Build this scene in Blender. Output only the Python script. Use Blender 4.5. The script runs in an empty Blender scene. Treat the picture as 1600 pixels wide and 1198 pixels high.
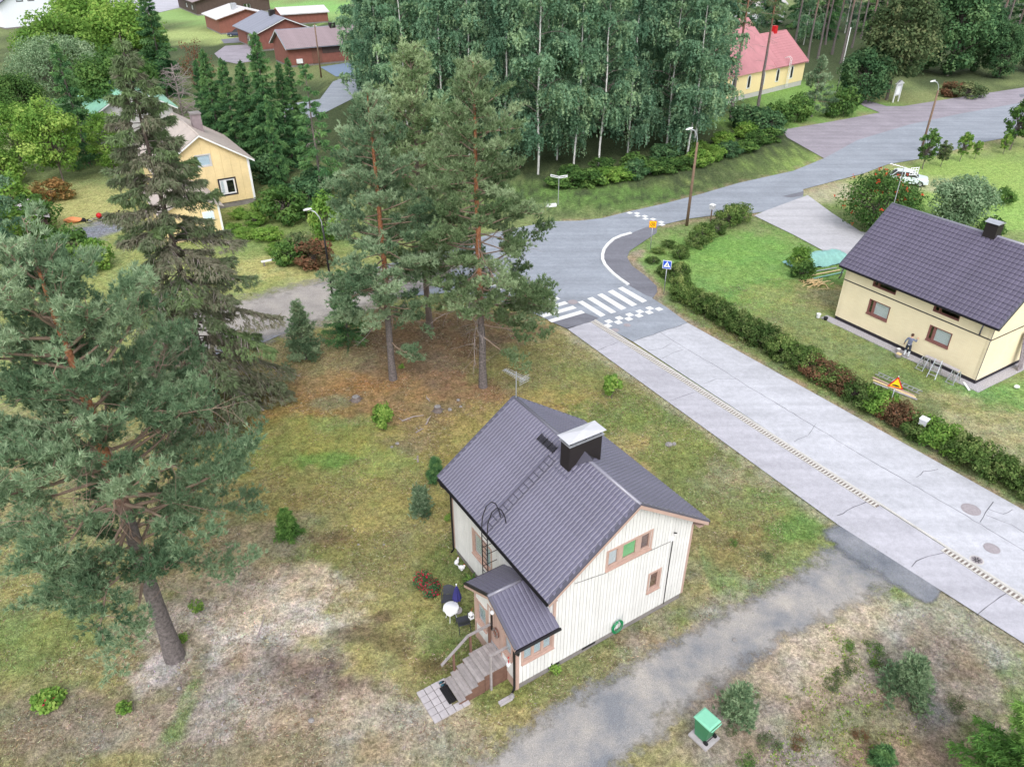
import bpy, math, random
import numpy as np
from mathutils import Vector, Matrix

scene = bpy.context.scene
C = scene.collection
R = math.radians

# ------------------------------------------------------------------ camera, sky, sun, exposure
CAM_H, CAM_F, CAM_P = 25.991, 1169.83, R(32.128)      # metres, focal length in photo pixels, pitch down
cam = bpy.data.cameras.new('camera')
cam.sensor_fit = 'HORIZONTAL'; cam.sensor_width = 36.0
cam.lens = CAM_F / 1600 * 36.0
cam.clip_start = 0.1; cam.clip_end = 3000
camo = bpy.data.objects.new('camera', cam); C.objects.link(camo)
camo.location = (0, 0, CAM_H); camo.rotation_euler = (R(90) - CAM_P, 0, 0)
scene.camera = camo

SUN_AZ, SUN_EL = R(176), R(50)       # azimuth clockwise from +y
world = bpy.data.worlds.new('World'); scene.world = world
world.use_nodes = True
wn = world.node_tree; wn.nodes.clear()
sky = wn.nodes.new('ShaderNodeTexSky'); sky.sky_type = 'NISHITA'; sky.sun_disc = False
sky.sun_elevation = SUN_EL; sky.sun_rotation = SUN_AZ
sky.air_density = 1.0; sky.dust_density = 1.5; sky.ozone_density = 1.0
hsv = wn.nodes.new('ShaderNodeHueSaturation'); hsv.inputs['Saturation'].default_value = 0.28
bg = wn.nodes.new('ShaderNodeBackground'); bg.inputs['Strength'].default_value = 0.15
wo = wn.nodes.new('ShaderNodeOutputWorld')
wn.links.new(sky.outputs[0], hsv.inputs['Color']); wn.links.new(hsv.outputs[0], bg.inputs['Color'])
wn.links.new(bg.outputs[0], wo.inputs['Surface'])
sl = bpy.data.lights.new('sun', 'SUN'); sl.energy = 0.8; sl.angle = R(30); sl.color = (1.0, 0.98, 0.95)
so = bpy.data.objects.new('sun', sl); C.objects.link(so)
sd = Vector((math.sin(SUN_AZ) * math.cos(SUN_EL), math.cos(SUN_AZ) * math.cos(SUN_EL), math.sin(SUN_EL)))
so.rotation_euler = sd.to_track_quat('Z', 'Y').to_euler(); so.location = (0, 0, 60)
scene.view_settings.view_transform = 'Standard'; scene.view_settings.look = 'None'
scene.view_settings.exposure = 1.15; scene.view_settings.gamma = 1.0
scene.view_settings.use_curve_mapping = False
scene.render.engine = 'CYCLES'
scene.cycles.use_denoising = True; scene.cycles.denoising_prefilter = 'ACCURATE'
scene.cycles.max_bounces = 8; scene.cycles.diffuse_bounces = 5; scene.cycles.glossy_bounces = 3
scene.cycles.transparent_max_bounces = 12; scene.cycles.caustics_reflective = False; scene.cycles.caustics_refractive = False

# ------------------------------------------------------------------ pixel -> ground
_c, _s = math.cos(CAM_P), math.sin(CAM_P)
def G(x, y, z=0.0):
    X = (x - 800) / CAM_F; Y = -(y - 599) / CAM_F
    d = Vector((X, _c + Y * _s, -_s + Y * _c)); t = (z - CAM_H) / d.z
    return Vector((d.x * t, d.y * t, z))
def proj_y(p):
    dz = p[2] - CAM_H
    return 599 - CAM_F * (p[1] * _s + dz * _c) / (p[1] * _c - dz * _s)
def height_at(g, ty):                 # height of a vertical thing standing at g whose top shows at row ty
    lo, hi = 0.0, 60.0
    for _ in range(40):
        m = (lo + hi) / 2
        if proj_y((g.x, g.y, m)) > ty: lo = m
        else: hi = m
    return lo
def col(r, g, b, k=1.0):              # sRGB 0-255 -> linear base colour
    f = lambda v: ((v / 255 + 0.055) / 1.055) ** 2.4 if v > 10 else v / 255 / 12.92
    return (f(r) * k, f(g) * k, f(b) * k)

# ------------------------------------------------------------------ naming helpers
def tag(o, label, cat, group=None, kind=None):
    if label: o['label'] = label
    if cat: o['category'] = cat
    if group: o['group'] = group
    if kind: o['kind'] = kind
    return o
def thing(name, label, cat, loc=(0, 0, 0), rz=0.0, group=None):
    o = bpy.data.objects.new(name, None); C.objects.link(o)
    o.empty_display_size = 0.3
    o.location = loc; o.rotation_euler = (0, 0, rz)
    return tag(o, label, cat, group)
def link(name, me, parent=None, loc=None, mat=None):
    o = bpy.data.objects.new(name, me); C.objects.link(o)
    if parent is not None: o.parent = parent
    if loc is not None: o.location = loc
    if mat is not None and not me.materials: me.materials.append(mat)
    return o
def copy_tree(o, parent=None):
    c = o.copy(); C.objects.link(c); c.parent = parent
    for ch in list(o.children): copy_tree(ch, c)
    return c

# ------------------------------------------------------------------ mesh builder
def V3(*a): return Vector(a)
class MB:
    def __init__(s): s.v = []; s.f = []; s.m = []; s.cm = 0
    def add(s, vs, fs):
        n = len(s.v); s.v += [tuple(p) for p in vs]
        for f in fs: s.f.append([i + n for i in f]); s.m.append(s.cm)
        return s
    def box(s, x0, x1, y0, y1, z0, z1):
        return s.add([(x0,y0,z0),(x1,y0,z0),(x1,y1,z0),(x0,y1,z0),(x0,y0,z1),(x1,y0,z1),(x1,y1,z1),(x0,y1,z1)],
                     [(0,3,2,1),(4,5,6,7),(0,1,5,4),(1,2,6,5),(2,3,7,6),(3,0,4,7)])
    def bar(s, p, q, w, h, up=(0, 0, 1)):            # rectangular bar from p to q
        p = Vector(p); q = Vector(q); d = (q - p).normalized(); up = Vector(up)
        a = d.cross(up)
        if a.length < 1e-4: a = d.cross(Vector((1, 0, 0)))
        a.normalize(); b = a.cross(d).normalized()
        a = a * w / 2; b = b * h / 2
        return s.add([p-a-b,p+a-b,p+a+b,p-a+b,q-a-b,q+a-b,q+a+b,q-a+b],
                     [(0,1,2,3),(7,6,5,4),(4,5,1,0),(5,6,2,1),(6,7,3,2),(7,4,0,3)])
    def ext(s, poly, vec):                           # extrude a polygon (3d points) along vec
        n = len(poly); vec = Vector(vec); P = [Vector(p) for p in poly]
        fs = [tuple(range(n))[::-1], tuple(range(n, 2 * n))]
        for i in range(n): j = (i + 1) % n; fs.append((i, j, n + j, n + i))
        return s.add(P + [p + vec for p in P], fs)
    def tube(s, pts, rad, n=8, cap=True):
        pts = [Vector(p) for p in pts]; k = len(pts)
        if not hasattr(rad, '__len__'): rad = [rad] * k
        vs = []; prev = None
        for i, p in enumerate(pts):
            d = (pts[min(i+1,k-1)] - pts[max(i-1,0)]).normalized()
            if prev is None:
                a = d.cross(Vector((0,0,1)))
                if a.length < 1e-3: a = Vector((1,0,0))
            else: a = prev - d * prev.dot(d)
            a.normalize(); prev = a; b = d.cross(a)
            for j in range(n):
                t = 2*math.pi*j/n; vs.append(p + (a*math.cos(t)+b*math.sin(t))*rad[i])
        fs = []
        for i in range(k-1):
            for j in range(n):
                q = (j+1) % n; fs.append((i*n+j, i*n+q, (i+1)*n+q, (i+1)*n+j))
        if cap: fs += [tuple(range(n))[::-1], tuple(range((k-1)*n, k*n))]
        return s.add(vs, fs)
    def lathe(s, prof, n=16, c=(0,0,0), cap=True):
        vs = []
        for r, z in prof:
            for j in range(n):
                t = 2*math.pi*j/n; vs.append((c[0]+r*math.cos(t), c[1]+r*math.sin(t), c[2]+z))
        fs = []; k = len(prof)
        for i in range(k-1):
            for j in range(n): q=(j+1)%n; fs.append((i*n+j,i*n+q,(i+1)*n+q,(i+1)*n+j))
        if cap: fs += [tuple(range(n))[::-1], tuple(range((k-1)*n,k*n))]
        return s.add(vs, fs)
    def blob(s, c, r, seed=0, nu=10, nv=6, amp=0.12):
        rg = random.Random(seed); vs = []; fs = []
        r = r if hasattr(r, '__len__') else (r, r, r)
        for i in range(nv+1):
            ph = math.pi*i/nv
            for j in range(nu):
                t = 2*math.pi*j/nu; k = 1+rg.uniform(-amp, amp)
                vs.append((c[0]+r[0]*k*math.sin(ph)*math.cos(t), c[1]+r[1]*k*math.sin(ph)*math.sin(t), c[2]+r[2]*k*math.cos(ph)))
        for i in range(nv):
            for j in range(nu): q=(j+1)%nu; fs.append((i*nu+j,(i+1)*nu+j,(i+1)*nu+q,i*nu+q))
        return s.add(vs, fs)
    def mesh(s, name, smooth=False):
        me = bpy.data.meshes.new(name); me.from_pydata(s.v, [], s.f)
        if any(s.m): me.polygons.foreach_set('material_index', s.m)
        if smooth: me.polygons.foreach_set('use_smooth', [True]*len(s.f))
        me.update(); return me
    def obj(s, name, mat, parent=None, loc=None, smooth=False):
        me = s.mesh(name, smooth)
        for m in (mat if isinstance(mat, (list, tuple)) else [mat]): me.materials.append(m)
        return link(name, me, parent, loc)
def np_mesh(name, V, tris=None, quads=None, tint=None, smooth=False, cols=None):
    V = np.asarray(V, np.float32); me = bpy.data.meshes.new(name)
    nt = 0 if tris is None else len(tris); nq = 0 if quads is None else len(quads)
    loops = []; starts = []
    if nt: loops.append(np.asarray(tris, np.int32).ravel()); starts.append(np.arange(nt)*3)
    if nq: loops.append(np.asarray(quads, np.int32).ravel()); starts.append(nt*3+np.arange(nq)*4)
    loops = np.concatenate(loops); starts = np.concatenate(starts).astype(np.int32)
    me.vertices.add(len(V)); me.vertices.foreach_set('co', V.ravel())
    me.loops.add(len(loops)); me.loops.foreach_set('vertex_index', loops)
    me.polygons.add(nt+nq); me.polygons.foreach_set('loop_start', starts)
    if smooth: me.polygons.foreach_set('use_smooth', np.ones(nt+nq, bool))
    me.update(calc_edges=True)
    if tint is not None:
        a = me.attributes.new('tint', 'FLOAT', 'POINT'); a.data.foreach_set('value', np.asarray(tint, np.float32))
    if cols is not None:
        a = me.attributes.new('Col', 'FLOAT_COLOR', 'POINT')
        cc = np.ones((len(V), 4), np.float32); cc[:, :cols.shape[1]] = cols; a.data.foreach_set('color', cc.ravel())
    return me

# ------------------------------------------------------------------ materials
def nodes(name):
    m = bpy.data.materials.new(name); m.use_nodes = True; nt = m.node_tree
    b = nt.nodes['Principled BSDF']; b.inputs['Specular IOR Level'].default_value = 0.35
    return m, nt, b
def noise_node(nt, scale, detail=4, coord='Object', rough=0.6):
    tc = nt.nodes.new('ShaderNodeTexCoord'); n = nt.nodes.new('ShaderNodeTexNoise')
    n.inputs['Scale'].default_value = scale; n.inputs['Detail'].default_value = detail; n.inputs['Roughness'].default_value = rough
    nt.links.new(tc.outputs[coord], n.inputs['Vector']); return n
def ramp(nt, fac, stops):
    r = nt.nodes.new('ShaderNodeValToRGB'); e = r.color_ramp.elements
    while len(e) < len(stops): e.new(0.5)
    for el, (p, cc) in zip(e, stops): el.position = p; el.color = (*cc[:3], 1)
    nt.links.new(fac, r.inputs['Fac']); return r
def mix(nt, a, b, fac, mode='MIX'):
    m = nt.nodes.new('ShaderNodeMix'); m.data_type = 'RGBA'; m.blend_type = mode; m.clamp_factor = True
    for sock, val in ((m.inputs[6], a), (m.inputs[7], b), (m.inputs[0], fac)):
        if hasattr(val, 'links'): nt.links.new(val, sock)
        else: sock.default_value = (*val, 1) if hasattr(val, '__len__') else val
    return m.outputs[2]
def bump(nt, b, h, strength, dist=0.02):
    n = nt.nodes.new('ShaderNodeBump'); n.inputs['Strength'].default_value = strength; n.inputs['Distance'].default_value = dist
    nt.links.new(h, n.inputs['Height']); nt.links.new(n.outputs[0], b.inputs['Normal'])
def mat(name, c, rough=0.7, var=0.15, scale=3.0, bmp=0.0, bscale=None, metal=0.0, spec=None, fine=0.0, coord='Object', rnd=0.0):
    m, nt, b = nodes(name)
    lo = tuple(x*(1-var) for x in c); hi = tuple(min(1, x*(1+var)) for x in c)
    n = noise_node(nt, scale, 5, coord); r = ramp(nt, n.outputs['Fac'], [(0.3, lo), (0.7, hi)])
    out = r.outputs[0]
    if fine:
        n2 = noise_node(nt, scale*14, 3, coord)
        r2 = ramp(nt, n2.outputs['Fac'], [(0.3, (1-fine,)*3), (0.7, (1+fine,)*3)])
        out = mix(nt, out, r2.outputs[0], 1.0, 'MULTIPLY')
    if rnd:
        oi = nt.nodes.new('ShaderNodeObjectInfo')
        r3 = ramp(nt, oi.outputs['Random'], [(0, (1-rnd,)*3), (1, (1+rnd,)*3)])
        out = mix(nt, out, r3.outputs[0], 1.0, 'MULTIPLY')
    nt.links.new(out, b.inputs['Base Color'])
    b.inputs['Roughness'].default_value = rough; b.inputs['Metallic'].default_value = metal
    if spec is not None: b.inputs['Specular IOR Level'].default_value = spec
    if bmp:
        n3 = noise_node(nt, bscale or scale*8, 4, coord); bump(nt, b, n3.outputs['Fac'], bmp)
    return m
def leaf_mat(name, c0, c1, c2, trans=0.3, rnd=0.12):
    m = bpy.data.materials.new(name); m.use_nodes = True; nt = m.node_tree; nt.nodes.clear()
    at = nt.nodes.new('ShaderNodeAttribute'); at.attribute_name = 'tint'
    r = ramp(nt, at.outputs['Fac'], [(0.0, c0), (0.5, c1), (1.0, c2)])
    oi = nt.nodes.new('ShaderNodeObjectInfo')
    r3 = ramp(nt, oi.outputs['Random'], [(0, (1-rnd, 1-rnd*.8, 1-rnd)), (1, (1+rnd, 1+rnd, 1+rnd*.3))])
    out = mix(nt, r.outputs[0], r3.outputs[0], 1.0, 'MULTIPLY')
    d = nt.nodes.new('ShaderNodeBsdfDiffuse'); t = nt.nodes.new('ShaderNodeBsdfTranslucent')
    ms = nt.nodes.new('ShaderNodeMixShader'); ms.inputs[0].default_value = trans
    o = nt.nodes.new('ShaderNodeOutputMaterial')
    nt.links.new(out, d.inputs['Color']); nt.links.new(out, t.inputs['Color'])
    nt.links.new(d.outputs[0], ms.inputs[1]); nt.links.new(t.outputs[0], ms.inputs[2]); nt.links.new(ms.outputs[0], o.inputs['Surface'])
    return m
M = {}
M['cream'] = mat('cream_paint', col(216, 214, 211), 0.6, 0.06, 1.2, fine=0.04, rnd=0.04)
M['cream_wall'] = mat('cream_wall', col(214, 211, 206), 0.7, 0.05)
M['trim'] = mat('rose_brown_trim', col(180, 152, 140), 0.6, 0.08, 4, rnd=0.03)
M['trim_dark'] = mat('red_brown_wood', col(120, 82, 70), 0.7, 0.2, 6)
M['plinth'] = mat('concrete_plinth', col(128, 122, 120), 0.9, 0.2, 2, 0.3, fine=0.1)
M['tile'] = mat('painted_metal_tile', col(96, 93, 111), 0.34, 0.13, 0.7, fine=0.05, spec=0.65, rnd=0.05)
M['tile2'] = mat('dark_violet_tile', col(88, 82, 100), 0.4, 0.13, 0.8, fine=0.05, spec=0.55, rnd=0.05)
M['tile_trim'] = mat('metal_roof_trim', col(82, 80, 92), 0.26, 0.08, 1.0, spec=0.7)
M['ridge'] = mat('glossy_highlit_ridge_cap', col(120, 118, 130), 0.2, 0.06, 1.0, spec=0.8)  # base colour lightened over the roof trim to paint the bright sky highlight
M['black_metal'] = mat('black_metal', col(28, 26, 28), 0.45, 0.2, 5)
M['chimney'] = mat('dark_sheet_metal', col(38, 33, 33), 0.5, 0.1, 2)
M['galv'] = mat('galvanised_steel', col(190, 192, 198), 0.38, 0.08, 3, metal=0.6)
M['capwhite'] = mat('pale_sheet_metal', col(205, 204, 208), 0.4, 0.06, 2, metal=0.3)
M['white'] = mat('white_paint', col(225, 225, 225), 0.55, 0.05)
M['grey_wood'] = mat('weathered_wood', col(150, 143, 142), 0.85, 0.18, 5, 0.3, fine=0.12, rnd=0.12)
M['brown_wood'] = mat('brown_boards', col(112, 84, 72), 0.8, 0.2, 5, 0.2, fine=0.08)
M['slab'] = mat('concrete_slab', col(172, 166, 168), 0.9, 0.10, 4, 0.3, fine=0.06, rnd=0.06)
M['stone'] = mat('grey_stone', col(140, 136, 134), 0.9, 0.25, 6, 0.5, fine=0.1)
M['plastic_white'] = mat('white_plastic', col(228, 228, 230), 0.4, 0.03)
M['navy'] = mat('navy_fabric', col(52, 50, 110), 0.8, 0.12, 8)
M['rattan'] = mat('dark_rattan', col(58, 60, 68), 0.6, 0.2, 20)
M['green_hose'] = mat('green_hose', col(20, 130, 80), 0.4, 0.1, 5)
M['bin_green'] = mat('green_bin_plastic', col(60, 120, 85), 0.45, 0.08, 3)
M['bin_lid'] = mat('faded_green_lid', col(125, 190, 160), 0.5, 0.06, 3)
M['rubber'] = mat('black_rubber', col(30, 30, 32), 0.8, 0.1)
M['yellow_wall'] = mat('yellow_render', col(234, 220, 188), 0.75, 0.05, 0.8, fine=0.03)
M['ochre'] = mat('ochre_boards', col(222, 198, 150), 0.75, 0.08, 0.8, fine=0.05)
M['chapel'] = mat('chapel_yellow', col(238, 215, 165), 0.75, 0.05)
M['red_tile'] = mat('faded_red_tile', col(178, 122, 126), 0.6, 0.12, 0.6)
M['red_brick'] = mat('red_brick_wall', col(134, 86, 76), 0.85, 0.12, 1.5)
M['dark_brown'] = mat('dark_brown_wall', col(82, 66, 62), 0.85, 0.15, 1.5)
M['grey_roof'] = mat('grey_roof', col(132, 134, 146), 0.55, 0.08, 0.6)
M['felt_roof'] = mat('weathered_roof_sheet', col(172, 160, 152), 0.7, 0.12, 0.9)
M['green_roof'] = mat('green_roof_sheet', col(138, 190, 165), 0.45, 0.08, 0.6)
M['brown_roof'] = mat('brown_roof_tile', col(150, 134, 138), 0.7, 0.1, 0.6)
M['light_roof'] = mat('light_roof_sheet', col(200, 196, 196), 0.5, 0.06, 0.6)
M['grey_wall'] = mat('grey_render', col(190, 186, 184), 0.8, 0.06)
M['white_wall'] = mat('white_render', col(228, 230, 236), 0.75, 0.04)
M['dark_line'] = mat('dark_band', col(48, 44, 50), 0.7, 0.1)
M['brick_sill'] = mat('brown_brick_sill', col(135, 92, 86), 0.8, 0.12, 6)
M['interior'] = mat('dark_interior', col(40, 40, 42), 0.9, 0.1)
M['curtain'] = mat('white_curtain', col(228, 236, 242), 0.9, 0.06, 6)
M['blue_blind'] = mat('pale_blue_blind', col(212, 232, 246), 0.85, 0.06, 6)  # blind colour brightened to white-blue to carry the sky reflected in the panes
M['green_blind'] = mat('green_blind', col(130, 220, 135), 0.85, 0.10, 4)
M['brown_curtain'] = mat('brown_patterned_curtain', col(120, 80, 70), 0.9, 0.5, 14)
M['orange'] = mat('orange_cloth', col(230, 150, 100), 0.8, 0.1)
M['red_paint'] = mat('red_paint', col(190, 30, 35), 0.5, 0.08)
M['yellow_paint'] = mat('yellow_sign_face', col(248, 196, 20), 0.5, 0.03)
M['blue_paint'] = mat('blue_sign_face', col(30, 80, 190), 0.5, 0.03)
M['black_paint'] = mat('black_sign_mark', col(22, 22, 24), 0.6, 0.03)
M['white_paint'] = mat('white_sign_mark', col(238, 238, 240), 0.5, 0.03)
M['pole_wood'] = mat('creosoted_pole', col(120, 98, 82), 0.85, 0.2, 4, fine=0.1)
M['tarp'] = mat('green_tarpaulin', col(132, 178, 170), 0.45, 0.18, 2.5, 0.4)
M['fresh_wood'] = mat('fresh_sawn_wood', col(225, 198, 150), 0.8, 0.1, 6, rnd=0.1)
M['aluminium'] = mat('aluminium', col(200, 204, 208), 0.35, 0.05, metal=0.7)
M['car_white'] = mat('white_car_paint', col(210, 220, 224), 0.25, 0.02, spec=0.6)
M['car_blue'] = mat('dark_blue_car_paint', col(48, 55, 78), 0.25, 0.04, spec=0.6)
M['iron'] = mat('cast_iron', col(156, 148, 151), 0.7, 0.15, 8, 0.4)
M['bark_grey'] = mat('grey_bark', col(112, 102, 98), 0.95, 0.3, 3, 0.6, fine=0.2)
M['dead_wood'] = mat('bare_grey_twigs', col(158, 146, 142), 0.9, 0.15, 4)
M['pine_twig'] = mat('pine_twig_bark', col(142, 122, 106), 0.9, 0.2, 1.0)
M['birch_bark'] = mat('birch_bark', col(205, 203, 198), 0.8, 0.3, 2.2, fine=0.25)
M['soil'] = mat('dark_soil', col(88, 74, 64), 1.0, 0.3, 5, 0.5)
def glass():
    m = bpy.data.materials.new('window_glass'); m.use_nodes = True; nt = m.node_tree; nt.nodes.clear()
    t = nt.nodes.new('ShaderNodeBsdfTransparent'); t.inputs[0].default_value = (0.97, 0.98, 0.98, 1)
    g = nt.nodes.new('ShaderNodeBsdfGlossy'); g.inputs['Roughness'].default_value = 0.03
    lw = nt.nodes.new('ShaderNodeLayerWeight'); lw.inputs[0].default_value = .35
    fr = nt.nodes.new('ShaderNodeMath'); fr.operation = 'MULTIPLY_ADD'; fr.inputs[1].default_value = .45; fr.inputs[2].default_value = .06; nt.links.new(lw.outputs['Facing'], fr.inputs[0])
    ms = nt.nodes.new('ShaderNodeMixShader'); o = nt.nodes.new('ShaderNodeOutputMaterial')
    nt.links.new(fr.outputs[0], ms.inputs[0]); nt.links.new(t.outputs[0], ms.inputs[1]); nt.links.new(g.outputs[0], ms.inputs[2]); nt.links.new(ms.outputs[0], o.inputs[0])
    return m
M['glass'] = glass()
def pine_bark(name, z0, z1):
    m, nt, b = nodes(name)
    tc = nt.nodes.new('ShaderNodeTexCoord'); sp = nt.nodes.new('ShaderNodeSeparateXYZ')
    nt.links.new(tc.outputs['Object'], sp.inputs[0])
    mr = nt.nodes.new('ShaderNodeMapRange'); mr.inputs[1].default_value = z0; mr.inputs[2].default_value = z1
    nt.links.new(sp.outputs['Z'], mr.inputs[0])
    n = noise_node(nt, 2.2, 5); ad = nt.nodes.new('ShaderNodeMath'); ad.operation = 'MULTIPLY_ADD'
    nt.links.new(n.outputs['Fac'], ad.inputs[0]); ad.inputs[1].default_value = 0.5
    sb = nt.nodes.new('ShaderNodeMath'); sb.operation = 'SUBTRACT'; nt.links.new(mr.outputs[0], sb.inputs[0]); sb.inputs[1].default_value = 0.25
    nt.links.new(sb.outputs[0], ad.inputs[2])
    r = ramp(nt, ad.outputs[0], [(0.1, col(112, 104, 102)), (0.5, col(142, 108, 90)), (0.9, col(172, 116, 84))])
    n2 = noise_node(nt, 9, 4); r2 = ramp(nt, n2.outputs['Fac'], [(0.35, (.6, .6, .6)), (0.65, (1.2, 1.2, 1.2))])
    nt.links.new(mix(nt, r.outputs[0], r2.outputs[0], 1.0, 'MULTIPLY'), b.inputs['Base Color'])
    b.inputs['Roughness'].default_value = 0.95; bump(nt, b, n2.outputs['Fac'], 0.6, 0.05)
    return m
M['pine_bark'] = pine_bark('pine_bark', 4.0, 9.0)
M['pine_leaf'] = leaf_mat('pine_needles', col(96, 118, 82), col(130, 150, 110), col(168, 184, 146), 0.3)
M['pine_leaf2'] = leaf_mat('bluish_pine_needles', col(90, 116, 90), col(124, 148, 116), col(166, 184, 152), 0.3)
M['spruce_leaf'] = leaf_mat('spruce_needles', col(60, 94, 66), col(86, 124, 82), col(120, 154, 98), 0.28)
M['spruce_old'] = leaf_mat('ailing_spruce_needles', col(138, 132, 116), col(112, 126, 96), col(126, 148, 100), 0.28)
M['spruce_young'] = leaf_mat('fresh_spruce_needles', col(70, 108, 58), col(100, 138, 72), col(136, 170, 94), 0.25)
M['birch_leaf'] = leaf_mat('birch_leaves', col(98, 132, 110), col(130, 162, 136), col(168, 190, 154), 0.48, rnd=0.25)
M['green_leaf'] = leaf_mat('green_leaves', col(62, 90, 52), col(92, 124, 68), col(128, 156, 88), 0.35)
M['lime_leaf'] = leaf_mat('yellow_green_leaves', col(92, 128, 62), col(128, 162, 80), col(168, 188, 104), 0.4)
M['dark_leaf'] = leaf_mat('dark_green_leaves', col(60, 90, 64), col(86, 118, 82), col(118, 146, 102), 0.32)
M['willow_leaf'] = leaf_mat('grey_green_willow_leaves', col(98, 124, 94), col(136, 160, 126), col(174, 192, 158), 0.32)
M['olive_leaf'] = leaf_mat('olive_maple_leaves', col(66, 84, 58), col(104, 120, 84), col(146, 148, 108), 0.35)
M['red_leaf'] = leaf_mat('reddish_leaves', col(92, 84, 62), col(124, 92, 74), col(148, 108, 86), 0.35)
M['orange_leaf'] = leaf_mat('orange_leaves', col(116, 106, 66), col(160, 122, 80), col(184, 150, 104), 0.35)
M['berry'] = leaf_mat('red_berries', col(196, 66, 52), col(206, 86, 60), col(186, 60, 46), 0.1)
M['flower_red'] = leaf_mat('red_flowers', col(170, 20, 60), col(190, 36, 78), col(206, 60, 96), 0.2)
M['hedge_leaf'] = leaf_mat('hedge_leaves', col(66, 88, 50), col(100, 122, 72), col(144, 152, 102), 0.32, rnd=0.3)
M['dry_leaf'] = leaf_mat('dry_grass', col(150, 138, 90), col(166, 158, 100), col(140, 150, 80), 0.3)
# ------------------------------------------------------------------ numpy noise
def _hash(i, j, seed):
    h = (i * 374761393 + j * 668265263 + seed * 974634777) & 0xffffffff
    h = ((h ^ (h >> 13)) * 1274126177) & 0xffffffff
    return ((h ^ (h >> 16)) & 0xffff) / 65535.0
def vnoise(x, y, seed=0):
    xi = np.floor(x).astype(np.int64); yi = np.floor(y).astype(np.int64)
    fx = x - xi; fy = y - yi; fx = fx*fx*(3-2*fx); fy = fy*fy*(3-2*fy)
    a = _hash(xi, yi, seed); b = _hash(xi+1, yi, seed); c = _hash(xi, yi+1, seed); d = _hash(xi+1, yi+1, seed)
    return (a*(1-fx)+b*fx)*(1-fy) + (c*(1-fx)+d*fx)*fy
def fbm(x, y, seed=0, oct=4):
    s = 0; a = 0.5; t = 0
    for o in range(oct):
        s = s + a*vnoise(x, y, seed+o*17); t += a; x = x*2.03+3.1; y = y*2.03+1.7; a *= 0.55
    return s/t

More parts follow.
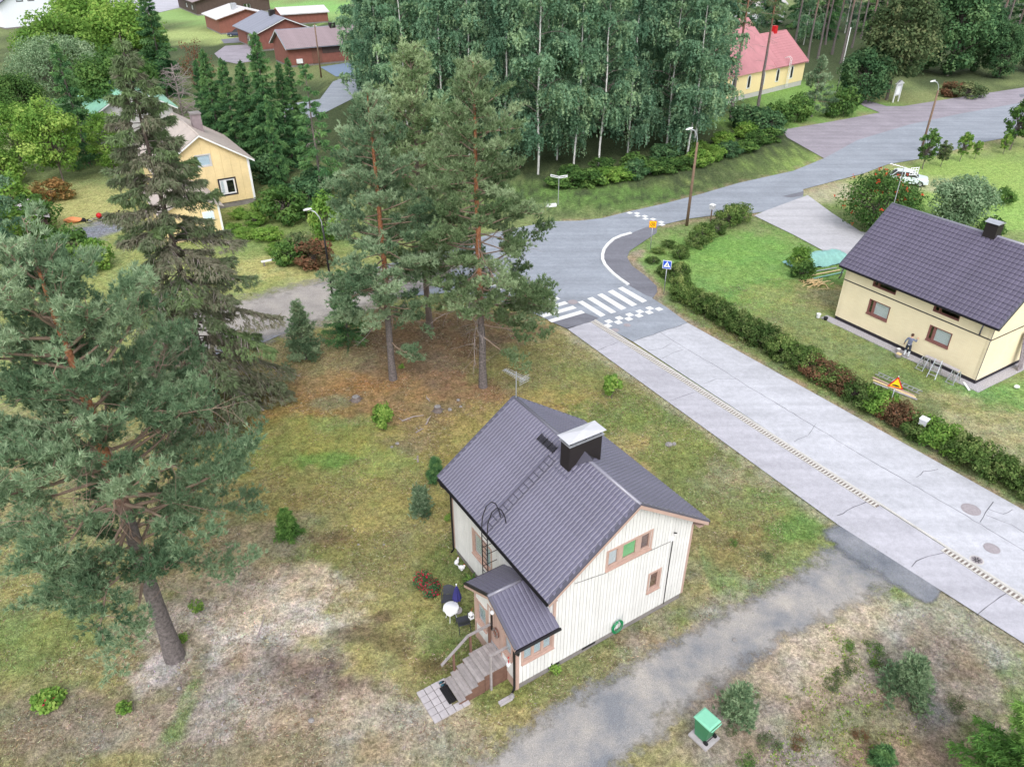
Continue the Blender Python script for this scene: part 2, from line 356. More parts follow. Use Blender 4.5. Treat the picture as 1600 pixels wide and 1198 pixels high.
# ------------------------------------------------------------------ ground colours (what grows or lies there, plus a painted patch of house shade)
BLOBS = [  # photo pixel, radii in metres, colour, strength
 (300,420,30,25,(140,150,80),.9),(110,320,14,8,(170,168,98),.9),(450,370,8,6,(118,142,70),.8),(440,420,7,3,(168,164,96),.8),
 (960,300,18,6,(106,150,58),1),(1060,285,14,3,(132,150,78),.7),(1200,255,12,5,(122,150,70),.9),(1250,190,20,6,(110,152,62),1),(1300,165,14,8,(108,156,62),1),
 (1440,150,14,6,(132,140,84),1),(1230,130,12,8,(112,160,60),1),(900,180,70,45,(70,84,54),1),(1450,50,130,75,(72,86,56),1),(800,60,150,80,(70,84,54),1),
 (1180,420,12,10,(112,152,66),1),(1150,390,5,4,(106,156,60),.8),(1260,470,5,4,(140,152,86),.9),(1330,470,4,3,(150,142,98),.9),(1250,520,7,3,(134,144,82),.8),
 (1380,590,7,2.5,(122,140,72),.9),(1500,650,6,2.5,(150,150,108),.9),(1580,610,4,2,(112,152,74),.9),(1560,690,5,2,(158,154,118),.8),
 (1140,520,6,1.4,(120,126,70),.8),(1330,640,7,1.2,(112,124,66),.8),(1470,720,5,1.2,(112,122,68),.8),
 (1500,280,22,16,(138,168,72),1),(1560,330,10,6,(134,176,72),.8),(1480,225,16,5,(150,166,86),.7),(1320,300,6,4,(176,168,146),.8),(1470,290,5,3,(170,166,140),.7),
 (430,20,60,30,(136,174,92),.9),(330,55,20,14,(160,178,100),.9),(510,10,24,18,(120,180,84),.9),(470,110,20,12,(140,150,92),.6),(170,5,40,20,(190,188,194),.9),
 (600,640,16,13,(148,136,72),1),(690,540,9,6,(122,98,72),1),(720,590,5,3.5,(136,100,76),.9),(600,580,6,4,(132,108,82),.9),(560,620,5,2.6,(156,112,56),.9),
 (510,640,4,2,(152,118,58),.8),(640,640,4,3,(140,116,80),.8),(470,560,5,3,(150,140,96),.8),(480,600,3,2,(150,120,76),.7),
 (560,710,6,3,(152,140,62),.9),(480,700,5,3,(138,142,64),.9),(540,745,4,1.6,(120,146,60),.8),(610,715,2.5,1.2,(140,152,74),.8),(505,720,1.8,.9,(104,150,56),.7),(540,660,2.2,.9,(126,148,78),.7),
 (520,630,1.6,.8,(134,138,100),.7),(640,690,2.2,1.2,(132,116,84),.8),(620,770,5,2.4,(148,142,76),.8),(500,770,4,2,(142,134,72),.7),
 (870,570,6,4,(136,132,74),1),(960,560,3,2,(148,146,100),.8),(900,640,4,3,(158,138,70),.9),(930,590,4,2.4,(126,134,72),.8),(1000,650,5,3,(112,132,62),.9),(1030,700,3,2.6,(166,146,92),.9),
 (1080,690,3.5,3,(120,136,66),.9),(1130,750,4,3,(116,126,64),.9),(1180,760,3,2,(150,146,112),.8),(1200,800,4,2.5,(128,132,74),.9),(1130,840,2.5,2,(134,118,74),.7),(1270,820,2.6,1.2,(100,136,58),.9),(1230,770,2.5,1.2,(118,140,70),.8),
 (980,560,1.2,1.2,(176,170,150),.8),(1120,650,1.6,.7,(160,154,124),.7),
 (1060,960,3.5,1,(116,126,64),.9),(940,1000,3.5,1,(104,122,54),1),(860,1060,2.4,1.1,(122,126,68),.9),(1010,1000,2.5,.6,(140,116,92),.8),
 (640,930,5,3,(132,136,74),1),(700,880,2.6,1.8,(100,116,58),.9),(690,960,2.4,1.8,(122,132,70),.8),(600,1000,3,2,(150,146,92),.9),(560,940,4,2.4,(146,140,84),.9),(530,880,3.5,2,(140,134,84),.9),(480,860,3,1.6,(124,140,66),.8),(560,860,3,1.4,(132,128,70),.8),  # green by the garden set is darkened to paint in the house's shade
 (730,1080,2.4,1.2,(118,128,66),.9),(740,1150,3,1.2,(148,142,94),.9),(660,1130,2,1,(160,152,112),.8),(720,1010,1.4,1,(104,122,56),.8),
 (100,960,8,5,(130,136,76),1),(40,900,5,3,(142,142,86),.9),(150,1010,3.5,1.6,(140,126,92),.8),(60,1010,4,1.4,(122,138,66),.8),(40,1130,4,2,(134,132,88),.9),(150,1130,4,1.6,(132,118,102),.9),(230,1150,3,1.4,(150,138,122),.9),
 (330,990,4,2,(162,148,134),.9),(420,960,4.2,2.2,(188,174,162),1),(400,1005,2.6,1.2,(206,192,182),.9),(455,905,2.6,.9,(186,172,160),.8),(250,1048,1.0,.8,(176,166,166),1),(440,1060,4,1.8,(150,136,130),.9),(500,1080,2.6,1.5,(122,104,96),.9),(490,1120,2.6,1.2,(130,110,98),.8),
 (570,1110,2.6,1.4,(168,158,148),.9),(600,1170,3.4,1.3,(158,148,136),.9),(430,1160,4,1.3,(142,130,104),.9),(340,1100,2.6,1.6,(150,136,126),.9),(300,1095,.35,1.2,(104,132,62),.9),(285,1140,.5,.6,(108,134,66),.8),(700,1180,2,.8,(150,142,118),.8),(340,900,4,2.2,(158,142,124),.8),(300,850,4,2.4,(142,132,84),.7),(420,840,3,1.6,(152,138,114),.8),(390,1100,2,1.2,(168,154,146),.8),(520,840,1,.6,(112,84,62),.6),(600,960,.6,.35,(92,78,60),.8),(560,985,1.2,.5,(104,92,66),.8),(680,1035,.9,.5,(96,82,58),.8),(620,1000,1,.5,(106,92,62),.7),
 (1300,1040,8,5,(152,142,130),1),(1250,1110,5,3,(148,134,124),.9),(1420,980,5,2,(162,156,140),.9),(1330,980,3.5,1.3,(174,164,152),.9),(1450,1050,3,1.6,(150,142,136),.8),(1380,1140,4,2,(138,122,112),.9),(1280,1030,2,1.1,(182,168,154),.8),(1480,1010,2,1.3,(136,120,108),.7),(1230,1150,2.6,1.3,(160,148,138),.8),(1420,1180,3,1.3,(142,122,104),.8),(1520,960,3,1.4,(158,154,138),.9),(1150,1180,3,1.6,(146,132,124),.9),(1330,1130,2.6,1,(140,140,92),.6),(1230,1060,2,.8,(170,156,140),.8),
 (1250,190,20,6,(112,152,66),1),(1300,165,14,8,(110,154,66),1),(1230,140,16,10,(114,158,66),1),(1440,152,14,7,(134,144,88),1),(1300,178,10,5,(112,150,66),1),
 (150,360,2.6,3,(128,132,150),1),(175,345,2,1.6,(150,142,140),.8),
]
STRIPS = [  # soft strips along a run of photo pixels: half width, colour, strength
 ([(1000,392),(985,405),(1012,436),(1030,458),(1022,467),(1060,497),(1180,566),(1320,645),(1480,735),(1620,812)],.55,(158,136,118),.9),
 ([(880,345),(940,342),(1040,318),(1150,288),(1240,268),(1290,248)],.4,(156,134,112),.7),
 ([(1035,353),(1112,339),(1180,335)],.4,(156,134,112),.8),([(1255,298),(1390,259),(1525,227),(1620,207)],.7,(160,140,118),.7),
 ([(880,512),(1100,668),(1310,822)],.5,(160,154,124),.8),([(1330,840),(1480,930),(1620,1022)],.5,(150,142,120),.8),
 ([(1222,203),(1300,190),(1380,176)],.8,(150,132,104),.7),
]
def lin(c): return np.array(col(*c), np.float32)
def ground_colour(X, Y):
    wx = X + 1.6*(fbm(X*.45, Y*.45, 5)-.5)*2 + .45*(fbm(X*1.7, Y*1.7, 9)-.5)*2
    wy = Y + 1.6*(fbm(X*.45, Y*.45, 6)-.5)*2 + .45*(fbm(X*1.7, Y*1.7, 8)-.5)*2
    n1 = fbm(X*1.1, Y*1.1, 21, 5); n2 = fbm(X*3.1, Y*3.1, 31, 3)
    out = np.empty(X.shape+(3,), np.float32); out[:] = lin((126, 142, 84)); yard = (X > -32) & (X < 9) & (Y < 52); out[yard] = lin((140, 135, 90))
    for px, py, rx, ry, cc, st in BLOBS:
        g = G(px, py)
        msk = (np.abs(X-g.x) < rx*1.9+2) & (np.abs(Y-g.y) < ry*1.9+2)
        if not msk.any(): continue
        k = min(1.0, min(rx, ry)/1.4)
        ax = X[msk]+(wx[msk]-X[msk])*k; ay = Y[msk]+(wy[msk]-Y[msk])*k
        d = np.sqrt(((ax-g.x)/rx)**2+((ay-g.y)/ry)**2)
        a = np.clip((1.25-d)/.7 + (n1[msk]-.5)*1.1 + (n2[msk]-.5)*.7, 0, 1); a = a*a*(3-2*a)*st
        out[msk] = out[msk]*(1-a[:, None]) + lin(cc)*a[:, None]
    for pts, hw, cc, st in STRIPS:
        P = [G(*p) for p in pts]
        D = np.full(X.shape, 99.)
        for p, q in zip(P[:-1], P[1:]):
            ux, uy = q.x-p.x, q.y-p.y; L2 = ux*ux+uy*uy
            t = np.clip(((X-p.x)*ux+(Y-p.y)*uy)/L2, 0, 1)
            D = np.minimum(D, np.hypot(X-p.x-t*ux, Y-p.y-t*uy))
        a = np.clip((hw*1.5-D)/hw+(n1-.5)*1.6+(n2-.5), 0, 1)*(D < hw*3)*st
        out = out*(1-a[..., None]) + lin(cc)*a[..., None]
    # patchy wear: fine mottling of dry stems, moss and litter
    m = fbm(X*2.3, Y*2.3, 77, 4); m2 = fbm(X*.8+9, Y*.8, 55, 4)
    near = np.clip((70-Y)/8, 0, 1)*np.clip((44-np.abs(X))/8, 0, 1)
    out *= (1 + .55*(m-.5)*near)[..., None]
    tn = np.clip((m2-.5)*1.6, -.5, .5)*(.3+.7*near)
    out *= np.stack([1+.25*tn, 1+.05*tn, 1-.25*tn], -1)
    lum = out @ np.array([.3, .6, .1], np.float32); out = out*.8+lum[..., None]*.21
    return out
def axis(a, b, step, lo, hi, grow=1.22):
    core = list(np.arange(a, b+1e-6, step)); s = step; x = b; up = []
    while x < hi: s *= grow; x += s; up.append(x)
    s = step; x = a; dn = []
    while x > lo: s *= grow; x -= s; dn.append(x)
    return np.array(dn[::-1]+core+up)
xs = axis(-34, 36, .22, -700, 700, 1.07); ys = axis(10, 62, .22, -60, 1100, 1.06)
GX, GY = np.meshgrid(xs, ys)
gz = .05*(fbm(GX*.5, GY*.5, 3)-.5) * np.ones_like(GX)
gz = gz + .03*(fbm(GX*2.2, GY*2.2, 4)-.5) - .055; fl_ = np.clip((72-GY)/8, 0, 1)*np.clip((46-np.abs(GX))/8, 0, 1); gz = -.055+(gz+.055)*fl_
gcol = ground_colour(GX, GY)
nx, ny = len(xs), len(ys)
idx = np.arange(nx*ny).reshape(ny, nx)
quads = np.stack([idx[:-1,:-1], idx[:-1,1:], idx[1:,1:], idx[1:,:-1]], -1).reshape(-1, 4)
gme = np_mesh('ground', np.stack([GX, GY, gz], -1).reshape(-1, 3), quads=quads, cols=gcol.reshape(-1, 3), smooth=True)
def ground_mat():
    m, nt, b = nodes('yard_ground')
    at = nt.nodes.new('ShaderNodeAttribute'); at.attribute_name = 'Col'
    n1 = noise_node(nt, 9, 6, 'Object', .7); r1 = ramp(nt, n1.outputs['Fac'], [(.3, (.3, .28, .24)), (.5, (.95, .95, .95)), (.7, (1.75, 1.7, 1.6))])
    n2 = noise_node(nt, 34, 3, 'Object', .7); r2 = ramp(nt, n2.outputs['Fac'], [(.32, (.4, .4, .36)), (.68, (1.65, 1.62, 1.55))])
    n3 = noise_node(nt, 1.6, 5, 'Object', .6); r3 = ramp(nt, n3.outputs['Fac'], [(.3, (.82, .9, .78)), (.7, (1.14, 1.08, 1.12))])
    n4 = noise_node(nt, 3.3, 9, 'Object', .78); r4 = ramp(nt, n4.outputs['Fac'], [(.36, (.55, .52, .47)), (.5, (1, 1, 1)), (.62, (1.28, 1.27, 1.24))])
    o = mix(nt, at.outputs['Color'], r1.outputs[0], .8, 'MULTIPLY'); o = mix(nt, o, r4.outputs[0], .85, 'MULTIPLY'); o = mix(nt, o, r2.outputs[0], .75, 'MULTIPLY'); o = mix(nt, o, r3.outputs[0], 1.0, 'MULTIPLY')
    nt.links.new(o, b.inputs['Base Color']); b.inputs['Roughness'].default_value = 1.0; b.inputs['Specular IOR Level'].default_value = .1
    bump(nt, b, n1.outputs['Fac'], .9, .08)
    return m
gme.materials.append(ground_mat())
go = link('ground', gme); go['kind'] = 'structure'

# ------------------------------------------------------------------ roads
def asphalt(name, c, var=.1, track=57.5):
    m, nt, b = nodes(name)
    n1 = noise_node(nt, .35, 5); r1 = ramp(nt, n1.outputs['Fac'], [(.3, tuple(x*(1-var) for x in c)), (.7, tuple(x*(1+var) for x in c))])
    n2 = noise_node(nt, 45, 3, rough=.8); r2 = ramp(nt, n2.outputs['Fac'], [(.3, (.7,)*3), (.7, (1.27,)*3)])
    n4 = noise_node(nt, 2.6, 8, rough=.75); r4 = ramp(nt, n4.outputs['Fac'], [(.34, (.87,)*3), (.62, (1.07,)*3)])
    o = mix(nt, r1.outputs[0], r2.outputs[0], .9, 'MULTIPLY'); o = mix(nt, o, r4.outputs[0], 1., 'MULTIPLY')
    # worn wheel tracks run along the street
    tc = nt.nodes.new('ShaderNodeTexCoord'); mp = nt.nodes.new('ShaderNodeMapping'); mp.inputs['Rotation'].default_value = (0, 0, R(track)); mp.inputs['Scale'].default_value = (.04, 1.1, 1)
    n3 = nt.nodes.new('ShaderNodeTexNoise'); n3.inputs['Scale'].default_value = 1.0; n3.inputs['Detail'].default_value = 3
    nt.links.new(tc.outputs['Object'], mp.inputs[0]); nt.links.new(mp.outputs[0], n3.inputs['Vector'])
    r3 = ramp(nt, n3.outputs['Fac'], [(.35, (.89,)*3), (.65, (1.06,)*3)])
    o = mix(nt, o, r3.outputs[0], 1., 'MULTIPLY')
    nt.links.new(o, b.inputs['Base Color']); b.inputs['Roughness'].default_value = .85; b.inputs['Specular IOR Level'].default_value = .3
    bump(nt, b, n2.outputs['Fac'], .3, .01)
    return m
M['asphalt_new'] = asphalt('street_asphalt', col(146, 151, 160), .1, -32)
M['asphalt_old'] = asphalt('pale_worn_asphalt', col(184, 184, 190))
M['asphalt_walk'] = asphalt('pavement_asphalt', col(176, 174, 181), .06)
M['asphalt_dark'] = asphalt('dark_patch_asphalt', col(118, 118, 126))
M['asphalt_lot'] = asphalt('parking_asphalt', col(150, 143, 151), .14, -32)
M['concrete_drive'] = asphalt('concrete_drive', col(182, 180, 184), .05)
M['crack'] = mat('tar_filled_crack', col(96, 94, 100), .9, .1)
M['road_paint'] = mat('road_paint', col(222, 222, 220), .7, .08, 2.5, fine=.08)
def sheet(name, pts, z, m, parent=None, kind='structure'):
    P = [G(*p) for p in pts]
    if sum(P[i].x*P[(i+1) % len(P)].y-P[(i+1) % len(P)].x*P[i].y for i in range(len(P))) < 0: P = P[::-1]
    me = bpy.data.meshes.new(name); me.from_pydata([(p.x, p.y, z) for p in P], [], [tuple(range(len(P)))]); me.materials.append(m)
    o = link(name, me, parent)
    if kind and parent is None: o['kind'] = kind
    return o
lot = sheet('parking_area', [(1292,250),(1230,215),(1222,203),(1300,190),(1375,176),(1350,166),(1338,158),(1352,156),(1385,166),(1412,166),(1500,152),(1600,137),(1760,112),(1800,150),(1600,175),(1400,215)], .002, M['asphalt_lot'])
road_cross = sheet('road', [(988.6,533.6),(1031,519),(1074.6,504.5),(1040,479),(1019,466),(1027,456),(1026,447),(1010,432),(987,415),(980,402),(984,392),(1002,380),(1026,364),(1027,354),(1037,351),(1075,342),(1112,337),(1137,332),(1177,333),(1200,330),(1255,307),(1255,296),(1300,284),(1350,271),(1387,257),(1457,245),(1522,225),(1600,210),(1800,172),(1800,130),(1600,160),(1500,178),(1420,195),(1340,219),(1289,247),(1240,267),(1154,286),(1096,303),(1039,318),(981,331),(941,341),(906,345),(860,346),(780,362),(640,403),(510,440),(380,474),(300,490),(330,560),(400,540),(508,493),(592,467),(704,457),(780,470),(840,492),(870,506),(887,514),(928,501)], .007, M['asphalt_new'])
road_main = sheet('road', [(988.6,533.6),(1031,519),(1074.6,504.5),(1600,797),(1950,997),(1950,1163),(1600,935)], .011, M['asphalt_old'])
walk = sheet('pavement', [(885,513),(928,502),(1600,935),(1950,1163),(1950,1230),(1600,1005),(1310,820)], .012, M['asphalt_walk'])
drive_c = sheet('driveway', [(1178,337),(1200,328),(1262,305),(1300,333),(1345,362),(1400,372),(1330,404),(1308,404),(1283,390),(1240,367)], .012, M['concrete_drive'])
isl = sheet('pavement', [(986,364.5),(970,369),(952,380),(942,392),(941,405),(950,420),(965,434),(981,445),(1010,462),(1021,465),(1027,456),(1026,447),(1010,432),(987,415),(980,402),(984,392),(1002,380),(1026,364),(1027,354),(1010,355)], .014, M['asphalt_dark'])
sheet('road_patch', [(1222,307),(1256,299),(1254,306),(1236,309)], .013, M['asphalt_dark'], road_cross)
sheet('road_patch', [(862,503),(914,489),(936,497),(928,501),(887,514)], .012, M['asphalt_dark'], road_cross)
sheet('road_patch', [(1592,148),(1612,145),(1612,149),(1594,152)], .013, M['asphalt_dark'], road_cross)
def soft_strip(name, pts, z, c, c2, kind='structure', noise=.9, steps=70, fade=3.):   # loose surface with a feathered, uneven edge
    P = [(G(*p[:2]), p[2], p[3]) for p in pts]; n = 24; vs = []; aa = []
    for k in range(steps+1):
        t = k/steps*(len(P)-1); i = min(int(t), len(P)-2); f = t-i
        ctr = P[i][0].lerp(P[i+1][0], f); d = (P[i+1][0]-P[i][0]); d.normalize()
        if f < .3 and i > 0: d0 = (P[i][0]-P[i-1][0]).normalized(); d = d0.lerp(d, .5+f/.6)
        nrm = Vector((-d.y, d.x, 0)).normalized(); wl = P[i][1]*(1-f)+P[i+1][1]*f; wr = P[i][2]*(1-f)+P[i+1][2]*f
        for j in range(n+1):
            q = j/n*2-1; w = wl if q < 0 else wr
            p = ctr+nrm*q*w*1.35; vs.append((p.x, p.y, z)); aa.append(min(1, (1-abs(q))*1.35)*min(1, min(k+.6, (steps-k)+fade)/4))
    q = [(k*(n+1)+j, k*(n+1)+j+1, (k+1)*(n+1)+j+1, (k+1)*(n+1)+j) for k in range(steps) for j in range(n)]
    me = np_mesh(name, vs, quads=q, tint=aa)
    m, nt, b = nodes(name+'_gravel')
    n1 = noise_node(nt, .42, 7, rough=.65); r1 = ramp(nt, n1.outputs['Fac'], [(.36, c), (.64, c2)])
    n2 = noise_node(nt, 30, 3, rough=.8); r2 = ramp(nt, n2.outputs['Fac'], [(.3, (.5,)*3), (.7, (1.5,)*3)])
    nt.links.new(mix(nt, r1.outputs[0], r2.outputs[0], .9, 'MULTIPLY'), b.inputs['Base Color']); b.inputs['Roughness'].default_value = .95
    b.inputs['Specular IOR Level'].default_value = .15
    at = nt.nodes.new('ShaderNodeAttribute'); at.attribute_name = 'tint'
    n3 = noise_node(nt, 1.1, 8, rough=.72); ma = nt.nodes.new('ShaderNodeMath'); ma.operation = 'MULTIPLY_ADD'
    nt.links.new(n3.outputs['Fac'], ma.inputs[0]); ma.inputs[1].default_value = noise*2.4; 
    mb = nt.nodes.new('ShaderNodeMath'); mb.operation = 'MULTIPLY_ADD'; nt.links.new(at.outputs['Fac'], mb.inputs[0]); mb.inputs[1].default_value = 1.9; mb.inputs[2].default_value = -noise*1.2-.45
    nt.links.new(mb.outputs[0], ma.inputs[2]); ma.use_clamp = True
    nt.links.new(ma.outputs[0], b.inputs['Alpha']); bump(nt, b, n2.outputs['Fac'], .5, .03)
    me.materials.append(m); o = link(name, me); o['kind'] = kind; return o
soft_strip('gravel_driveway', [(1400,862,2.6,1.6),(1340,893,1.9,1.5),(1260,935,1.35,1.3),(1165,990,1.4,1.25),(1060,1046,1.35,1.5),(965,1106,1.4,1.8),(885,1162,1.6,2.1),(780,1250,1.8,2.2)], .006, col(122,124,129), col(170,163,155), noise=1.5)
soft_strip('gravel_apron', [(1290,822,.7,1.2),(1340,858,.9,1.9),(1395,892,.9,1.9),(1440,922,.7,1.2),(1465,938,.4,.7)], .009, col(106,110,118), col(140,141,146), noise=1.2, steps=40, fade=.6)
soft_strip('gravel_road', [(250,520,4,4),(330,512,4,4),(420,492,4.2,4.2),(520,462,4.2,4),(610,438,3.6,3.2),(680,425,2.5,2)], .011, col(150,144,140), col(176,168,160), noise=.9)
# ---- kerb line, grid stones, raised corner kerb
def world_line(a, b): return G(*a), G(*b)
kp, kq = world_line((928, 500.5), (1600, 935)); kd = (kq-kp).normalized(); kn = Vector((-kd.y, kd.x, 0)); kang = math.atan2(kd.y, kd.x)
kerb = MB(); L = (kq-kp).length+14
kerb.ext([tuple(kp+kn*.02+Vector((0,0,-.02))), tuple(kp+kn*.14+Vector((0,0,-.02))), tuple(kp+kn*.14+Vector((0,0,.05))), tuple(kp+kn*.02+Vector((0,0,.05)))], kd*L)
M['kerb'] = mat('kerb_concrete', col(192, 188, 182), .85, .12, 3, fine=.08)
kerb = kerb.obj('kerb', M['kerb']); kerb['kind'] = 'structure'
gs = MB()
gs.box(.0,.4,-.38,-.34,0,.03).box(.0,.4,-.04,.0,0,.03)
for xx in (.0,.2): gs.box(xx,xx+.09,-.34,-.04,0,.026)
gs.cm = 1; gs.box(.0,.4,-.385,.005,-.02,.004)
gsm = gs.mesh('grid_stone'); gsm.materials.append(M['kerb']); gsm.materials.append(mat('kerb_joint_grit', col(120, 110, 104), .95, .2, 8))
def tpos(px, py): return (G(px, py)-kp).dot(kd)
for a, b in ((0.1, tpos(1367,787)), (tpos(1478,855), L)):
    t = a
    while t < b:
        p = kp+kd*t; o = link('grid_stone', gsm, kerb, (p.x, p.y, .013)); o.rotation_euler = (0, 0, kang); t += .4
ck = MB(); cpts = [G(x, y) for x, y in ((986,364.5),(970,369),(959,374),(950,382),(944,390),(941.5,398),(941.5,406),(945,414),(951,421),(958,428),(968,436),(981,445))]
for i in range(len(cpts)-1):
    a, b = cpts[i], cpts[i+1]; ck.bar((a.x,a.y,.04), (b.x+(b.x-a.x)*.02, b.y+(b.y-a.y)*.02, .04), .28, .12)
ck = ck.obj('corner_kerb', M['road_paint']); ck['kind'] = 'structure'
# ---- painted markings: zebra stripes and speed-hump chequers
def quad_mark(name, pts, z, parent, m='road_paint'):
    P = [Vector(p) for p in pts]
    if (P[1]-P[0]).cross(P[2]-P[1]).z < 0: P = P[::-1]
    me = bpy.data.meshes.new(name); me.from_pydata([(p.x, p.y, z) for p in P], [], [(0,1,2,3)]); me.materials.append(M[m]); return link(name, me, parent)
def zpx(x, y): return G(860+x/8, 430+y/8)
for a, b, c_, d in (((340,335),(630,522),(690,497),(400,320)),((458,292),(760,478),(825,460),(525,272)),((583,245),(885,435),(950,412),(645,228)),((715,205),(1020,390),(1085,368),(780,183)),((840,165),(1150,345),(1210,320),(900,145))):
    quad_mark('zebra_stripe', [zpx(*a), zpx(*b), zpx(*c_), zpx(*d)], .0115, road_cross)
a0, a1 = zpx(435,470), zpx(385,440); b0, b1 = zpx(0,555), zpx(40,585)
dirL = (zpx(40,585)-zpx(435,470)).normalized(); step = (zpx(330,412)-zpx(435,470)); wv = zpx(385,440)-zpx(435,470)
for k in range(9):
    o0 = zpx(435,470)+step*k
    quad_mark('zebra_stripe', [o0, o0+wv, o0+wv+dirL*3.1, o0+dirL*3.1], .0125, road_cross)
e0 = zpx(700,622); e1 = zpx(1372,405); ed = (e1-e0)/6.0; pn = Vector((-ed.y, ed.x, 0)).normalized()*.5; ex = ed.normalized()*.5
for k in range(11):
    c0 = e0+(e1-e0)*k/10.5+(pn*.5 if k % 2 else -pn*.5); c0 = c0+pn*.2
    quad_mark('chequer_mark', [c0-ex*.5-pn*.5, c0+ex*.5-pn*.5, c0+ex*.5+pn*.5, c0-ex*.5+pn*.5], .0115, road_cross)
f0, f1 = G(986.5,332), G(1037,350.5); fd = (f1-f0); fu = fd.normalized()*.5; fn = Vector((-fu.y, fu.x, 0))
for k in range(9):
    c0 = f0+fd*k/8+(fn*.5 if k % 2 else -fn*.5)
    quad_mark('chequer_mark', [c0-fu*.5-fn*.5, c0+fu*.5-fn*.5, c0+fu*.5+fn*.5, c0-fu*.5+fn*.5], .0115, road_cross)
# ---- cracks and covers
def crack(pts, w, parent, z, seed=1):
    rg = random.Random(seed); P = [G(*p) for p in pts]; Q = []
    for a, b in zip(P[:-1], P[1:]):
        n = max(2, int((b-a).length/.35))
        for k in range(n): p = a.lerp(b, k/n); Q.append(p+Vector((rg.uniform(-1,1), rg.uniform(-1,1), 0))*w*1.0)
    Q.append(P[-1]); vs = []
    for i, p in enumerate(Q):
        d = (Q[min(i+1, len(Q)-1)]-Q[max(i-1, 0)]).normalized(); nn = Vector((-d.y, d.x, 0))*w*.5*rg.uniform(.5, 1.2)
        vs += [(p.x-nn.x, p.y-nn.y, z), (p.x+nn.x, p.y+nn.y, z)]
    me = bpy.data.meshes.new('crack'); me.from_pydata(vs, [], [(2*i+1, 2*i, 2*i+2, 2*i+3) for i in range(len(Q)-1)]); me.materials.append(M['crack']); link('crack', me, parent)
crack([(1032.5,520),(1070,544),(1132,580),(1170,605),(1225,637.5),(1300,683),(1364,722),(1424,756),(1500,800),(1600,860),(1700,918)], .035, road_main, .0145, 3)
crack([(989,533.6),(1031,519),(1074,505)], .05, road_main, .0145, 5)
for k, (p, w, pr) in enumerate([([(932,548),(965,535)], .035, walk),([(1047,626),(1085,613)], .035, walk),([(1308,806),(1325,797),(1354,784)], .05, walk),([(1425,886),(1432,876),(1450,868),(1477,863)], .04, walk),([(1527,962),(1545,945),(1572,927)], .04, walk),
    ([(1034,560),(1050,552),(1068,546)], .03, road_main),([(1010,548),(1035,545),(1048,537),(1065,545)], .025, road_main),([(1432,746),(1442,737),(1466,733)], .04, road_main),([(1532,816),(1540,800),(1552,784)], .04, road_main),([(1545,796),(1568,804),(1582,796)], .04, road_main),([(1540,805),(1580,820),(1610,838)], .03, road_main),
    ([(1100,600),(1120,592),(1150,592)], .03, road_main),([(1240,690),(1262,680),(1275,662)], .025, road_main)]): crack(p, w, pr, .0155 if pr is road_main else .016, k+10)
def cover(px, py, r, label, grate=False, z=.016):
    g = G(px, py); t = thing('manhole_cover', label, 'manhole cover', (g.x, g.y, z))
    MB().lathe([(r*1.12, 0), (r*1.12, .006), (r, .008)], 24, cap=False).lathe([(r, .0), (r, .003)], 24).obj('rim', M['kerb' if grate else 'iron'], t)
    b = MB().lathe([(r*.94, .0), (r*.94, .010)], 24)
    b.obj('lid', M['iron'], t)
    s = MB()
    if grate:
        for k in range(8): a = k*math.pi/4; s.bar((.15*r*math.cos(a), .15*r*math.sin(a), .012), (.75*r*math.cos(a), .75*r*math.sin(a), .012), .18*r, .006)
    else:
        for k in range(5): s.box(-.7*r, .7*r, (k-2)*.3*r-.02, (k-2)*.3*r+.02, .01, .013)
    s.obj('slot', M['black_metal'] if grate else M['iron'], t)
cover(1517,796,.42,'large round iron manhole cover in the pale street beside the branching cracks')
cover(1549.5,856.7,.33,'smaller plain round manhole cover in the pale street near the drain grate')
cover(1526,875,.28,'round drain grate with dark slots beside the kerb line',True)
cover(895,472,.36,'manhole cover between the two zebra crossings')
cover(961,516,.26,'small cover between the chequered hump marks and the kerb end',z=.0125)
cover(980,508,.24,'small pale cover just below the chequered hump marks',z=.0125)
# ------------------------------------------------------------------ walls, windows, roofs
YAW = R(-57.4)
class Wall:
    def __init__(s, o, sd, n): s.o = Vector(o); s.s = Vector(sd); s.n = Vector(n); s.up = Vector((0, 0, 1))
    def pt(s, a, t, d): return s.o+s.s*a+s.up*t+s.n*d
    def box(s, mb, a0, a1, t0, t1, d0, d1):
        p = s.pt; return mb.ext([p(a0,t0,d0), p(a1,t0,d0), p(a1,t1,d0), p(a0,t1,d0)], s.n*(d1-d0))
    def poly(s, mb, pts, d0, d1): return mb.ext([s.pt(a, t, d0) for a, t in pts], s.n*(d1-d0))
def spans(a, b, bottom, top, openings):      # free vertical runs of one column of wall between a and b
    lo = bottom; ops = sorted([(t0, t1) for s0, s1, t0, t1 in openings if min(b, s1)-max(a, s0) > .35*(b-a)])
    out = []
    for t0, t1 in ops:
        if t0 > lo+.02: out.append((lo, t0, False))
        lo = t1
    if lo < max(top(a), top(b))-.02: out.append((lo, None, True))
    return out
def col_poly(a, b, lo, hi, istop, top, ridge):
    if not istop: return [(a, lo), (b, lo), (b, hi), (a, hi)]
    ta, tb = max(top(a), lo), max(top(b), lo)
    if ridge is not None and a < ridge < b: return [(a, lo), (b, lo), (b, tb), (ridge, top(ridge)), (a, ta)]
    return [(a, lo), (b, lo), (b, tb), (a, ta)]
def wall_mesh(mb, W, s0, s1, bottom, top, openings, d0, d1, ridge=None):
    br = sorted({s0, s1, *[x for o in openings for x in o[:2] if s0 < x < s1], *([ridge] if ridge else [])})
    for a, b in zip(br[:-1], br[1:]):
        for lo, hi, istop in spans(a, b, bottom, top, openings): W.poly(mb, col_poly(a, b, lo, hi, istop, top, None), d0, d1)
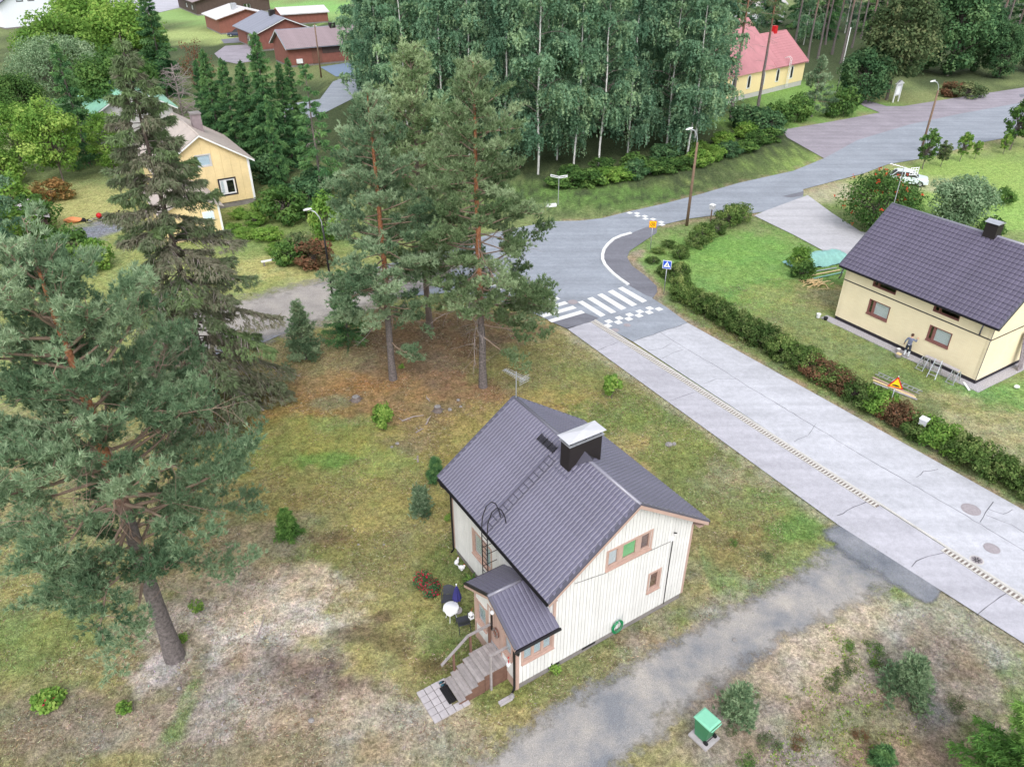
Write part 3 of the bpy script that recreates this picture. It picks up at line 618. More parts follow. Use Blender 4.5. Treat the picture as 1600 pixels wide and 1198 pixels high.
def siding(parent, W, s0, s1, bottom, top, openings, pitch, m, d0=0.0, ridge=None, name='board'):
    n = round((s1-s0)/pitch); w = (s1-s0)/n
    for k in range(n):
        a, b = s0+k*w, s0+(k+1)*w
        for lo, hi, istop in spans(a, b, bottom, top, openings):
            mb = MB(); W.poly(mb, col_poly(a+.010, b-.010, lo, hi, istop, top, ridge), d0+.002, d0+(.044 if k % 2 else .041))
            mb.obj(name, m, parent)
def window(parent, W, s0, s1, t0, t1, splits=(), trim=.1, d=.04, sash='trim', trim_m='trim', rec=.025, blinds=('curtain',), bh=1.0, sill=True, name='window', mull=.07, sash_w=.05):
    mb = MB()
    W.box(mb, s0-trim, s0, t0-trim, t1+trim, 0, d+.02); W.box(mb, s1, s1+trim, t0-trim, t1+trim, 0, d+.02)
    W.box(mb, s0, s1, t1, t1+trim, 0, d+.022); W.box(mb, s0, s1, t0-trim, t0, 0, d+.022)
    # reveals
    W.box(mb, s0, s0+.02, t0, t1, -rec-.03, d); W.box(mb, s1-.02, s1, t0, t1, -rec-.03, d); W.box(mb, s0+.02, s1-.02, t1-.02, t1, -rec-.03, d); W.box(mb, s0+.02, s1-.02, t0, t0+.02, -rec-.03, d)
    w = mb.obj(name, M[trim_m], parent)
    edges = [s0+.02]+[s0+(s1-s0)*f for f in splits]+[s1-.02]
    for i, (a, b) in enumerate(zip(edges[:-1], edges[1:])):
        sb = MB(); e = sash_w
        a2 = a+(mull/2 if i else 0); b2 = b-(mull/2 if i < len(edges)-2 else 0)
        if i: W.box(sb, a-mull/2, a+mull/2-.001, t0+.02, t1-.02, -rec-.02, d-.01)
        W.box(sb, a2, a2+e, t0+.02, t1-.02, -rec-.01, -rec+.04); W.box(sb, b2-e, b2, t0+.02, t1-.02, -rec-.01, -rec+.04)
        W.box(sb, a2+e, b2-e, t0+.02, t0+.02+e, -rec-.01, -rec+.038); W.box(sb, a2+e, b2-e, t1-.02-e, t1-.02, -rec-.01, -rec+.038)
        sb.obj('sash', M[sash], w)
        W.box(MB(), a2+e, b2-e, t0+.02+e, t1-.02-e, -rec-.004, -rec+.002).obj('pane', M['glass'], w)
        bl = blinds[i % len(blinds)]
        if bl:
            h = (t1-t0)*bh; W.box(MB(), a2+e*.5, b2-e*.5, max(t0+.03, t1-.03-h), t1-.03, -rec-.012, -rec-.007).obj('curtain', M[bl], w)
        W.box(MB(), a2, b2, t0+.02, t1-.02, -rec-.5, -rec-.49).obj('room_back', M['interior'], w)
    if sill:
        sb = MB(); W.poly(sb, [(s0-trim, t0-trim-.04), (s1+trim, t0-trim-.04), (s1+trim, t0-trim), (s0-trim, t0-trim)], 0, d+.07); sb.obj('sill', M[trim_m], w)
    return w
def course_mesh(name, length, n, pitch, m, amp=.026, step=.03, scallop=0.0):
    ts = [0, .06, .16, .38, .62, .84, .94]; pr = [0, .7, .92, 1, .98, .86, .6]
    xs_ = []; hs = []
    for k in range(n):
        for t, p in zip(ts, pr): xs_.append((k+t)/n*length); hs.append(p*amp)
    xs_.append(length); hs.append(0)
    xs_ = np.array(xs_); hs = np.array(hs); m_ = len(xs_)
    sc = scallop*hs/amp
    rows = [np.stack([xs_, -sc, hs*0+.0], 1), np.stack([xs_, -sc, hs+step], 1), np.stack([xs_, -sc+.0, hs+step], 1), np.stack([xs_, 0*xs_+pitch*.5, hs+step*.45], 1), np.stack([xs_, 0*xs_+pitch+.01, hs], 1)]
    V = np.concatenate(rows); q = []
    for r in (0, 2, 3):
        i = np.arange(m_-1); q.append(np.stack([r*m_+i, r*m_+i+1, (r+1)*m_+i+1, (r+1)*m_+i], 1))
    me = np_mesh(name, V, quads=np.concatenate(q)); me.polygons.foreach_set('use_smooth', [False]*(m_-1)+[True]*(2*(m_-1))); me.materials.append(m); me.update(); return me
def roof_side(roof, u0, u1, eave, ridge, ncourse, wave, m, flip, amp=.026, step=.03, scallop=0.0, cache={}, lift=.03, nm='tile_course'):
    # eave, ridge: (v, z).  Courses run along u; flip keeps the outer face up on the far slope
    e = Vector((0, eave[0], eave[1])); r = Vector((0, ridge[0], ridge[1])); d = (r-e); Ls = d.length; d.normalize()
    Lr = u1-u0; n = round(Lr/wave); pitch = Ls/ncourse
    key = (round(Lr, 3), n, round(pitch, 4), m.name, amp)
    if key not in cache: cache[key] = course_mesh(nm, Lr, n, pitch, m, amp, step, scallop)
    x = Vector((1, 0, 0)) if not flip else Vector((-1, 0, 0)); nrm = x.cross(d)
    for k in range(ncourse):
        o = link(nm, cache[key], roof)
        base = Vector((u0 if not flip else u1, e.y, e.z))+d*(k*pitch)+nrm*lift
        o.matrix_basis = Matrix(((x.x, d.x, nrm.x, base.x), (x.y, d.y, nrm.y, base.y), (x.z, d.z, nrm.z, base.z), (0, 0, 0, 1)))
def gable_roof(parent, u0, u1, v0, v1, He, Rz, vr, ncourse, wave, m, trim_m, barge_m, thick=.1, cap_r=.08, amp=.026, step=.03, scallop=0.0, gutter=None, nc2=None, tiles=True, barge=.16):
    mb = MB(); mb.ext([(u0, v0, He), (u0, vr, Rz), (u0, v1, He), (u0, v1, He-thick), (u0, vr, Rz-thick*1.15), (u0, v0, He-thick)], (u1-u0, 0, 0))
    roof = mb.obj('roof', trim_m, parent)
    if tiles:
        roof_side(roof, u0, u1, (v0, He), (vr, Rz), ncourse, wave, m, False, amp, step, scallop)
        roof_side(roof, u0, u1, (v1, He), (vr, Rz), nc2 or ncourse, wave, m, True, amp, step, scallop)
    cap = MB(); n = 6
    cap.tube([(u0-.02, vr, Rz+.03), (u1+.02, vr, Rz+.03)], cap_r, 10)
    cap.obj('ridge_cap', M['ridge'] if trim_m.name == 'metal_roof_trim' else trim_m, roof, smooth=True)
    for ue, s in ((u1, 1), (u0, -1)):
        for va in (v0, v1):
            b = MB(); d = Vector((0, vr-va, Rz-He)); q = d.normalized(); 
            x0, x1 = (ue, ue+.045*s)
            z1, z2 = .02, -barge
            b.ext([(x0, va, He+z1), (x0, vr, Rz+z1), (x0, vr, Rz+z2), (x0, va, He+z2)], (x1-x0, 0, 0)); b.obj('barge_board', barge_m, roof)
            e = MB(); nz = Vector((0, -q.z, q.y)) if va == v0 else Vector((0, q.z, -q.y))
            if nz.z < 0: nz = -nz
            a = Vector((ue-.10*s, va, He))+nz*.02; c_ = Vector((ue-.10*s, vr, Rz))+nz*.02
            e.ext([a, a+nz*.075, c_+nz*.075, c_], (.16*s, 0, 0)); e.obj('edge_flashing', trim_m, roof)
    if gutter:
        for va, s in ((v0, -1), (v1, 1)):
            g = MB(); c0 = (va+s*.06, He-.05); prof = [(c0[0]+.065*math.cos(t), c0[1]+.065*math.sin(t)) for t in [math.pi+math.pi*k/6 for k in range(7)]]
            prof2 = [(c0[0]+.05*math.cos(t), c0[1]+.05*math.sin(t)) for t in [2*math.pi-math.pi*k/6 for k in range(7)]]
            g.ext([(u0, y, z) for y, z in prof+prof2], (u1-u0, 0, 0)); g.obj('gutter', gutter, roof)
    return roof
def simple_windows(house, W, rects, trim_m='white', blinds=('curtain',), sash='white', splits=(), trim=.08):
    for r in rects: window(house, W, *r, splits=splits, trim_m=trim_m, sash=sash, blinds=blinds, trim=trim, sill=False, rec=.06)

# ================================================================== main house
hA = thing('wooden_house', 'cream board house with dark tiled roof, black chimney and entrance porch steps', 'house', (1.553, 19.522, 0), R(-57.353))
LA, WA, HE, RZ = 7.9, 7.13, 4.564, 7.405
kA = (RZ-HE)/(WA/2+.482)
topA = lambda v: HE-.14+kA*(min(v, WA-v)+.482)
gable = Wall((0, 0, 0), (0, 1, 0), (1, 0, 0)); left = Wall((0, 0, 0), (-1, 0, 0), (0, -1, 0)); backg = Wall((-LA, WA, 0), (0, -1, 0), (-1, 0, 0)); right = Wall((-LA, WA, 0), (1, 0, 0), (0, 1, 0))
WIN_UP = (2.52, 4.70, 4.40, 5.26); WIN_LO = (4.96, 5.50, 1.72, 2.68); WIN_LEFT = (4.50, 6.00, 1.66, 2.96)
PV, PU = -1.65, -3.05                       # porch front plane, porch left end
WIN_SIDE = (-1.36, -.02, 1.55, 2.55)
wl = MB()
wall_mesh(wl, gable, 0, WA, .42, topA, [WIN_UP, WIN_LO], -.16, 0, ridge=WA/2)
wall_mesh(wl, left, .16, LA-.16, .42, lambda s: HE+.18, [WIN_LEFT], -.16, 0)
wall_mesh(wl, backg, 0, WA, .42, lambda v: topA(v), [], -.16, 0, ridge=WA/2)
wall_mesh(wl, right, .16, LA-.16, .42, lambda s: HE+.18, [], -.16, 0)
wallA = wl.obj('wall', M['cream_wall'], hA)
MB().box(-LA+.04, -.04, .04, WA-.04, -.3, .44).box(-LA+.02, -.02, .02, WA-.02, .40, .425).obj('plinth', M['plinth'], hA)
siding(wallA, gable, .07, WA-.07, .36, topA, [WIN_UP, WIN_LO], .172, M['cream'], ridge=WA/2)
siding(wallA, left, .07, LA-.07, .36, lambda s: HE+.12, [WIN_LEFT, (0, -PU+.0, .3, 3.2)], .172, M['cream'])
for W_, s_ in ((gable, WA), (left, LA)):
    b = MB(); W_.box(b, s_-.1, s_+.02, .34, 4.42, .0, .05); b.obj('corner_board', M['trim'], wallA)
b = MB(); gable.box(b, -.0, .12, 2.9, 4.35, .0, .05); b.obj('corner_board', M['trim'], wallA)
w = window(hA, gable, *WIN_UP, splits=(.29, .72), blinds=('curtain', 'green_blind', 'brown_curtain'), bh=.86, mull=.2)
w['label'] = 'wide gable window of three lights, the middle one with a green blind'
window(hA, gable, *WIN_LO, blinds=('brown_curtain',), bh=.9)
window(hA, left, *WIN_LEFT, splits=(.42,), blinds=('blue_blind', 'curtain'), mull=.16)
for v0_, v1_ in ((1.62, 2.3), (-.1, .45)):
    b = MB(); gable.box(b, v0_, v1_, .12, .38, -.03, -.015); b.obj('cellar_window', M['interior'], hA)
roofA = gable_roof(hA, -LA-.352, .378, -.482, WA+.482, HE, RZ, WA/2, 14, .1835, M['tile'], M['tile_trim'], M['trim'], gutter=M['black_metal'], amp=.042, step=.042)
# seam bands where the soffit closes the eaves
b = MB(); b.box(-LA-.3, .33, -.40, -.03, HE-.16, HE-.13).box(-LA-.3, .33, WA+.03, WA+.40, HE-.16, HE-.13); b.obj('soffit', M['trim'], roofA)
def dpipe(pts, parent, r=.045): MB().tube(pts, r, 8).obj('downpipe', M['black_metal'], parent, smooth=True)
dpipe([(-LA-.1, -.54, HE-.1), (-LA-.1, -.5, HE-.3), (-LA+.02, -.12, HE-.75), (-LA+.02, -.11, .25), (-LA+.02, -.25, .1)], hA)
# chimney on the ridge
ch = MB().box(-3.62, -3.03, 2.80, 4.42, 6.2, 8.22).obj('chimney', M['chimney'], hA)
MB().box(-3.68, -2.97, 2.74, 4.48, 8.22, 8.27).obj('crown', M['galv'], ch)
cp = MB()
for uu in (-3.58, -3.07):
    for vv in (2.86, 3.61, 4.36): cp.box(uu-.02, uu+.02, vv-.02, vv+.02, 8.27, 8.45)
cp.obj('cap_leg', M['black_metal'], ch)
c2 = MB(); c2.add([(-3.73,2.67,8.44),(-2.93,2.67,8.44),(-2.93,4.55,8.44),(-3.73,4.55,8.44),(-3.33,3.61,8.55)], [(0,1,4),(1,2,4),(2,3,4),(3,0,4),(3,2,1,0)]); c2.obj('cap', M['capwhite'], ch)
fl = MB(); zs = lambda v: HE+kA*(min(v, WA-v)+.482)
fl.add([(-3.78,2.55,zs(2.55)+.085),(-2.86,2.55,zs(2.55)+.085),(-2.86,3.56,zs(3.56)+.085),(-3.78,3.56,zs(3.56)+.085)], [(0,1,2,3)])
fl.add([(-2.86,4.7,zs(4.7)+.085),(-3.78,4.7,zs(4.7)+.085),(-3.78,3.57,zs(3.57)+.085),(-2.86,3.57,zs(3.57)+.085)], [(0,1,2,3)])
fl.add([(-3.03,3.1,zs(3.1)+.09),(-2.5,3.565,RZ+.22),(-3.03,3.565,RZ+.32)], [(0,1,2)]); fl.add([(-3.03,4.1,zs(4.1)+.09),(-3.03,3.565,RZ+.32),(-2.5,3.565,RZ+.22)], [(0,1,2)])
fl.obj('flashing', M['tile_trim'], ch)
# roof ladder, walkway, wall ladder
def on_roof(u, v, d=.1): n = Vector((0, -kA, 1)).normalized(); return Vector((u, v, zs(v)))+n*d
rl = MB()
for uu in (-4.36, -3.92): rl.bar(on_roof(uu, -.42, .12), on_roof(uu, 2.85, .12), .035, .035)
for k in range(13): v = -.2+k*.25; rl.bar(on_roof(-4.36, v, .13), on_roof(-3.92, v, .13), .025, .025)
rl.obj('roof_ladder', M['tile_trim'], roofA)
wk = MB()
for k in range(7): v = 2.98+k*.036; wk.bar(on_roof(-5.42, v, .17), on_roof(-4.26, v, .17), .018, .02)
for uu in (-5.42, -5.0, -4.65, -4.28): wk.bar(on_roof(uu, 2.95, .155), on_roof(uu, 3.24, .155), .03, .02); wk.bar(on_roof(uu, 3.05, .03), on_roof(uu, 3.05, .17), .03, .03)
wk.obj('roof_walkway', M['black_metal'], roofA)
wk = MB(); n2 = Vector((0, kA, 1)).normalized()
for k in range(4): v = 3.9+k*.06; wk.bar(Vector((-4.1, v, zs(v)))+n2*.16, Vector((-3.72, v, zs(v)))+n2*.16, .03, .02)
wk.obj('roof_walkway', M['black_metal'], roofA)
ld = MB()
for uu in (-4.0, -3.57):
    ld.tube([(uu, -.74, .5), (uu, -.74, 4.9), (uu, -.69, 5.55), (uu, -.5, 6.02), (uu, -.26, 6.14), (uu, -.06, 5.95), (uu, .1, 5.5), (uu, .16, zs(.16)+.1)], .022, 6)
    for z in (1.3, 2.85, 3.9): ld.tube([(uu, -.74, z), (uu, -.02, z)], .016, 6)
for k in range(15): ld.tube([(-4.0, -.74, .7+k*.28), (-3.57, -.74, .7+k*.28)], .013, 5)
ld.obj('wall_ladder', M['black_metal'], hA)
# service mast, cable, thin eave cable
sv = MB(); gable.box(sv, 5.86, 6.02, 4.1, 4.3, .036, .09); sv.obj('junction_box', M['plastic_white'], hA)
sv = MB(); sv.tube([(.1, 5.95, 4.12), (.075, 5.97, 3.2), (.065, 6.0, 1.2), (.06, 6.02, .3)], .018, 6).tube([(.05, 6.0, 4.5), (.16, 6.05, 4.55), (.2, 6.0, 4.62), (.1, 5.95, 4.6)], .02, 6); sv.obj('supply_cable', M['black_metal'], hA)
sv = MB(); sv.tube([(.06, 5.9, 4.1), (.06, 4.6, 4.19), (.06, 2.4, 4.22), (.06, .95, 4.5)], .008, 5); sv.obj('wall_wire', M['chimney'], hA)
# TV aerial
an = thing('tv_aerial', 'thin multi-element television aerial on the ridge end of the cream house', 'aerial')
an.parent = None
mA = Matrix.Translation((1.553, 19.522, 0)) @ Matrix.Rotation(R(-57.353), 4, 'Z')
pA = lambda u, v, z: mA @ Vector((u, v, z))
base = pA(-8.1, WA/2, RZ-.3); an.location = base
MB().tube([(0,0,0),(0,0,1.75)], .022, 6).obj('mast', M['galv'], an)
bm = MB(); bd = Vector((-.62, .62, 0)).normalized()
bm.tube([Vector((0,0,1.55))-bd*.55, Vector((0,0,1.55))+bd*.75], .014, 5); bm.obj('boom', M['galv'], an)
el = MB(); cr = Vector((.72, .69, 0))
for k in range(12): p = Vector((0,0,1.56))+bd*(-.55+k*.115); w_ = .28-.012*k; el.tube([p-cr*w_, p+cr*w_], .01, 4)
for k in range(4): p = Vector((0,0,1.4+.1*k))-bd*.5; el.tube([p-cr*.3, p+cr*.3], .01, 4)
el.obj('elements', M['galv'], an)
# ---- porch
pfront = Wall((0, PV, 0), (-1, 0, 0), (0, -1, 0)); pside = Wall((0, 0, 0), (0, 1, 0), (1, 0, 0)); pleft = Wall((PU, PV, 0), (0, 1, 0), (-1, 0, 0))
PR, PRZ, PEZ = -1.48, 4.08, 3.02
ptop = lambda s: PRZ-.12-abs((-s)-PR)*((PRZ-PEZ)/1.9)
pm = MB()
P_WL = (2.18, 2.88, 1.36, 2.46); P_WR = (.30, .82, 1.60, 2.56); P_DOOR = (1.04, 1.94, 1.0, 2.96)
wall_mesh(pm, pfront, 0, -PU, .42, ptop, [P_WL, P_WR, P_DOOR], -.1, 0, ridge=-PR)
wall_mesh(pm, pside, PV+.1, 0, .42, lambda s: 3.1, [(WIN_SIDE[0], 0, WIN_SIDE[2], WIN_SIDE[3])], -.1, 0)
wall_mesh(pm, pleft, .1, -PV, .42, lambda s: 3.1, [], -.1, 0)
porch = pm.obj('porch', M['cream_wall'], hA)
siding(porch, pfront, .12, -PU-.1, .56, ptop, [P_WL, P_WR, P_DOOR, (2.04, 2.98, 1.28, 2.6), (.16, .94, 1.5, 2.7)], .15, M['cream'], ridge=-PR)
siding(porch, pside, PV+.1, -.0, .36, lambda s: 3.05, [WIN_SIDE], .165, M['cream'])
for W_, a0, a1, t0, t1 in ((pfront, -.04, .11, .05, 3.0), (pfront, -PU-.1, -PU+.04, .05, 3.0), (pside, PV-.0, PV+.1, .05, 2.95)):
    b = MB(); W_.box(b, a0, a1, t0, t1, .0, .052); b.obj('corner_board', M['trim'], porch)
b = MB(); pfront.box(b, .11, 1.0, .02, .56, .0, .03); pfront.box(b, 1.96, -PU-.1, .02, .56, .0, .03); b.obj('skirt_board', M['trim'], porch)
MB().box(PU+.06, -.03, PV+.08, .1, -.3, .43).obj('porch_plinth', M['plinth'], porch)
window(hA, pfront, *P_WL, blinds=('blue_blind',), sash_w=.04); window(hA, pfront, *P_WR, blinds=('blue_blind',), sash_w=.04)
window(hA, pside, *WIN_SIDE, splits=(.34, .67), blinds=('blue_blind',), bh=.9, mull=.06, sash_w=.035)
dr = MB(); pfront.box(dr, *P_DOOR, -.08, -.02)
door = dr.obj('door', M['trim'], hA)
b = MB(); pfront.box(b, .94, 1.04, 1.0, 3.06, .0, .05); pfront.box(b, 1.94, 2.04, 1.0, 3.06, 0, .05); pfront.box(b, 1.04, 1.94, 2.96, 3.06, 0, .05); b.obj('door_frame', M['trim'], door)
for k in range(5): b = MB(); pfront.box(b, 1.07+k*.17, 1.07+k*.17+.155, 1.06, 2.9, -.02, .0); b.obj('door_board', M['trim'], door)
b = MB(); pfront.box(b, 1.72, 1.80, 1.75, 2.6, .0, .045); b.obj('handle', M['black_metal'], door)
b = MB(); pfront.box(b, 1.04, 1.94, 1.0, 1.05, -.02, .03); b.obj('threshold', M['galv'], door)
# porch roof: slopes fall to either side of a ridge that runs out from the house
pr = thing_ = None
proof = MB(); proof.ext([(-3.38, PV-.3, PEZ), (PR, PV-.3, PRZ), (.42, PV-.3, PEZ), (.42, PV-.3, PEZ-.08), (PR, PV-.3, PRZ-.09), (-3.38, PV-.3, PEZ-.08)], (0, 1.95+.03, 0))
proof = proof.obj('porch_roof', M['tile_trim'], hA)
def porch_side(u_e, sgn):
    e = Vector((u_e, PV-.3, PEZ)); r = Vector((PR, PV-.3, PRZ)); d = (r-e); Ls = d.length; d.normalize()
    x = Vector((0, 1, 0)) if sgn > 0 else Vector((0, -1, 0)); nrm = x.cross(d)
    if nrm.z < 0: x = -x; nrm = x.cross(d)
    Lr = 1.98; me = course_mesh('tile_course', Lr, 11, Ls/6, M['tile'], .03, .022)
    for k in range(6):
        o = link('tile_course', me, proof); y0 = PV-.3 if x.y > 0 else PV-.3+Lr
        base = Vector((e.x, y0, e.z))+d*(k*Ls/6)+nrm*.02
        o.matrix_basis = Matrix(((x.x, d.x, nrm.x, base.x), (x.y, d.y, nrm.y, base.y), (x.z, d.z, nrm.z, base.z), (0, 0, 0, 1)))
porch_side(-3.38, 1); porch_side(.42, -1)
MB().tube([(PR, PV-.34, PRZ+.05), (PR, -1.1, PRZ+.05), (PR, -.5, PRZ+.05)], .07, 10).obj('ridge_cap', M['ridge'], proof, smooth=True)
for ue in (-3.38, .42):
    b = MB(); b.ext([(ue, PV-.3, PEZ+.02), (PR, PV-.3, PRZ+.02), (PR, PV-.3, PRZ-.13), (ue, PV-.3, PEZ-.13)], (0, -.04, 0)); b.obj('barge_board', M['trim'], proof)
    b = MB(); b.ext([(ue, PV-.36, PEZ+.03), (PR, PV-.36, PRZ+.03), (PR, PV-.36, PRZ+.10), (ue, PV-.36, PEZ+.10)], (0, .12, 0)); b.obj('edge_flashing', M['black_metal'] if ue < 0 else M['tile_trim'], proof)
b = MB(); b.tube([(.49, PV-.35, PEZ-.04), (.49, .05, PEZ-.04)], .06, 8); b.obj('gutter', M['black_metal'], proof)
b = MB(); b.tube([(-3.45, PV-.3, PEZ-.04), (-3.45, -.05, PEZ-.04)], .055, 8); b.obj('gutter', M['black_metal'], proof)
dpipe([(.49, PV-.22, PEZ-.08), (.45, PV-.2, PEZ-.3), (.06, PV-.14, PEZ-.6), (.06, PV-.12, .28), (.12, PV-.26, .14)], hA, .05)
# ---- porch steps
st = MB(); st.box(-1.79, -.6, -2.70, PV-.03, .0, .94).obj('landing_skirt', M['brown_wood'], hA)
lend = hA
for k in range(7):
    y0 = -2.74+k*.152; MB().box(-1.82, -.57, y0, y0+.145, .955, 1.0).obj('landing_plank', M['grey_wood'], hA)
for k in range(4):
    z = .8-.2*k; y1 = -2.72-.283*k
    for j in range(2): MB().box(-1.84, -.6, y1-.30+j*.152, y1-.30+j*.152+.145, z-.045, z).obj('tread_plank', M['grey_wood'], hA)
    MB().box(-1.80, -.64, y1+.0, y1+.02, z, z+.155).obj('riser', M['grey_wood'], hA)
for uu in (-1.80, -.64):
    b = MB(); pts = [(uu, -2.71, 0), (uu, -2.71, .93)]
    poly = [(uu, -2.71, -.05), (uu, -3.86, -.05), (uu, -3.86, .15), (uu, -3.58, .15), (uu, -3.58, .35), (uu, -3.30, .35), (uu, -3.30, .55), (uu, -3.02, .55), (uu, -3.02, .75), (uu, -2.71, .75)]
    b.ext(poly, (.03, 0, 0)); b.obj('stringer', M['brown_wood'], hA)
def railing(uu, pts, posts):
    for (v, z0, z1) in posts: MB().box(uu-.04, uu+.04, v-.04, v+.04, z0, z1).obj('rail_post', M['brown_wood'] if uu < -1 else M['grey_wood'], hA)
    for a, b_ in zip(pts[:-1], pts[1:]): MB().bar((uu, a[0], a[1]), (uu, b_[0], b_[1]), .11, .04).obj('handrail', M['grey_wood'], hA)
railing(-1.84, [(PV-.05, 2.02), (-2.72, 2.0), (-3.95, 1.08)], [(-2.62, -.05, 1.98), (-3.4, -.05, 1.48), (PV-.1, .95, 2.0)])
railing(-.56, [(PV-.05, 2.02), (-2.5, 2.0)], [(-2.46, -.05, 1.98)])
# ---- things at the house
def at_A(name, label, cat, u, v, z=0.0, rz=0.0, group=None):
    p = pA(u, v, z); return thing(name, label, cat, p, R(-57.353)+rz, group)
pv = at_A('paving', 'square concrete slabs laid in grass before the porch steps', 'paving', -1.3, -4.4)
rg = random.Random(4)
for i in range(5):
    for j in range(5):
        if j >= 3 and i >= 1 and (i, j) != (4, 3) and (i, j) != (4, 4) : continue
        if j == 4 and i == 0: continue
        u = -2.0+i*.315+.14; v = -5.02+j*.315+.14
        b = MB(); h = .03+rg.uniform(-.008, .008); b.box(-.145, .145, -.145, .145, -.05, h)
        o = b.obj('slab', M['slab'], pv, (u+1.3, v+4.4, .0)); o.rotation_euler = (rg.uniform(-.02, .02), rg.uniform(-.02, .02), rg.uniform(-.03, .03))
dm = at_A('doormat', 'dark ribbed doormat in front of the lowest porch step', 'doormat', -1.25, -4.02, .035)
MB().box(-.42, .42, -.17, .17, 0, .012).obj('mat', M['rubber'], dm)
b = MB()
for k in range(11): b.box(-.40+k*.078, -.40+k*.078+.04, -.15, .15, .012, .03)
for k in range(4): b.box(-.40, .42, -.15+k*.09, -.12+k*.09, .012, .028)
b.obj('ribs', M['black_metal'], dm)
for k in range(2):
    sh = at_A('clog', 'dark teal garden clog standing on the paving slabs by the lowest step', 'shoe', -1.86+.14*k, -3.98, .035, group='pair of clogs on the slabs')
    MB().lathe([(.045, 0), (.052, .02), (.045, .03)], 12).obj('sole', M['rubber'], sh).scale = (1, 2.4, 1)
    o = MB().blob((0, -.04, .04), (.045, .075, .04), 3, 10, 6, .02).obj('upper', mat('teal_clog%d' % k, col(30, 78, 92), .6), sh, smooth=True)
sb = at_A('splash_block', 'stone splash block under the porch downpipe', 'splash block', .2, PV-.55)
MB().box(-.1, .1, -.35, .2, -.02, .05).box(-.1, -.07, -.35, .2, .05, .09).box(.07, .1, -.35, .2, .05, .09).obj('trough', M['slab'], sb)
MB().blob((0, .22, .1), (.11, .11, .14), 5).obj('stone', M['stone'], sb)
# lamps, lanterns, wreath
lamp = at_A('porch_lamp', 'white globe lamp on the porch gable above the door', 'lamp', -1.48, PV-.05, 3.12)
MB().blob((0, -.1, 0), .09, 1, 12, 8, 0).obj('globe', M['plastic_white'], lamp, smooth=True); MB().tube([(0, 0.02, .05), (0, -.1, .06)], .02, 6).obj('bracket', M['black_metal'], lamp)
wr = at_A('wreath', 'dark twig wreath hanging on the porch door', 'wreath', -1.38, PV-.03, 2.0)
b = MB(); b.tube([(.16*math.cos(t), -.03, .2*math.sin(t)) for t in [2*math.pi*k/16 for k in range(17)]], .04, 6, False); b.obj('ring', M['trim_dark'], wr)
b = MB()
for k in range(10): t = k*.63; b.blob((.16*math.cos(t), -.06, .2*math.sin(t)), .045, k, 6, 4, .3)
b.obj('twigs', M['bark_grey'], wr)
def lantern(u, v, z, label):
    l = at_A('lantern', label, 'lantern', u, v, z); b = MB(); b.box(-.09, .09, -.09, .09, 0, .03); b.box(-.09, .09, -.09, .09, .22, .25)
    for x in (-.08, .08):
        for y in (-.08, .08): b.box(x-.012, x+.012, y-.012, y+.012, .03, .22)
    b.obj('frame', M['plastic_white'], l); MB().lathe([(.12, .25), (.03, .36), (.03, .38)], 4).obj('lantern_roof', M['plastic_white'], l)
    MB().box(-.06, .06, -.06, .06, .03, .21).obj('pane', M['glass'], l); MB().tube([(0, 0, .38), (0, .05, .5), (0, .1, .55)], .008, 5).obj('hook', M['red_paint'], l); return l
lantern(-3.28, PV-.12, 1.02, 'white lantern hanging from the porch corner beside the garden table')
l2 = at_A('lantern', 'white round wall pot with red sprig on the porch front by the downpipe', 'lantern', -.42, PV-.09, 1.02)
MB().lathe([(.05, 0), (.08, .05), (.08, .2), (.05, .22)], 12).obj('pot', M['plastic_white'], l2, smooth=True); MB().tube([(0, 0, .2), (.05, -.02, .35), (-.03, 0, .5), (.04, 0, .62)], .02, 5).obj('sprig', M['red_paint'], l2)
# coiled hose
hs = at_A('garden_hose', 'coiled green garden hose hanging on the cream gable wall', 'hose', .12, 3.33, .62)
b = MB()
for q in range(5):
    rr = .27+.022*q; b.tube([(.03*math.sin(q*2.1)+.03*(q % 2), rr*math.cos(t)*.82, rr*math.sin(t)) for t in [2*math.pi*k/22 for k in range(23)]], .02, 6, False)
b.obj('coil', M['green_hose'], hs, smooth=True); MB().tube([(-.06, 0, .34), (.08, 0, .34), (.1, 0, .38)], .025, 6).obj('hook', M['galv'], hs)
MB().tube([(.03, -.2, .28), (.02, -.12, .42), (.02, .1, .5), (.02, .2, .42), (.02, .22, .7)], .008, 5).obj('wire', M['galv'], hs)
# garden set
tb = at_A('garden_table', 'small round white garden table with cloth beside the red flowering bush', 'table', -4.47, -2.1)
MB().lathe([(.33, .70), (.34, .715), (.33, .73)], 28).obj('tabletop', M['plastic_white'], tb, smooth=True)
b = MB(); n = 36; vs = []
for k in range(n):
    t = 2*math.pi*k/n; r2 = .345+.02*math.sin(5*t); zz = .60+.06*math.sin(4*t+.6); vs += [(.335*math.cos(t), .335*math.sin(t), .733), (r2*math.cos(t), r2*math.sin(t), zz)]
b.add(vs, [(2*k, 2*k+1, (2*k+3) % (2*n), (2*k+2) % (2*n)) for k in range(n)]); b.obj('tablecloth', M['white'], tb, smooth=True)
for k in range(4):
    t = math.pi/4+k*math.pi/2; MB().tube([(.12*math.cos(t), .12*math.sin(t), .7), (.26*math.cos(t), .26*math.sin(t), 0)], .014, 6).obj('leg', M['white'], tb)
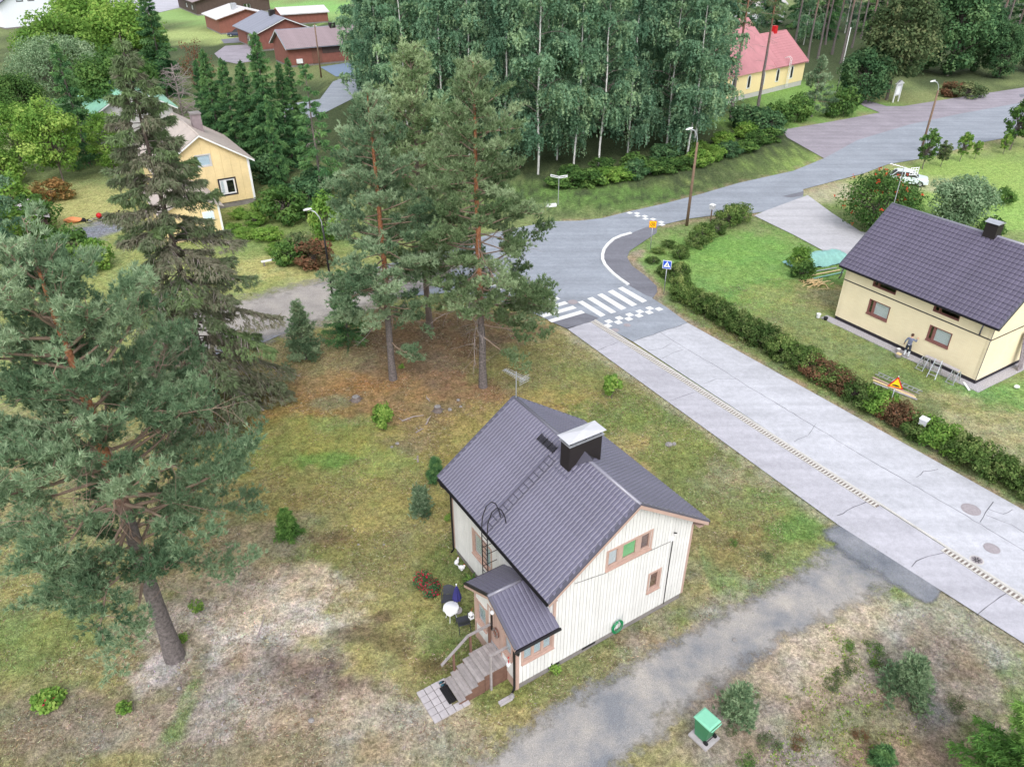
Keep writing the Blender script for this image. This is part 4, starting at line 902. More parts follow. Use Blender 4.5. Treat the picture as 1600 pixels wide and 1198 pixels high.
def chair(u, v, rz, label):
    ch_ = at_A('garden_chair', label, 'chair', u, v, 0, rz)
    b = MB(); b.tube([(-.24, -.24, .42), (.24, -.24, .42), (.27, .0, .43), (.24, .24, .43), (-.24, .24, .43), (-.27, 0, .43), (-.24, -.24, .42)], .014, 6, False); b.obj('seat_frame', M['rattan'], ch_)
    MB().box(-.24, .24, -.24, .24, .415, .44).obj('seat', M['rattan'], ch_)
    b = MB(); pts = []; vs = []
    for i in range(7):
        t = -.24+.08*i; top_ = .88-.9*t*t*1.4
        for j in range(4): z = .46+(top_-.46)*j/3; vs.append((t*1.05, .25+.16*j/3-t*t*.9, z))
    b.add(vs, [(i*4+j, i*4+j+1, (i+1)*4+j+1, (i+1)*4+j) for i in range(6) for j in range(3)]); b.obj('backrest', M['rattan'], ch_)
    for s in (-1, 1):
        MB().tube([(.26*s, .24, .75), (.29*s, .05, .66), (.28*s, -.22, .64), (.26*s, -.26, .42)], .016, 6).obj('armrest', M['rattan'], ch_)
        MB().tube([(.24*s, -.24, .43), (.27*s, -.27, 0)], .014, 6).obj('leg', M['rattan'], ch_); MB().tube([(.24*s, .24, .43), (.25*s, .32, 0)], .014, 6).obj('leg', M['rattan'], ch_)
chair(-5.2, -1.85, R(55), 'dark woven garden chair between the white table and the red flowering bush')
chair(-3.78, -1.9, R(-105), 'dark woven garden chair between the white table and the porch')
um = at_A('parasol', 'closed navy parasol standing beside the white garden table', 'parasol', -4.72, -1.66)
MB().tube([(0, 0, 0), (0, 0, 1.62)], .02, 8).obj('pole', M['plastic_white'], um)
b = MB(); n = 16; vs = []
for z, r_ in ((.72, .15), (.8, .16), (1.05, .13), (1.3, .085), (1.5, .04), (1.56, .02)):
    for k in range(n): t = 2*math.pi*k/n; q = r_*(1+.28*(k % 2)); vs.append((q*math.cos(t), q*math.sin(t), z))
b.add(vs, [(i*n+k, i*n+(k+1) % n, (i+1)*n+(k+1) % n, (i+1)*n+k) for i in range(5) for k in range(n)]); b.obj('canopy', M['navy'], um)
MB().blob((0, 0, 1.64), .035, 1, 8, 6, 0).obj('finial', M['plastic_white'], um); MB().lathe([(.2, 0), (.2, .05), (.05, .08)], 16).obj('base', M['slab'], um)
def hen(u, v, rz, label):
    h = at_A('hen_ornament', label, 'ornament', u, v, 0, rz)
    b = MB(); b.blob((0, 0, .15), (.1, .16, .12), 2, 12, 8, .02); b.blob((0, .13, .27), (.05, .055, .08), 3, 10, 6, .02)
    b.add([(-.03, -.12, .18), (.03, -.12, .18), (0, -.24, .32), (0, -.1, .26)], [(0, 1, 2), (0, 2, 3), (1, 3, 2)]); b.obj('body', M['plastic_white'], h, smooth=True)
    b = MB(); b.add([(-.012, .1, .34), (.012, .1, .34), (0, .17, .34), (0, .1, .39), (0, .15, .385)], [(0, 1, 3), (0, 3, 4, 2), (1, 2, 4, 3)]); b.obj('comb', M['red_paint'], h)
    b = MB(); b.tube([(0, .17, .27), (0, .21, .262)], [.018, .003], 6); b.obj('beak', M['orange'], h)
    b = MB(); b.lathe([(.07, 0), (.05, .05)], 10); b.obj('foot', M['plastic_white'], h)
hen(-7.17, -.34, R(30), 'white hen ornament by the plinth, farther from the fern')
hen(-6.74, -.32, R(-40), 'white hen ornament by the plinth, next to the fern')
# ================================================================== neighbouring houses
def plain_house(name, label, cat, org, yaw, L, W, He, Rz, oe, og, wall_m, roof_m, plinth_h=.3, plinth_m='plinth', ops={}, wave=.3, nc=14, trim_m='tile_trim', barge='white', win_trim='white', blinds=('curtain',), siding_m=None, sid=('g', 'l'), pitch=.4, splits=(.5,), wt=.08, scallop=0.0, gutter=None, sash='white', amp=.026, step=.03, tiles=True):
    h = thing(name, label, cat, (org[0], org[1], 0), yaw)
    g = Wall((0, 0, 0), (0, 1, 0), (1, 0, 0)); l = Wall((0, 0, 0), (-1, 0, 0), (0, -1, 0)); bk = Wall((-L, W, 0), (0, -1, 0), (-1, 0, 0)); rt = Wall((-L, W, 0), (1, 0, 0), (0, 1, 0))
    k = (Rz-He)/(W/2+oe); top = lambda v: He-.13+k*(min(v, W-v)+oe)
    mb = MB(); wt_ = He-.1+k*oe
    wall_mesh(mb, g, 0, W, plinth_h, top, ops.get('g', []), -.2, 0, ridge=W/2); wall_mesh(mb, l, .2, L-.2, plinth_h, lambda s: wt_, ops.get('l', []), -.2, 0)
    wall_mesh(mb, bk, 0, W, plinth_h, top, [], -.2, 0, ridge=W/2); wall_mesh(mb, rt, .2, L-.2, plinth_h, lambda s: wt_, ops.get('r', []), -.2, 0)
    wo_ = mb.obj('wall', M[wall_m], h)
    MB().box(-L+.04, -.04, .04, W-.04, -.3, plinth_h+.02).obj('plinth', M[plinth_m], h)
    for key, W_ in (('g', g), ('l', l), ('r', rt)):
        for r_ in ops.get(key, []): window(h, W_, *r_, splits=splits, trim=wt, trim_m=win_trim, sash=sash, blinds=blinds, sill=False, rec=.08)
    roof = gable_roof(h, -L-og, og, -oe, W+oe, He, Rz, W/2, nc, wave, M[roof_m], M[trim_m], M[barge], gutter=gutter, scallop=scallop, amp=amp, step=step, tiles=tiles, cap_r=.1)
    return h, wo_, roof, (g, l, bk, rt), top, k
# ---- yellow brick house across the street
WB = 8.17
hB, wB, rB, (gB, lB, bB, rtB), topB, kB = plain_house('brick_house', 'yellow brick house with dark violet tiled roof behind the hedge', 'house', (30.156, 41.321), R(-58.276), 10.95, WB, 4.299, 8.054, .425, .355, 'yellow_wall', 'tile2', plinth_h=.27, plinth_m='dark_line', nc=17, wave=.3, trim_m='tile_trim', barge='dark_line', win_trim='brick_sill', scallop=.04, amp=.05, step=.045, gutter=M['black_metal'], blinds=('dark',) if False else ('curtain',), ops={})
def brick_mat():
    m, nt, b = nodes('yellow_brick'); tc = nt.nodes.new('ShaderNodeTexCoord'); sp = nt.nodes.new('ShaderNodeSeparateXYZ'); nt.links.new(tc.outputs['Object'], sp.inputs[0])
    ad = nt.nodes.new('ShaderNodeMath'); ad.operation = 'ADD'; nt.links.new(sp.outputs['X'], ad.inputs[0]); nt.links.new(sp.outputs['Y'], ad.inputs[1])
    cb = nt.nodes.new('ShaderNodeCombineXYZ'); nt.links.new(ad.outputs[0], cb.inputs[0]); nt.links.new(sp.outputs['Z'], cb.inputs[1])
    br = nt.nodes.new('ShaderNodeTexBrick'); br.inputs['Scale'].default_value = 1.0; br.inputs['Brick Width'].default_value = .27; br.inputs['Row Height'].default_value = .075; br.inputs['Mortar Size'].default_value = .008
    br.inputs['Color1'].default_value = (*col(238, 224, 192), 1); br.inputs['Color2'].default_value = (*col(234, 218, 184), 1); br.inputs['Mortar'].default_value = (*col(226, 211, 178), 1)
    nt.links.new(cb.outputs[0], br.inputs['Vector'])
    n = noise_node(nt, .7, 4); r = ramp(nt, n.outputs['Fac'], [(.3, (.95, .95, .94)), (.7, (1.04, 1.04, 1.04))])
    nt.links.new(mix(nt, br.outputs['Color'], r.outputs[0], 1., 'MULTIPLY'), b.inputs['Base Color']); b.inputs['Roughness'].default_value = .85
    bump(nt, b, br.outputs['Fac'], -.3, .01); return m
wB.data.materials.clear(); wB.data.materials.append(brick_mat())
def rebuild_wall(wobj, parts):
    mb = MB()
    for a in parts: wall_mesh(mb, *a[:-1], **a[-1])
    me = mb.mesh('wall'); me.materials.append(wobj.data.materials[0]); wobj.data = me
B_UP = [(6.9, 8.65, 3.62, 4.12), (2.3, 4.05, 3.60, 4.12)]; B_LO = [(6.95, 8.55, 1.56, 2.60), (2.38, 3.90, 1.56, 2.58)]
wtB = 4.299-.1+kB*.425
rebuild_wall(wB, [(lB, .2, 10.75, .27, lambda s: wtB, B_UP+B_LO, -.25, 0, {}), (gB, 0, WB, .27, topB, [], -.25, 0, {'ridge': WB/2}), (bB, 0, WB, .27, topB, [], -.25, 0, {'ridge': WB/2}), (rtB, .2, 10.75, .27, lambda s: wtB, [], -.25, 0, {})])
for r_ in B_LO: window(hB, lB, *r_, splits=(.78,), trim=.03, d=.0, trim_m='brick_sill', sash='brick_sill', blinds=('curtain', None), sill=False, rec=.1, mull=.1)
for r_ in B_LO:
    b = MB(); lB.poly(b, [(r_[0]-.05, r_[2]-.12), (r_[1]+.05, r_[2]-.12), (r_[1]+.05, r_[2]), (r_[0]-.05, r_[2])], -.1, .05); b.obj('window_sill', M['brick_sill'], hB)
for r_ in B_UP: window(hB, lB, *r_, splits=(.78,), trim=.03, d=.0, trim_m='brick_sill', sash='trim_dark', blinds=(None,), sill=False, rec=.12, mull=.08)
for W_, s0, s1 in ((lB, 0, 10.95), (gB, -.02, WB)):
    b = MB(); W_.box(b, s0, s1, 3.20, 3.27, -.0, .022); b.obj('dark_band', M['dark_line'], wB)
b = MB(); b.tube([(-.02, -.02, .3), (-.02, -.02, 4.1)], .022, 6); b.obj('corner_joint', M['plinth'], wB)
b = MB().box(-4.42, -3.62, 3.75, 4.45, 7.2, 8.85); chB = b.obj('chimney', M['chimney'], hB)
b = MB(); b.add([(-4.5, 3.65, 8.93), (-4.5, 4.1, 9.1), (-4.5, 4.55, 8.93), (-3.54, 3.65, 8.93), (-3.54, 4.1, 9.1), (-3.54, 4.55, 8.93), (-4.5, 4.1, 8.95), (-3.54, 4.1, 8.95)], [(0, 1, 4, 3), (1, 2, 5, 4), (0, 3, 7, 6), (6, 7, 5, 2), (0, 6, 1), (6, 2, 1), (3, 4, 7), (7, 4, 5)]); b.obj('cap', M['galv'], chB)
b = MB()
for uu in (-4.4, -3.66):
    for vv in (3.78, 4.42): b.box(uu-.02, uu+.02, vv-.02, vv+.02, 8.85, 8.96)
b.obj('cap_leg', M['black_metal'], chB)
def dp2(h, pts, r=.05): MB().tube(pts, r, 8).obj('downpipe', M['tile_trim'], h, smooth=True)
dp2(hB, [(-.55, -.48, 4.2), (-.6, -.42, 3.95), (-.75, -.1, 3.55), (-.75, -.08, 3.28)]); dp2(hB, [(-10.9, -.48, 4.2), (-11.0, -.42, 3.95), (-11.15, -.2, 3.5), (-11.3, -.15, 3.2)])
mB = Matrix.Translation((30.156, 41.321, 0)) @ Matrix.Rotation(R(-58.276), 4, 'Z')
pB = lambda u, v, z=0: mB @ Vector((u, v, z))
def at_B(name, label, cat, u, v, z=0.0, rz=0.0, group=None): return thing(name, label, cat, pB(u, v, z), R(-58.276)+rz, group)
gr = MB(); gr.box(-11.6, .7, -.75, .02, -.05, .006).box(.0, .7, .02, 8.6, -.05, .006)
grav = gr.obj('gravel_strip', mat('grey_pebbles', col(168, 164, 168), .95, .35, 14, .8, fine=.3)); grav.matrix_world = mB; grav['kind'] = 'structure'
sa = at_B('tv_aerial', 'white television aerial on a tall mast at the ridge of the yellow brick house', 'aerial', -11.2, WB/2, 7.9)
MB().tube([(0, 0, 0), (.0, .0, 2.9)], .03, 6).obj('mast', M['galv'], sa)
b = MB(); b.tube([(-.9, -.3, 2.95), (.7, .3, 2.75)], .03, 5); b.tube([(-.7, .0, 2.6), (.7, .5, 2.5)], .02, 5); b.obj('boom', M['white'], sa)
b = MB()
for k in range(7): p = Vector((-.85+k*.22, -.28+k*.085, 2.95-k*.03)); b.tube([p+Vector((.12, -.32, .05)), p-Vector((.12, -.32, .05))], .02, 5)
b.obj('elements', M['white'], sa)
b = MB()
for k in range(4): z = 2.45+k*.16; b.tube([(.55, .0, z), (.75, .6, z)], .025, 5)
for k in range(4): t = k/3; b.tube([(.55+.2*t, .6*t, 2.42), (.55+.2*t, .6*t, 2.97)], .025, 5)
b.obj('reflector', M['white'], sa)
hG, *_r = plain_house('garage', 'low outbuilding with violet tiled roof behind the yellow brick house', 'garage', tuple(pB(-.5, 9.6)[:2]), R(-58.276), 7.0, 6.2, 2.6, 4.9, .35, .3, 'yellow_wall', 'tile2', nc=11, amp=.04, scallop=.03, barge='dark_line')
# stuff by the yellow house wall: platform on trestles, plank, ladders
pl = at_B('plank', 'paint-spattered grey scaffold plank leaning on the gable of the yellow brick house', 'plank', .55, 4.3)
b = MB(); b.ext([(0, -.28, 0), (0, .28, 0), (-.42, .12, 2.75), (-.42, -.44, 2.75)], (.05, 0, 0)); b.obj('board', mat('spattered_plank', col(128, 118, 122), .9, .55, 7, fine=.2), pl)
tr = at_B('work_platform', 'aluminium folding work platform standing before the yellow brick wall', 'work platform', -1.95, -.95)
MB().box(-1.15, 1.15, -.16, .16, .86, .92).obj('deck', M['slab'], tr)
def ladder_leg(parent, x, y0, y1, z1, mtl='aluminium', spread=.2):
    b = MB()
    for s in (-1, 1): b.bar((x+s*spread, y0, z1), (x+s*spread*1.2, y1, 0), .04, .06)
    for k in range(1, 4): t = k/4; b.bar((x-spread*(1+.05*k), y0+(y1-y0)*t, z1*(1-t)), (x+spread*(1+.05*k), y0+(y1-y0)*t, z1*(1-t)), .03, .03)
    b.bar((x-.3, y1, .02), (x+.3, y1, .02), .05, .04); b.obj('leg', M['aluminium'], parent)
ladder_leg(tr, 1.05, -.1, -.42, .86); ladder_leg(tr, 1.05, .1, .35, .86); ladder_leg(tr, -1.05, -.1, -.5, .86); ladder_leg(tr, -1.05, .1, .35, .86)
s2 = at_B('step_ladder', 'aluminium step ladder standing against the folding work platform', 'step ladder', -2.0, -1.5, 0, R(15))
b = MB()
for s in (-1, 1): b.bar((s*.2, .35, 1.15), (s*.26, -.3, 0), .04, .06)
b.obj('front_frame', M['aluminium'], s2)
for k in range(4): t = .2+k*.2; MB().box(-.22, .22, .35-.65*t-.08, .35-.65*t+.05, 1.15*(1-t)-.02, 1.15*(1-t)+.01).obj('step', M['aluminium'], s2)
b = MB()
for s in (-1, 1): b.bar((s*.2, .38, 1.15), (s*.24, .85, 0), .035, .04)
b.bar((-.24, .85, .03), (.24, .85, .03), .04, .03); b.obj('rear_frame', M['aluminium'], s2)
la = at_B('extension_ladder', 'aluminium ladder lying on the ground behind the hedge by the warning sign', 'ladder', -2.6, -4.3, .08, R(6))
b = MB()
for s in (-1, 1): b.bar((-1.5, s*.2, .05), (1.5, s*.2, .05), .04, .07)
b.obj('rails', M['aluminium'], la)
for k in range(9): MB().bar((-1.35+k*.33, -.2, .05), (-1.35+k*.33, .2, .05), .05, .03).obj('rung', M['aluminium'], la)
for k, (m_, dy) in enumerate((('trim', -.75), ('fresh_wood', -.95), ('slab', -1.15))):
    q = at_B('plank', ('reddish', 'pale', 'grey')[k]+' board lying on the grass beside the aluminium ladder', 'plank', -2.6+.2*k, -4.3+dy+.25, .0, R(6+3*k)); MB().box(-1.4, 1.4, -.06, .06, .0, .05).obj('board', M[m_], q)
bu = at_B('bucket', 'grey paint bucket on the gravel strip beside the person', 'bucket', -5.2, -.55); MB().lathe([(.12, 0), (.15, .28), (.16, .3)], 14).obj('body', M['slab'], bu); MB().lathe([(.13, .3), (.13, .31)], 14).obj('paint', M['plastic_white'], bu)
bu = at_B('bucket', 'white paint bucket on the lawn at the far corner of the yellow brick house', 'bucket', -11.7, -.9); MB().lathe([(.13, 0), (.16, .3), (.17, .32)], 14).obj('body', M['plastic_white'], bu); MB().lathe([(.172, .28), (.172, .31)], 14, cap=False).obj('rim', M['white'], bu)
bu = at_B('bucket', 'small black pot on the gravel strip at the corner of the yellow brick house', 'bucket', -11.15, -.75); MB().lathe([(.12, 0), (.16, .2), (.17, .22)], 14).obj('body', M['rubber'], bu); MB().lathe([(.14, .2), (.14, .205)], 14).obj('soil', M['soil'], bu)
bo = at_B('board_scrap', 'short pale board lying at the near corner of the yellow brick house', 'board', -.1, -.75, 0, R(-40)); MB().box(-.5, .5, -.07, .07, .01, .05).obj('board', M['white'], bo)

# ---- ochre house at left
hC, wC, rC, (gC, lC, bC, rtC), topC, kC = plain_house('wooden_house', 'ochre yellow house with pale weathered roof behind the tall ailing spruce', 'house', (-34.6, 72.86), YAW, 10.5, 8.8, 4.5, 7.6, .5, .45, 'ochre', 'felt_roof', plinth_h=.5, nc=12, wave=.24, trim_m='felt_roof', barge='white', ops={}, amp=.02, step=.012)
rebuild_wall(wC, [(gC, 0, 8.8, .5, topC, [(3.75, 5.1, 4.5, 5.55), (5.5, 7.05, 1.32, 2.86)], -.2, 0, {'ridge': 4.4}), (lC, .2, 10.3, .5, lambda s: 4.7, [], -.2, 0, {}), (bC, 0, 8.8, .5, topC, [], -.2, 0, {'ridge': 4.4}), (rtC, .2, 10.3, .5, lambda s: 4.7, [], -.2, 0, {})])
siding(wC, gC, .05, 8.75, .5, topC, [(3.75, 5.1, 4.5, 5.55), (5.5, 7.05, 1.32, 2.86)], .9, M['ochre'], ridge=4.4, name='panel')
window(hC, gC, 3.75, 5.1, 4.5, 5.55, trim=.1, trim_m='grey_wall', sash='grey_wall', blinds=('blue_blind',), sill=False)
window(hC, gC, 5.5, 7.05, 1.32, 2.86, splits=(.36,), trim=.14, trim_m='dark_line', sash='white', blinds=('curtain', None), sill=False, sash_w=.12)
b = MB(); gC.box(b, 8.62, 8.84, .4, 4.75, .0, .06); b.obj('corner_board', M['white'], wC)
b = MB(); b.box(-5.4, -4.3, 5.0, 5.9, 6.0, 8.55); cC = b.obj('chimney', mat('grey_chimney', col(138, 124, 126), .9, .12), hC); MB().box(-5.48, -4.22, 4.92, 5.98, 8.55, 8.68).obj('crown', M['plinth'], cC)
# lower wing in front
h2 = MB(); h2.box(0.0, 7.7, -1.5, 3.5, .0, 2.9); wing = h2.obj('wing', M['ochre'], hC)
b = MB(); b.ext([(-.3, -1.9, 2.85), (-.3, 1.0, 4.2), (-.3, 3.9, 2.85), (-.3, 3.9, 2.75), (-.3, 1.0, 4.08), (-.3, -1.9, 2.75)], (8.4, 0, 0)); b.obj('wing_roof', M['felt_roof'], wing)
gW = Wall((7.7, 0, 0), (0, 1, 0), (1, 0, 0)); b = MB(); gW.poly(b, [(-1.5, 2.9), (3.5, 2.9), (1.0, 4.1)], -.1, .0); b.obj('wing_gable', M['ochre'], wing)
b = MB(); gW.box(b, 3.36, 3.54, .0, 2.9, .0, .05); b.obj('corner_board', M['white'], wing)
b = MB(); gW.box(b, 1.9, 2.95, 1.6, 2.45, .0, .04); b.obj('window_frame', M['white'], wing); b = MB(); gW.box(b, 2.0, 2.85, 1.7, 2.35, .04, .045); b.obj('pane', M['blue_blind'], wing)
sh = thing('lean_to', 'small lean-to with pale sheet roof in the grass beside the ochre house', 'shed', (-46, 69.5, 0), YAW)
MB().box(-2.2, 2.2, -1, 1, 0, 1.75).obj('walls', M['dark_brown'], sh)
b = MB(); b.ext([(-2.6, -1.3, 1.8), (-2.6, 0, 2.3), (-2.6, 1.3, 1.8), (-2.6, 1.3, 1.72), (-2.6, 0, 2.2), (-2.6, -1.3, 1.72)], (5.2, 0, 0)); ro_ = b.obj('roof', M['light_roof'], sh)
for k in range(9):
    b = MB(); x = -2.5+k*.6; b.ext([(x, -1.3, 1.82), (x, 0, 2.32), (x, 1.3, 1.82), (x, 1.3, 1.85), (x, 0, 2.36), (x, -1.3, 1.85)], (.08, 0, 0)); b.obj('sheet_rib', M['brown_roof'], ro_)
# ---- green roofed house
vd = Vector((-math.sin(YAW), math.cos(YAW), 0)); ud = Vector((math.cos(YAW), math.sin(YAW), 0))
o_ = Vector((-43.8, 101.8, 0))-vd*9.5
hD, wD, *_r = plain_house('grey_house', 'grey rendered house with pale green seamed roof among the trees', 'house', (o_.x, o_.y), YAW, 13, 9.0, 4.6, 7.6, .6, .6, 'grey_wall', 'green_roof', nc=1, wave=.5, trim_m='green_roof', barge='white', amp=.05, step=.01, ops={'g': [(5.6, 6.8, 1.8, 3.0)]})
# ---- chapel with red roof
hCh, wCh, rCh, (gh, lh, bh_, rth), topH, kH = plain_house('chapel', 'pale yellow chapel with red tiled roof and narrow arched windows', 'chapel', (51.7, 141.8), R(42.1), 9.5, 10, 3.9, 8.4, .4, .35, 'chapel', 'red_tile', plinth_h=.75, plinth_m='grey_wall', nc=13, wave=.32, trim_m='red_tile', barge='white', amp=.035, step=.03)
for s in (4.2, 8.7, 13.2, 17.4, 21.8):
    mb = MB(); pts = [(s-.5, 1.5), (s+.5, 1.5)]+[(s+.5*math.cos(t), 3.1+.6*math.sin(t)) for t in [math.pi*k/8 for k in range(9)]]
    lh.poly(mb, pts, .0, .06); w_ = mb.obj('arched_window', M['white'], hCh)
    mb = MB(); pts = [(s-.32, 1.68), (s+.32, 1.68)]+[(s+.32*math.cos(t), 3.05+.45*math.sin(t)) for t in [math.pi*k/8 for k in range(9)]]
    lh.poly(mb, pts, .06, .075); mb.obj('pane', M['chimney'], w_)
b = MB(); b.box(-4.0, -3.2, 4.6, 5.4, 7.4, 9.4); b.obj('chimney', M['red_paint'], hCh)
b = MB()
for x in (-6.3, -5.8): b.tube([(x, -.55, .4), (x, -.55, 5.0), (x, -.1, 5.3), (x, .5, 5.0)], .04, 5)
for k in range(12): b.tube([(-6.3, -.55, .7+k*.36), (-5.8, -.55, .7+k*.36)], .025, 4)
b.obj('wall_ladder', M['white'], hCh)
tw = MB(); tw.box(-2.5, 3.0, 13, 19, 0, 6.2); tws = tw.obj('tower', M['chapel'], hCh); b = MB(); b.ext([(-2.9, 12.6, 6.1), (-2.9, 16, 8.4), (-2.9, 19.4, 6.1)], (6.3, 0, 0)); b.obj('tower_roof', M['light_roof'], tws)
b = MB(); b.box(-30, -8.6, .01, 15, .7, 4.3); b2 = b.obj('nave', M['chapel'], hCh); b = MB(); b.ext([(-30.4, -.42, 3.92), (-30.4, 7.5, 10.9), (-30.4, 15.4, 3.92)], (22.0, 0, 0)); b.obj('nave_roof', M['red_tile'], b2); MB().box(-29.9, -8.7, .06, 14.9, -.3, .7).obj('nave_plinth', M['grey_wall'], b2)
# ---- red brick houses beyond the spruces
hE1, *_r = plain_house('brick_bungalow', 'red brick bungalow with blue-grey roof and panel strip by the driveway', 'house', (-56, 180), R(-58), 17, 13, 3.4, 6.3, .8, .6, 'red_brick', 'grey_roof', nc=16, wave=.4, trim_m='grey_roof', barge='white', ops={'l': [(6.0, 9.0, .4, 2.6), (1.5, 5.0, .9, 2.5)]}, win_trim='trim_dark', blinds=(None,), amp=.02)
hE2, wE2, *_r = plain_house('brick_bungalow', 'long red brick bungalow with grey tiled roof and dark window band', 'house', (-18, 176.2), R(32.6), 31, 9, 3.4, 6.3, .8, .6, 'red_brick', 'brown_roof', nc=14, wave=.35, trim_m='grey_roof', barge='white', ops={'l': [(5, 8, 1.6, 2.5)]}, win_trim='white', blinds=(None,), amp=.03)
lE = Wall((0, 0, 0), (-1, 0, 0), (0, -1, 0)); b = MB(); lE.box(b, 2, 24, 2.0, 3.2, .0, .05); b.obj('dark_panel', M['dark_brown'], wE2); b = MB(); lE.box(b, 24.2, 26.2, .3, 3.0, .0, .06); b.obj('door', M['trim_dark'], wE2)
b = MB(); lE.box(b, 28.4, 29.6, .6, 1.4, .05, .45); b.obj('heat_pump', M['plastic_white'], wE2)
for uu, vv in ((-14.5, 5.5), (-19.8, 4.2)):
    b = MB(); b.box(uu-.6, uu+.6, vv-.4, vv+.4, 5.4, 7.0); b.obj('chimney', M['chimney'], hE2)
b = MB(); b.box(-8.6, -7.4, 5.6, 6.8, 5.4, 7.3); b.obj('chimney', M['chimney'], hE1)
hF, *_r = plain_house('brown_house', 'dark brown house with purple-brown roof at the edge of the far lawn', 'house', (-94, 248), R(-58), 26, 22, 3.6, 6.6, .9, .8, 'dark_brown', 'brown_roof', nc=18, wave=.5, trim_m='brown_roof', barge='dark_brown', ops={'l': [(4, 6.5, 1.2, 2.4), (12, 14, 1.2, 2.4)], 'g': [(14, 16, 1.2, 2.4)]}, win_trim='dark_line', blinds=(None,))
hGa, *_r = plain_house('garage', 'brick garage with pale roof behind the parked dark car', 'garage', (-73.5, 207), R(-58), 15, 14, 3.4, 5.4, .6, .6, 'red_brick', 'light_roof', nc=10, wave=.6, trim_m='light_roof', barge='trim_dark', amp=.015)
b = MB(); b.box(-6, -4.6, 5, 6.2, 4.6, 6.4); b.obj('chimney', M['galv'], hGa)
hSh, *_r = plain_house('garden_shed', 'low red shed with pale seamed metal roof behind the brick bungalow', 'shed', (-51.5, 232), R(32.6), 13, 7, 2.6, 4.0, .5, .4, 'red_brick', 'light_roof', nc=1, wave=.7, trim_m='light_roof', barge='red_paint', amp=.08, step=.01)
hW, wW, *_r = plain_house('white_house', 'white rendered house with dark roof edge and two upstairs windows', 'house', (-133.5, 217), R(-40), 14, 15, 5.6, 10.4, .8, .8, 'white_wall', 'grey_roof', nc=16, wave=.5, trim_m='grey_roof', barge='dark_line', ops={'g': [(4.6, 6.1, 6.2, 7.7), (7.4, 8.9, 6.2, 7.7)], 'l': [(3, 5, 2, 3.4)]}, win_trim='dark_line', sash='dark_line', blinds=('curtain',), splits=())
hX, *_r = plain_house('white_house', 'pale house mostly hidden behind the birches and pines beyond the chapel', 'house', (76, 232), R(30), 20, 10, 4.5, 8, .5, .5, 'white_wall', 'light_roof', nc=10, wave=.6, trim_m='light_roof')
sheet('driveway', [(335,84),(352,72),(385,70),(407,85),(400,95),(370,100),(345,95)], .01, M['asphalt_lot'])
sheet('driveway', [(345,62),(380,58),(400,60),(395,66),(350,68)], .01, M['asphalt_dark'])
sheet('road', [(440,165),(500,155),(520,128),(545,118),(620,105),(640,130),(560,150),(510,175),(450,200)], .01, M['asphalt_new'])
sheet('driveway', [(500,105),(545,98),(580,105),(560,118),(525,120)], .014, mat('blue_grey_paving', col(120, 136, 158), .9, .1))
sheet('road', [(140,0),(190,-10),(330,-20),(300,8),(240,22),(185,25)], .01, M['asphalt_walk'])
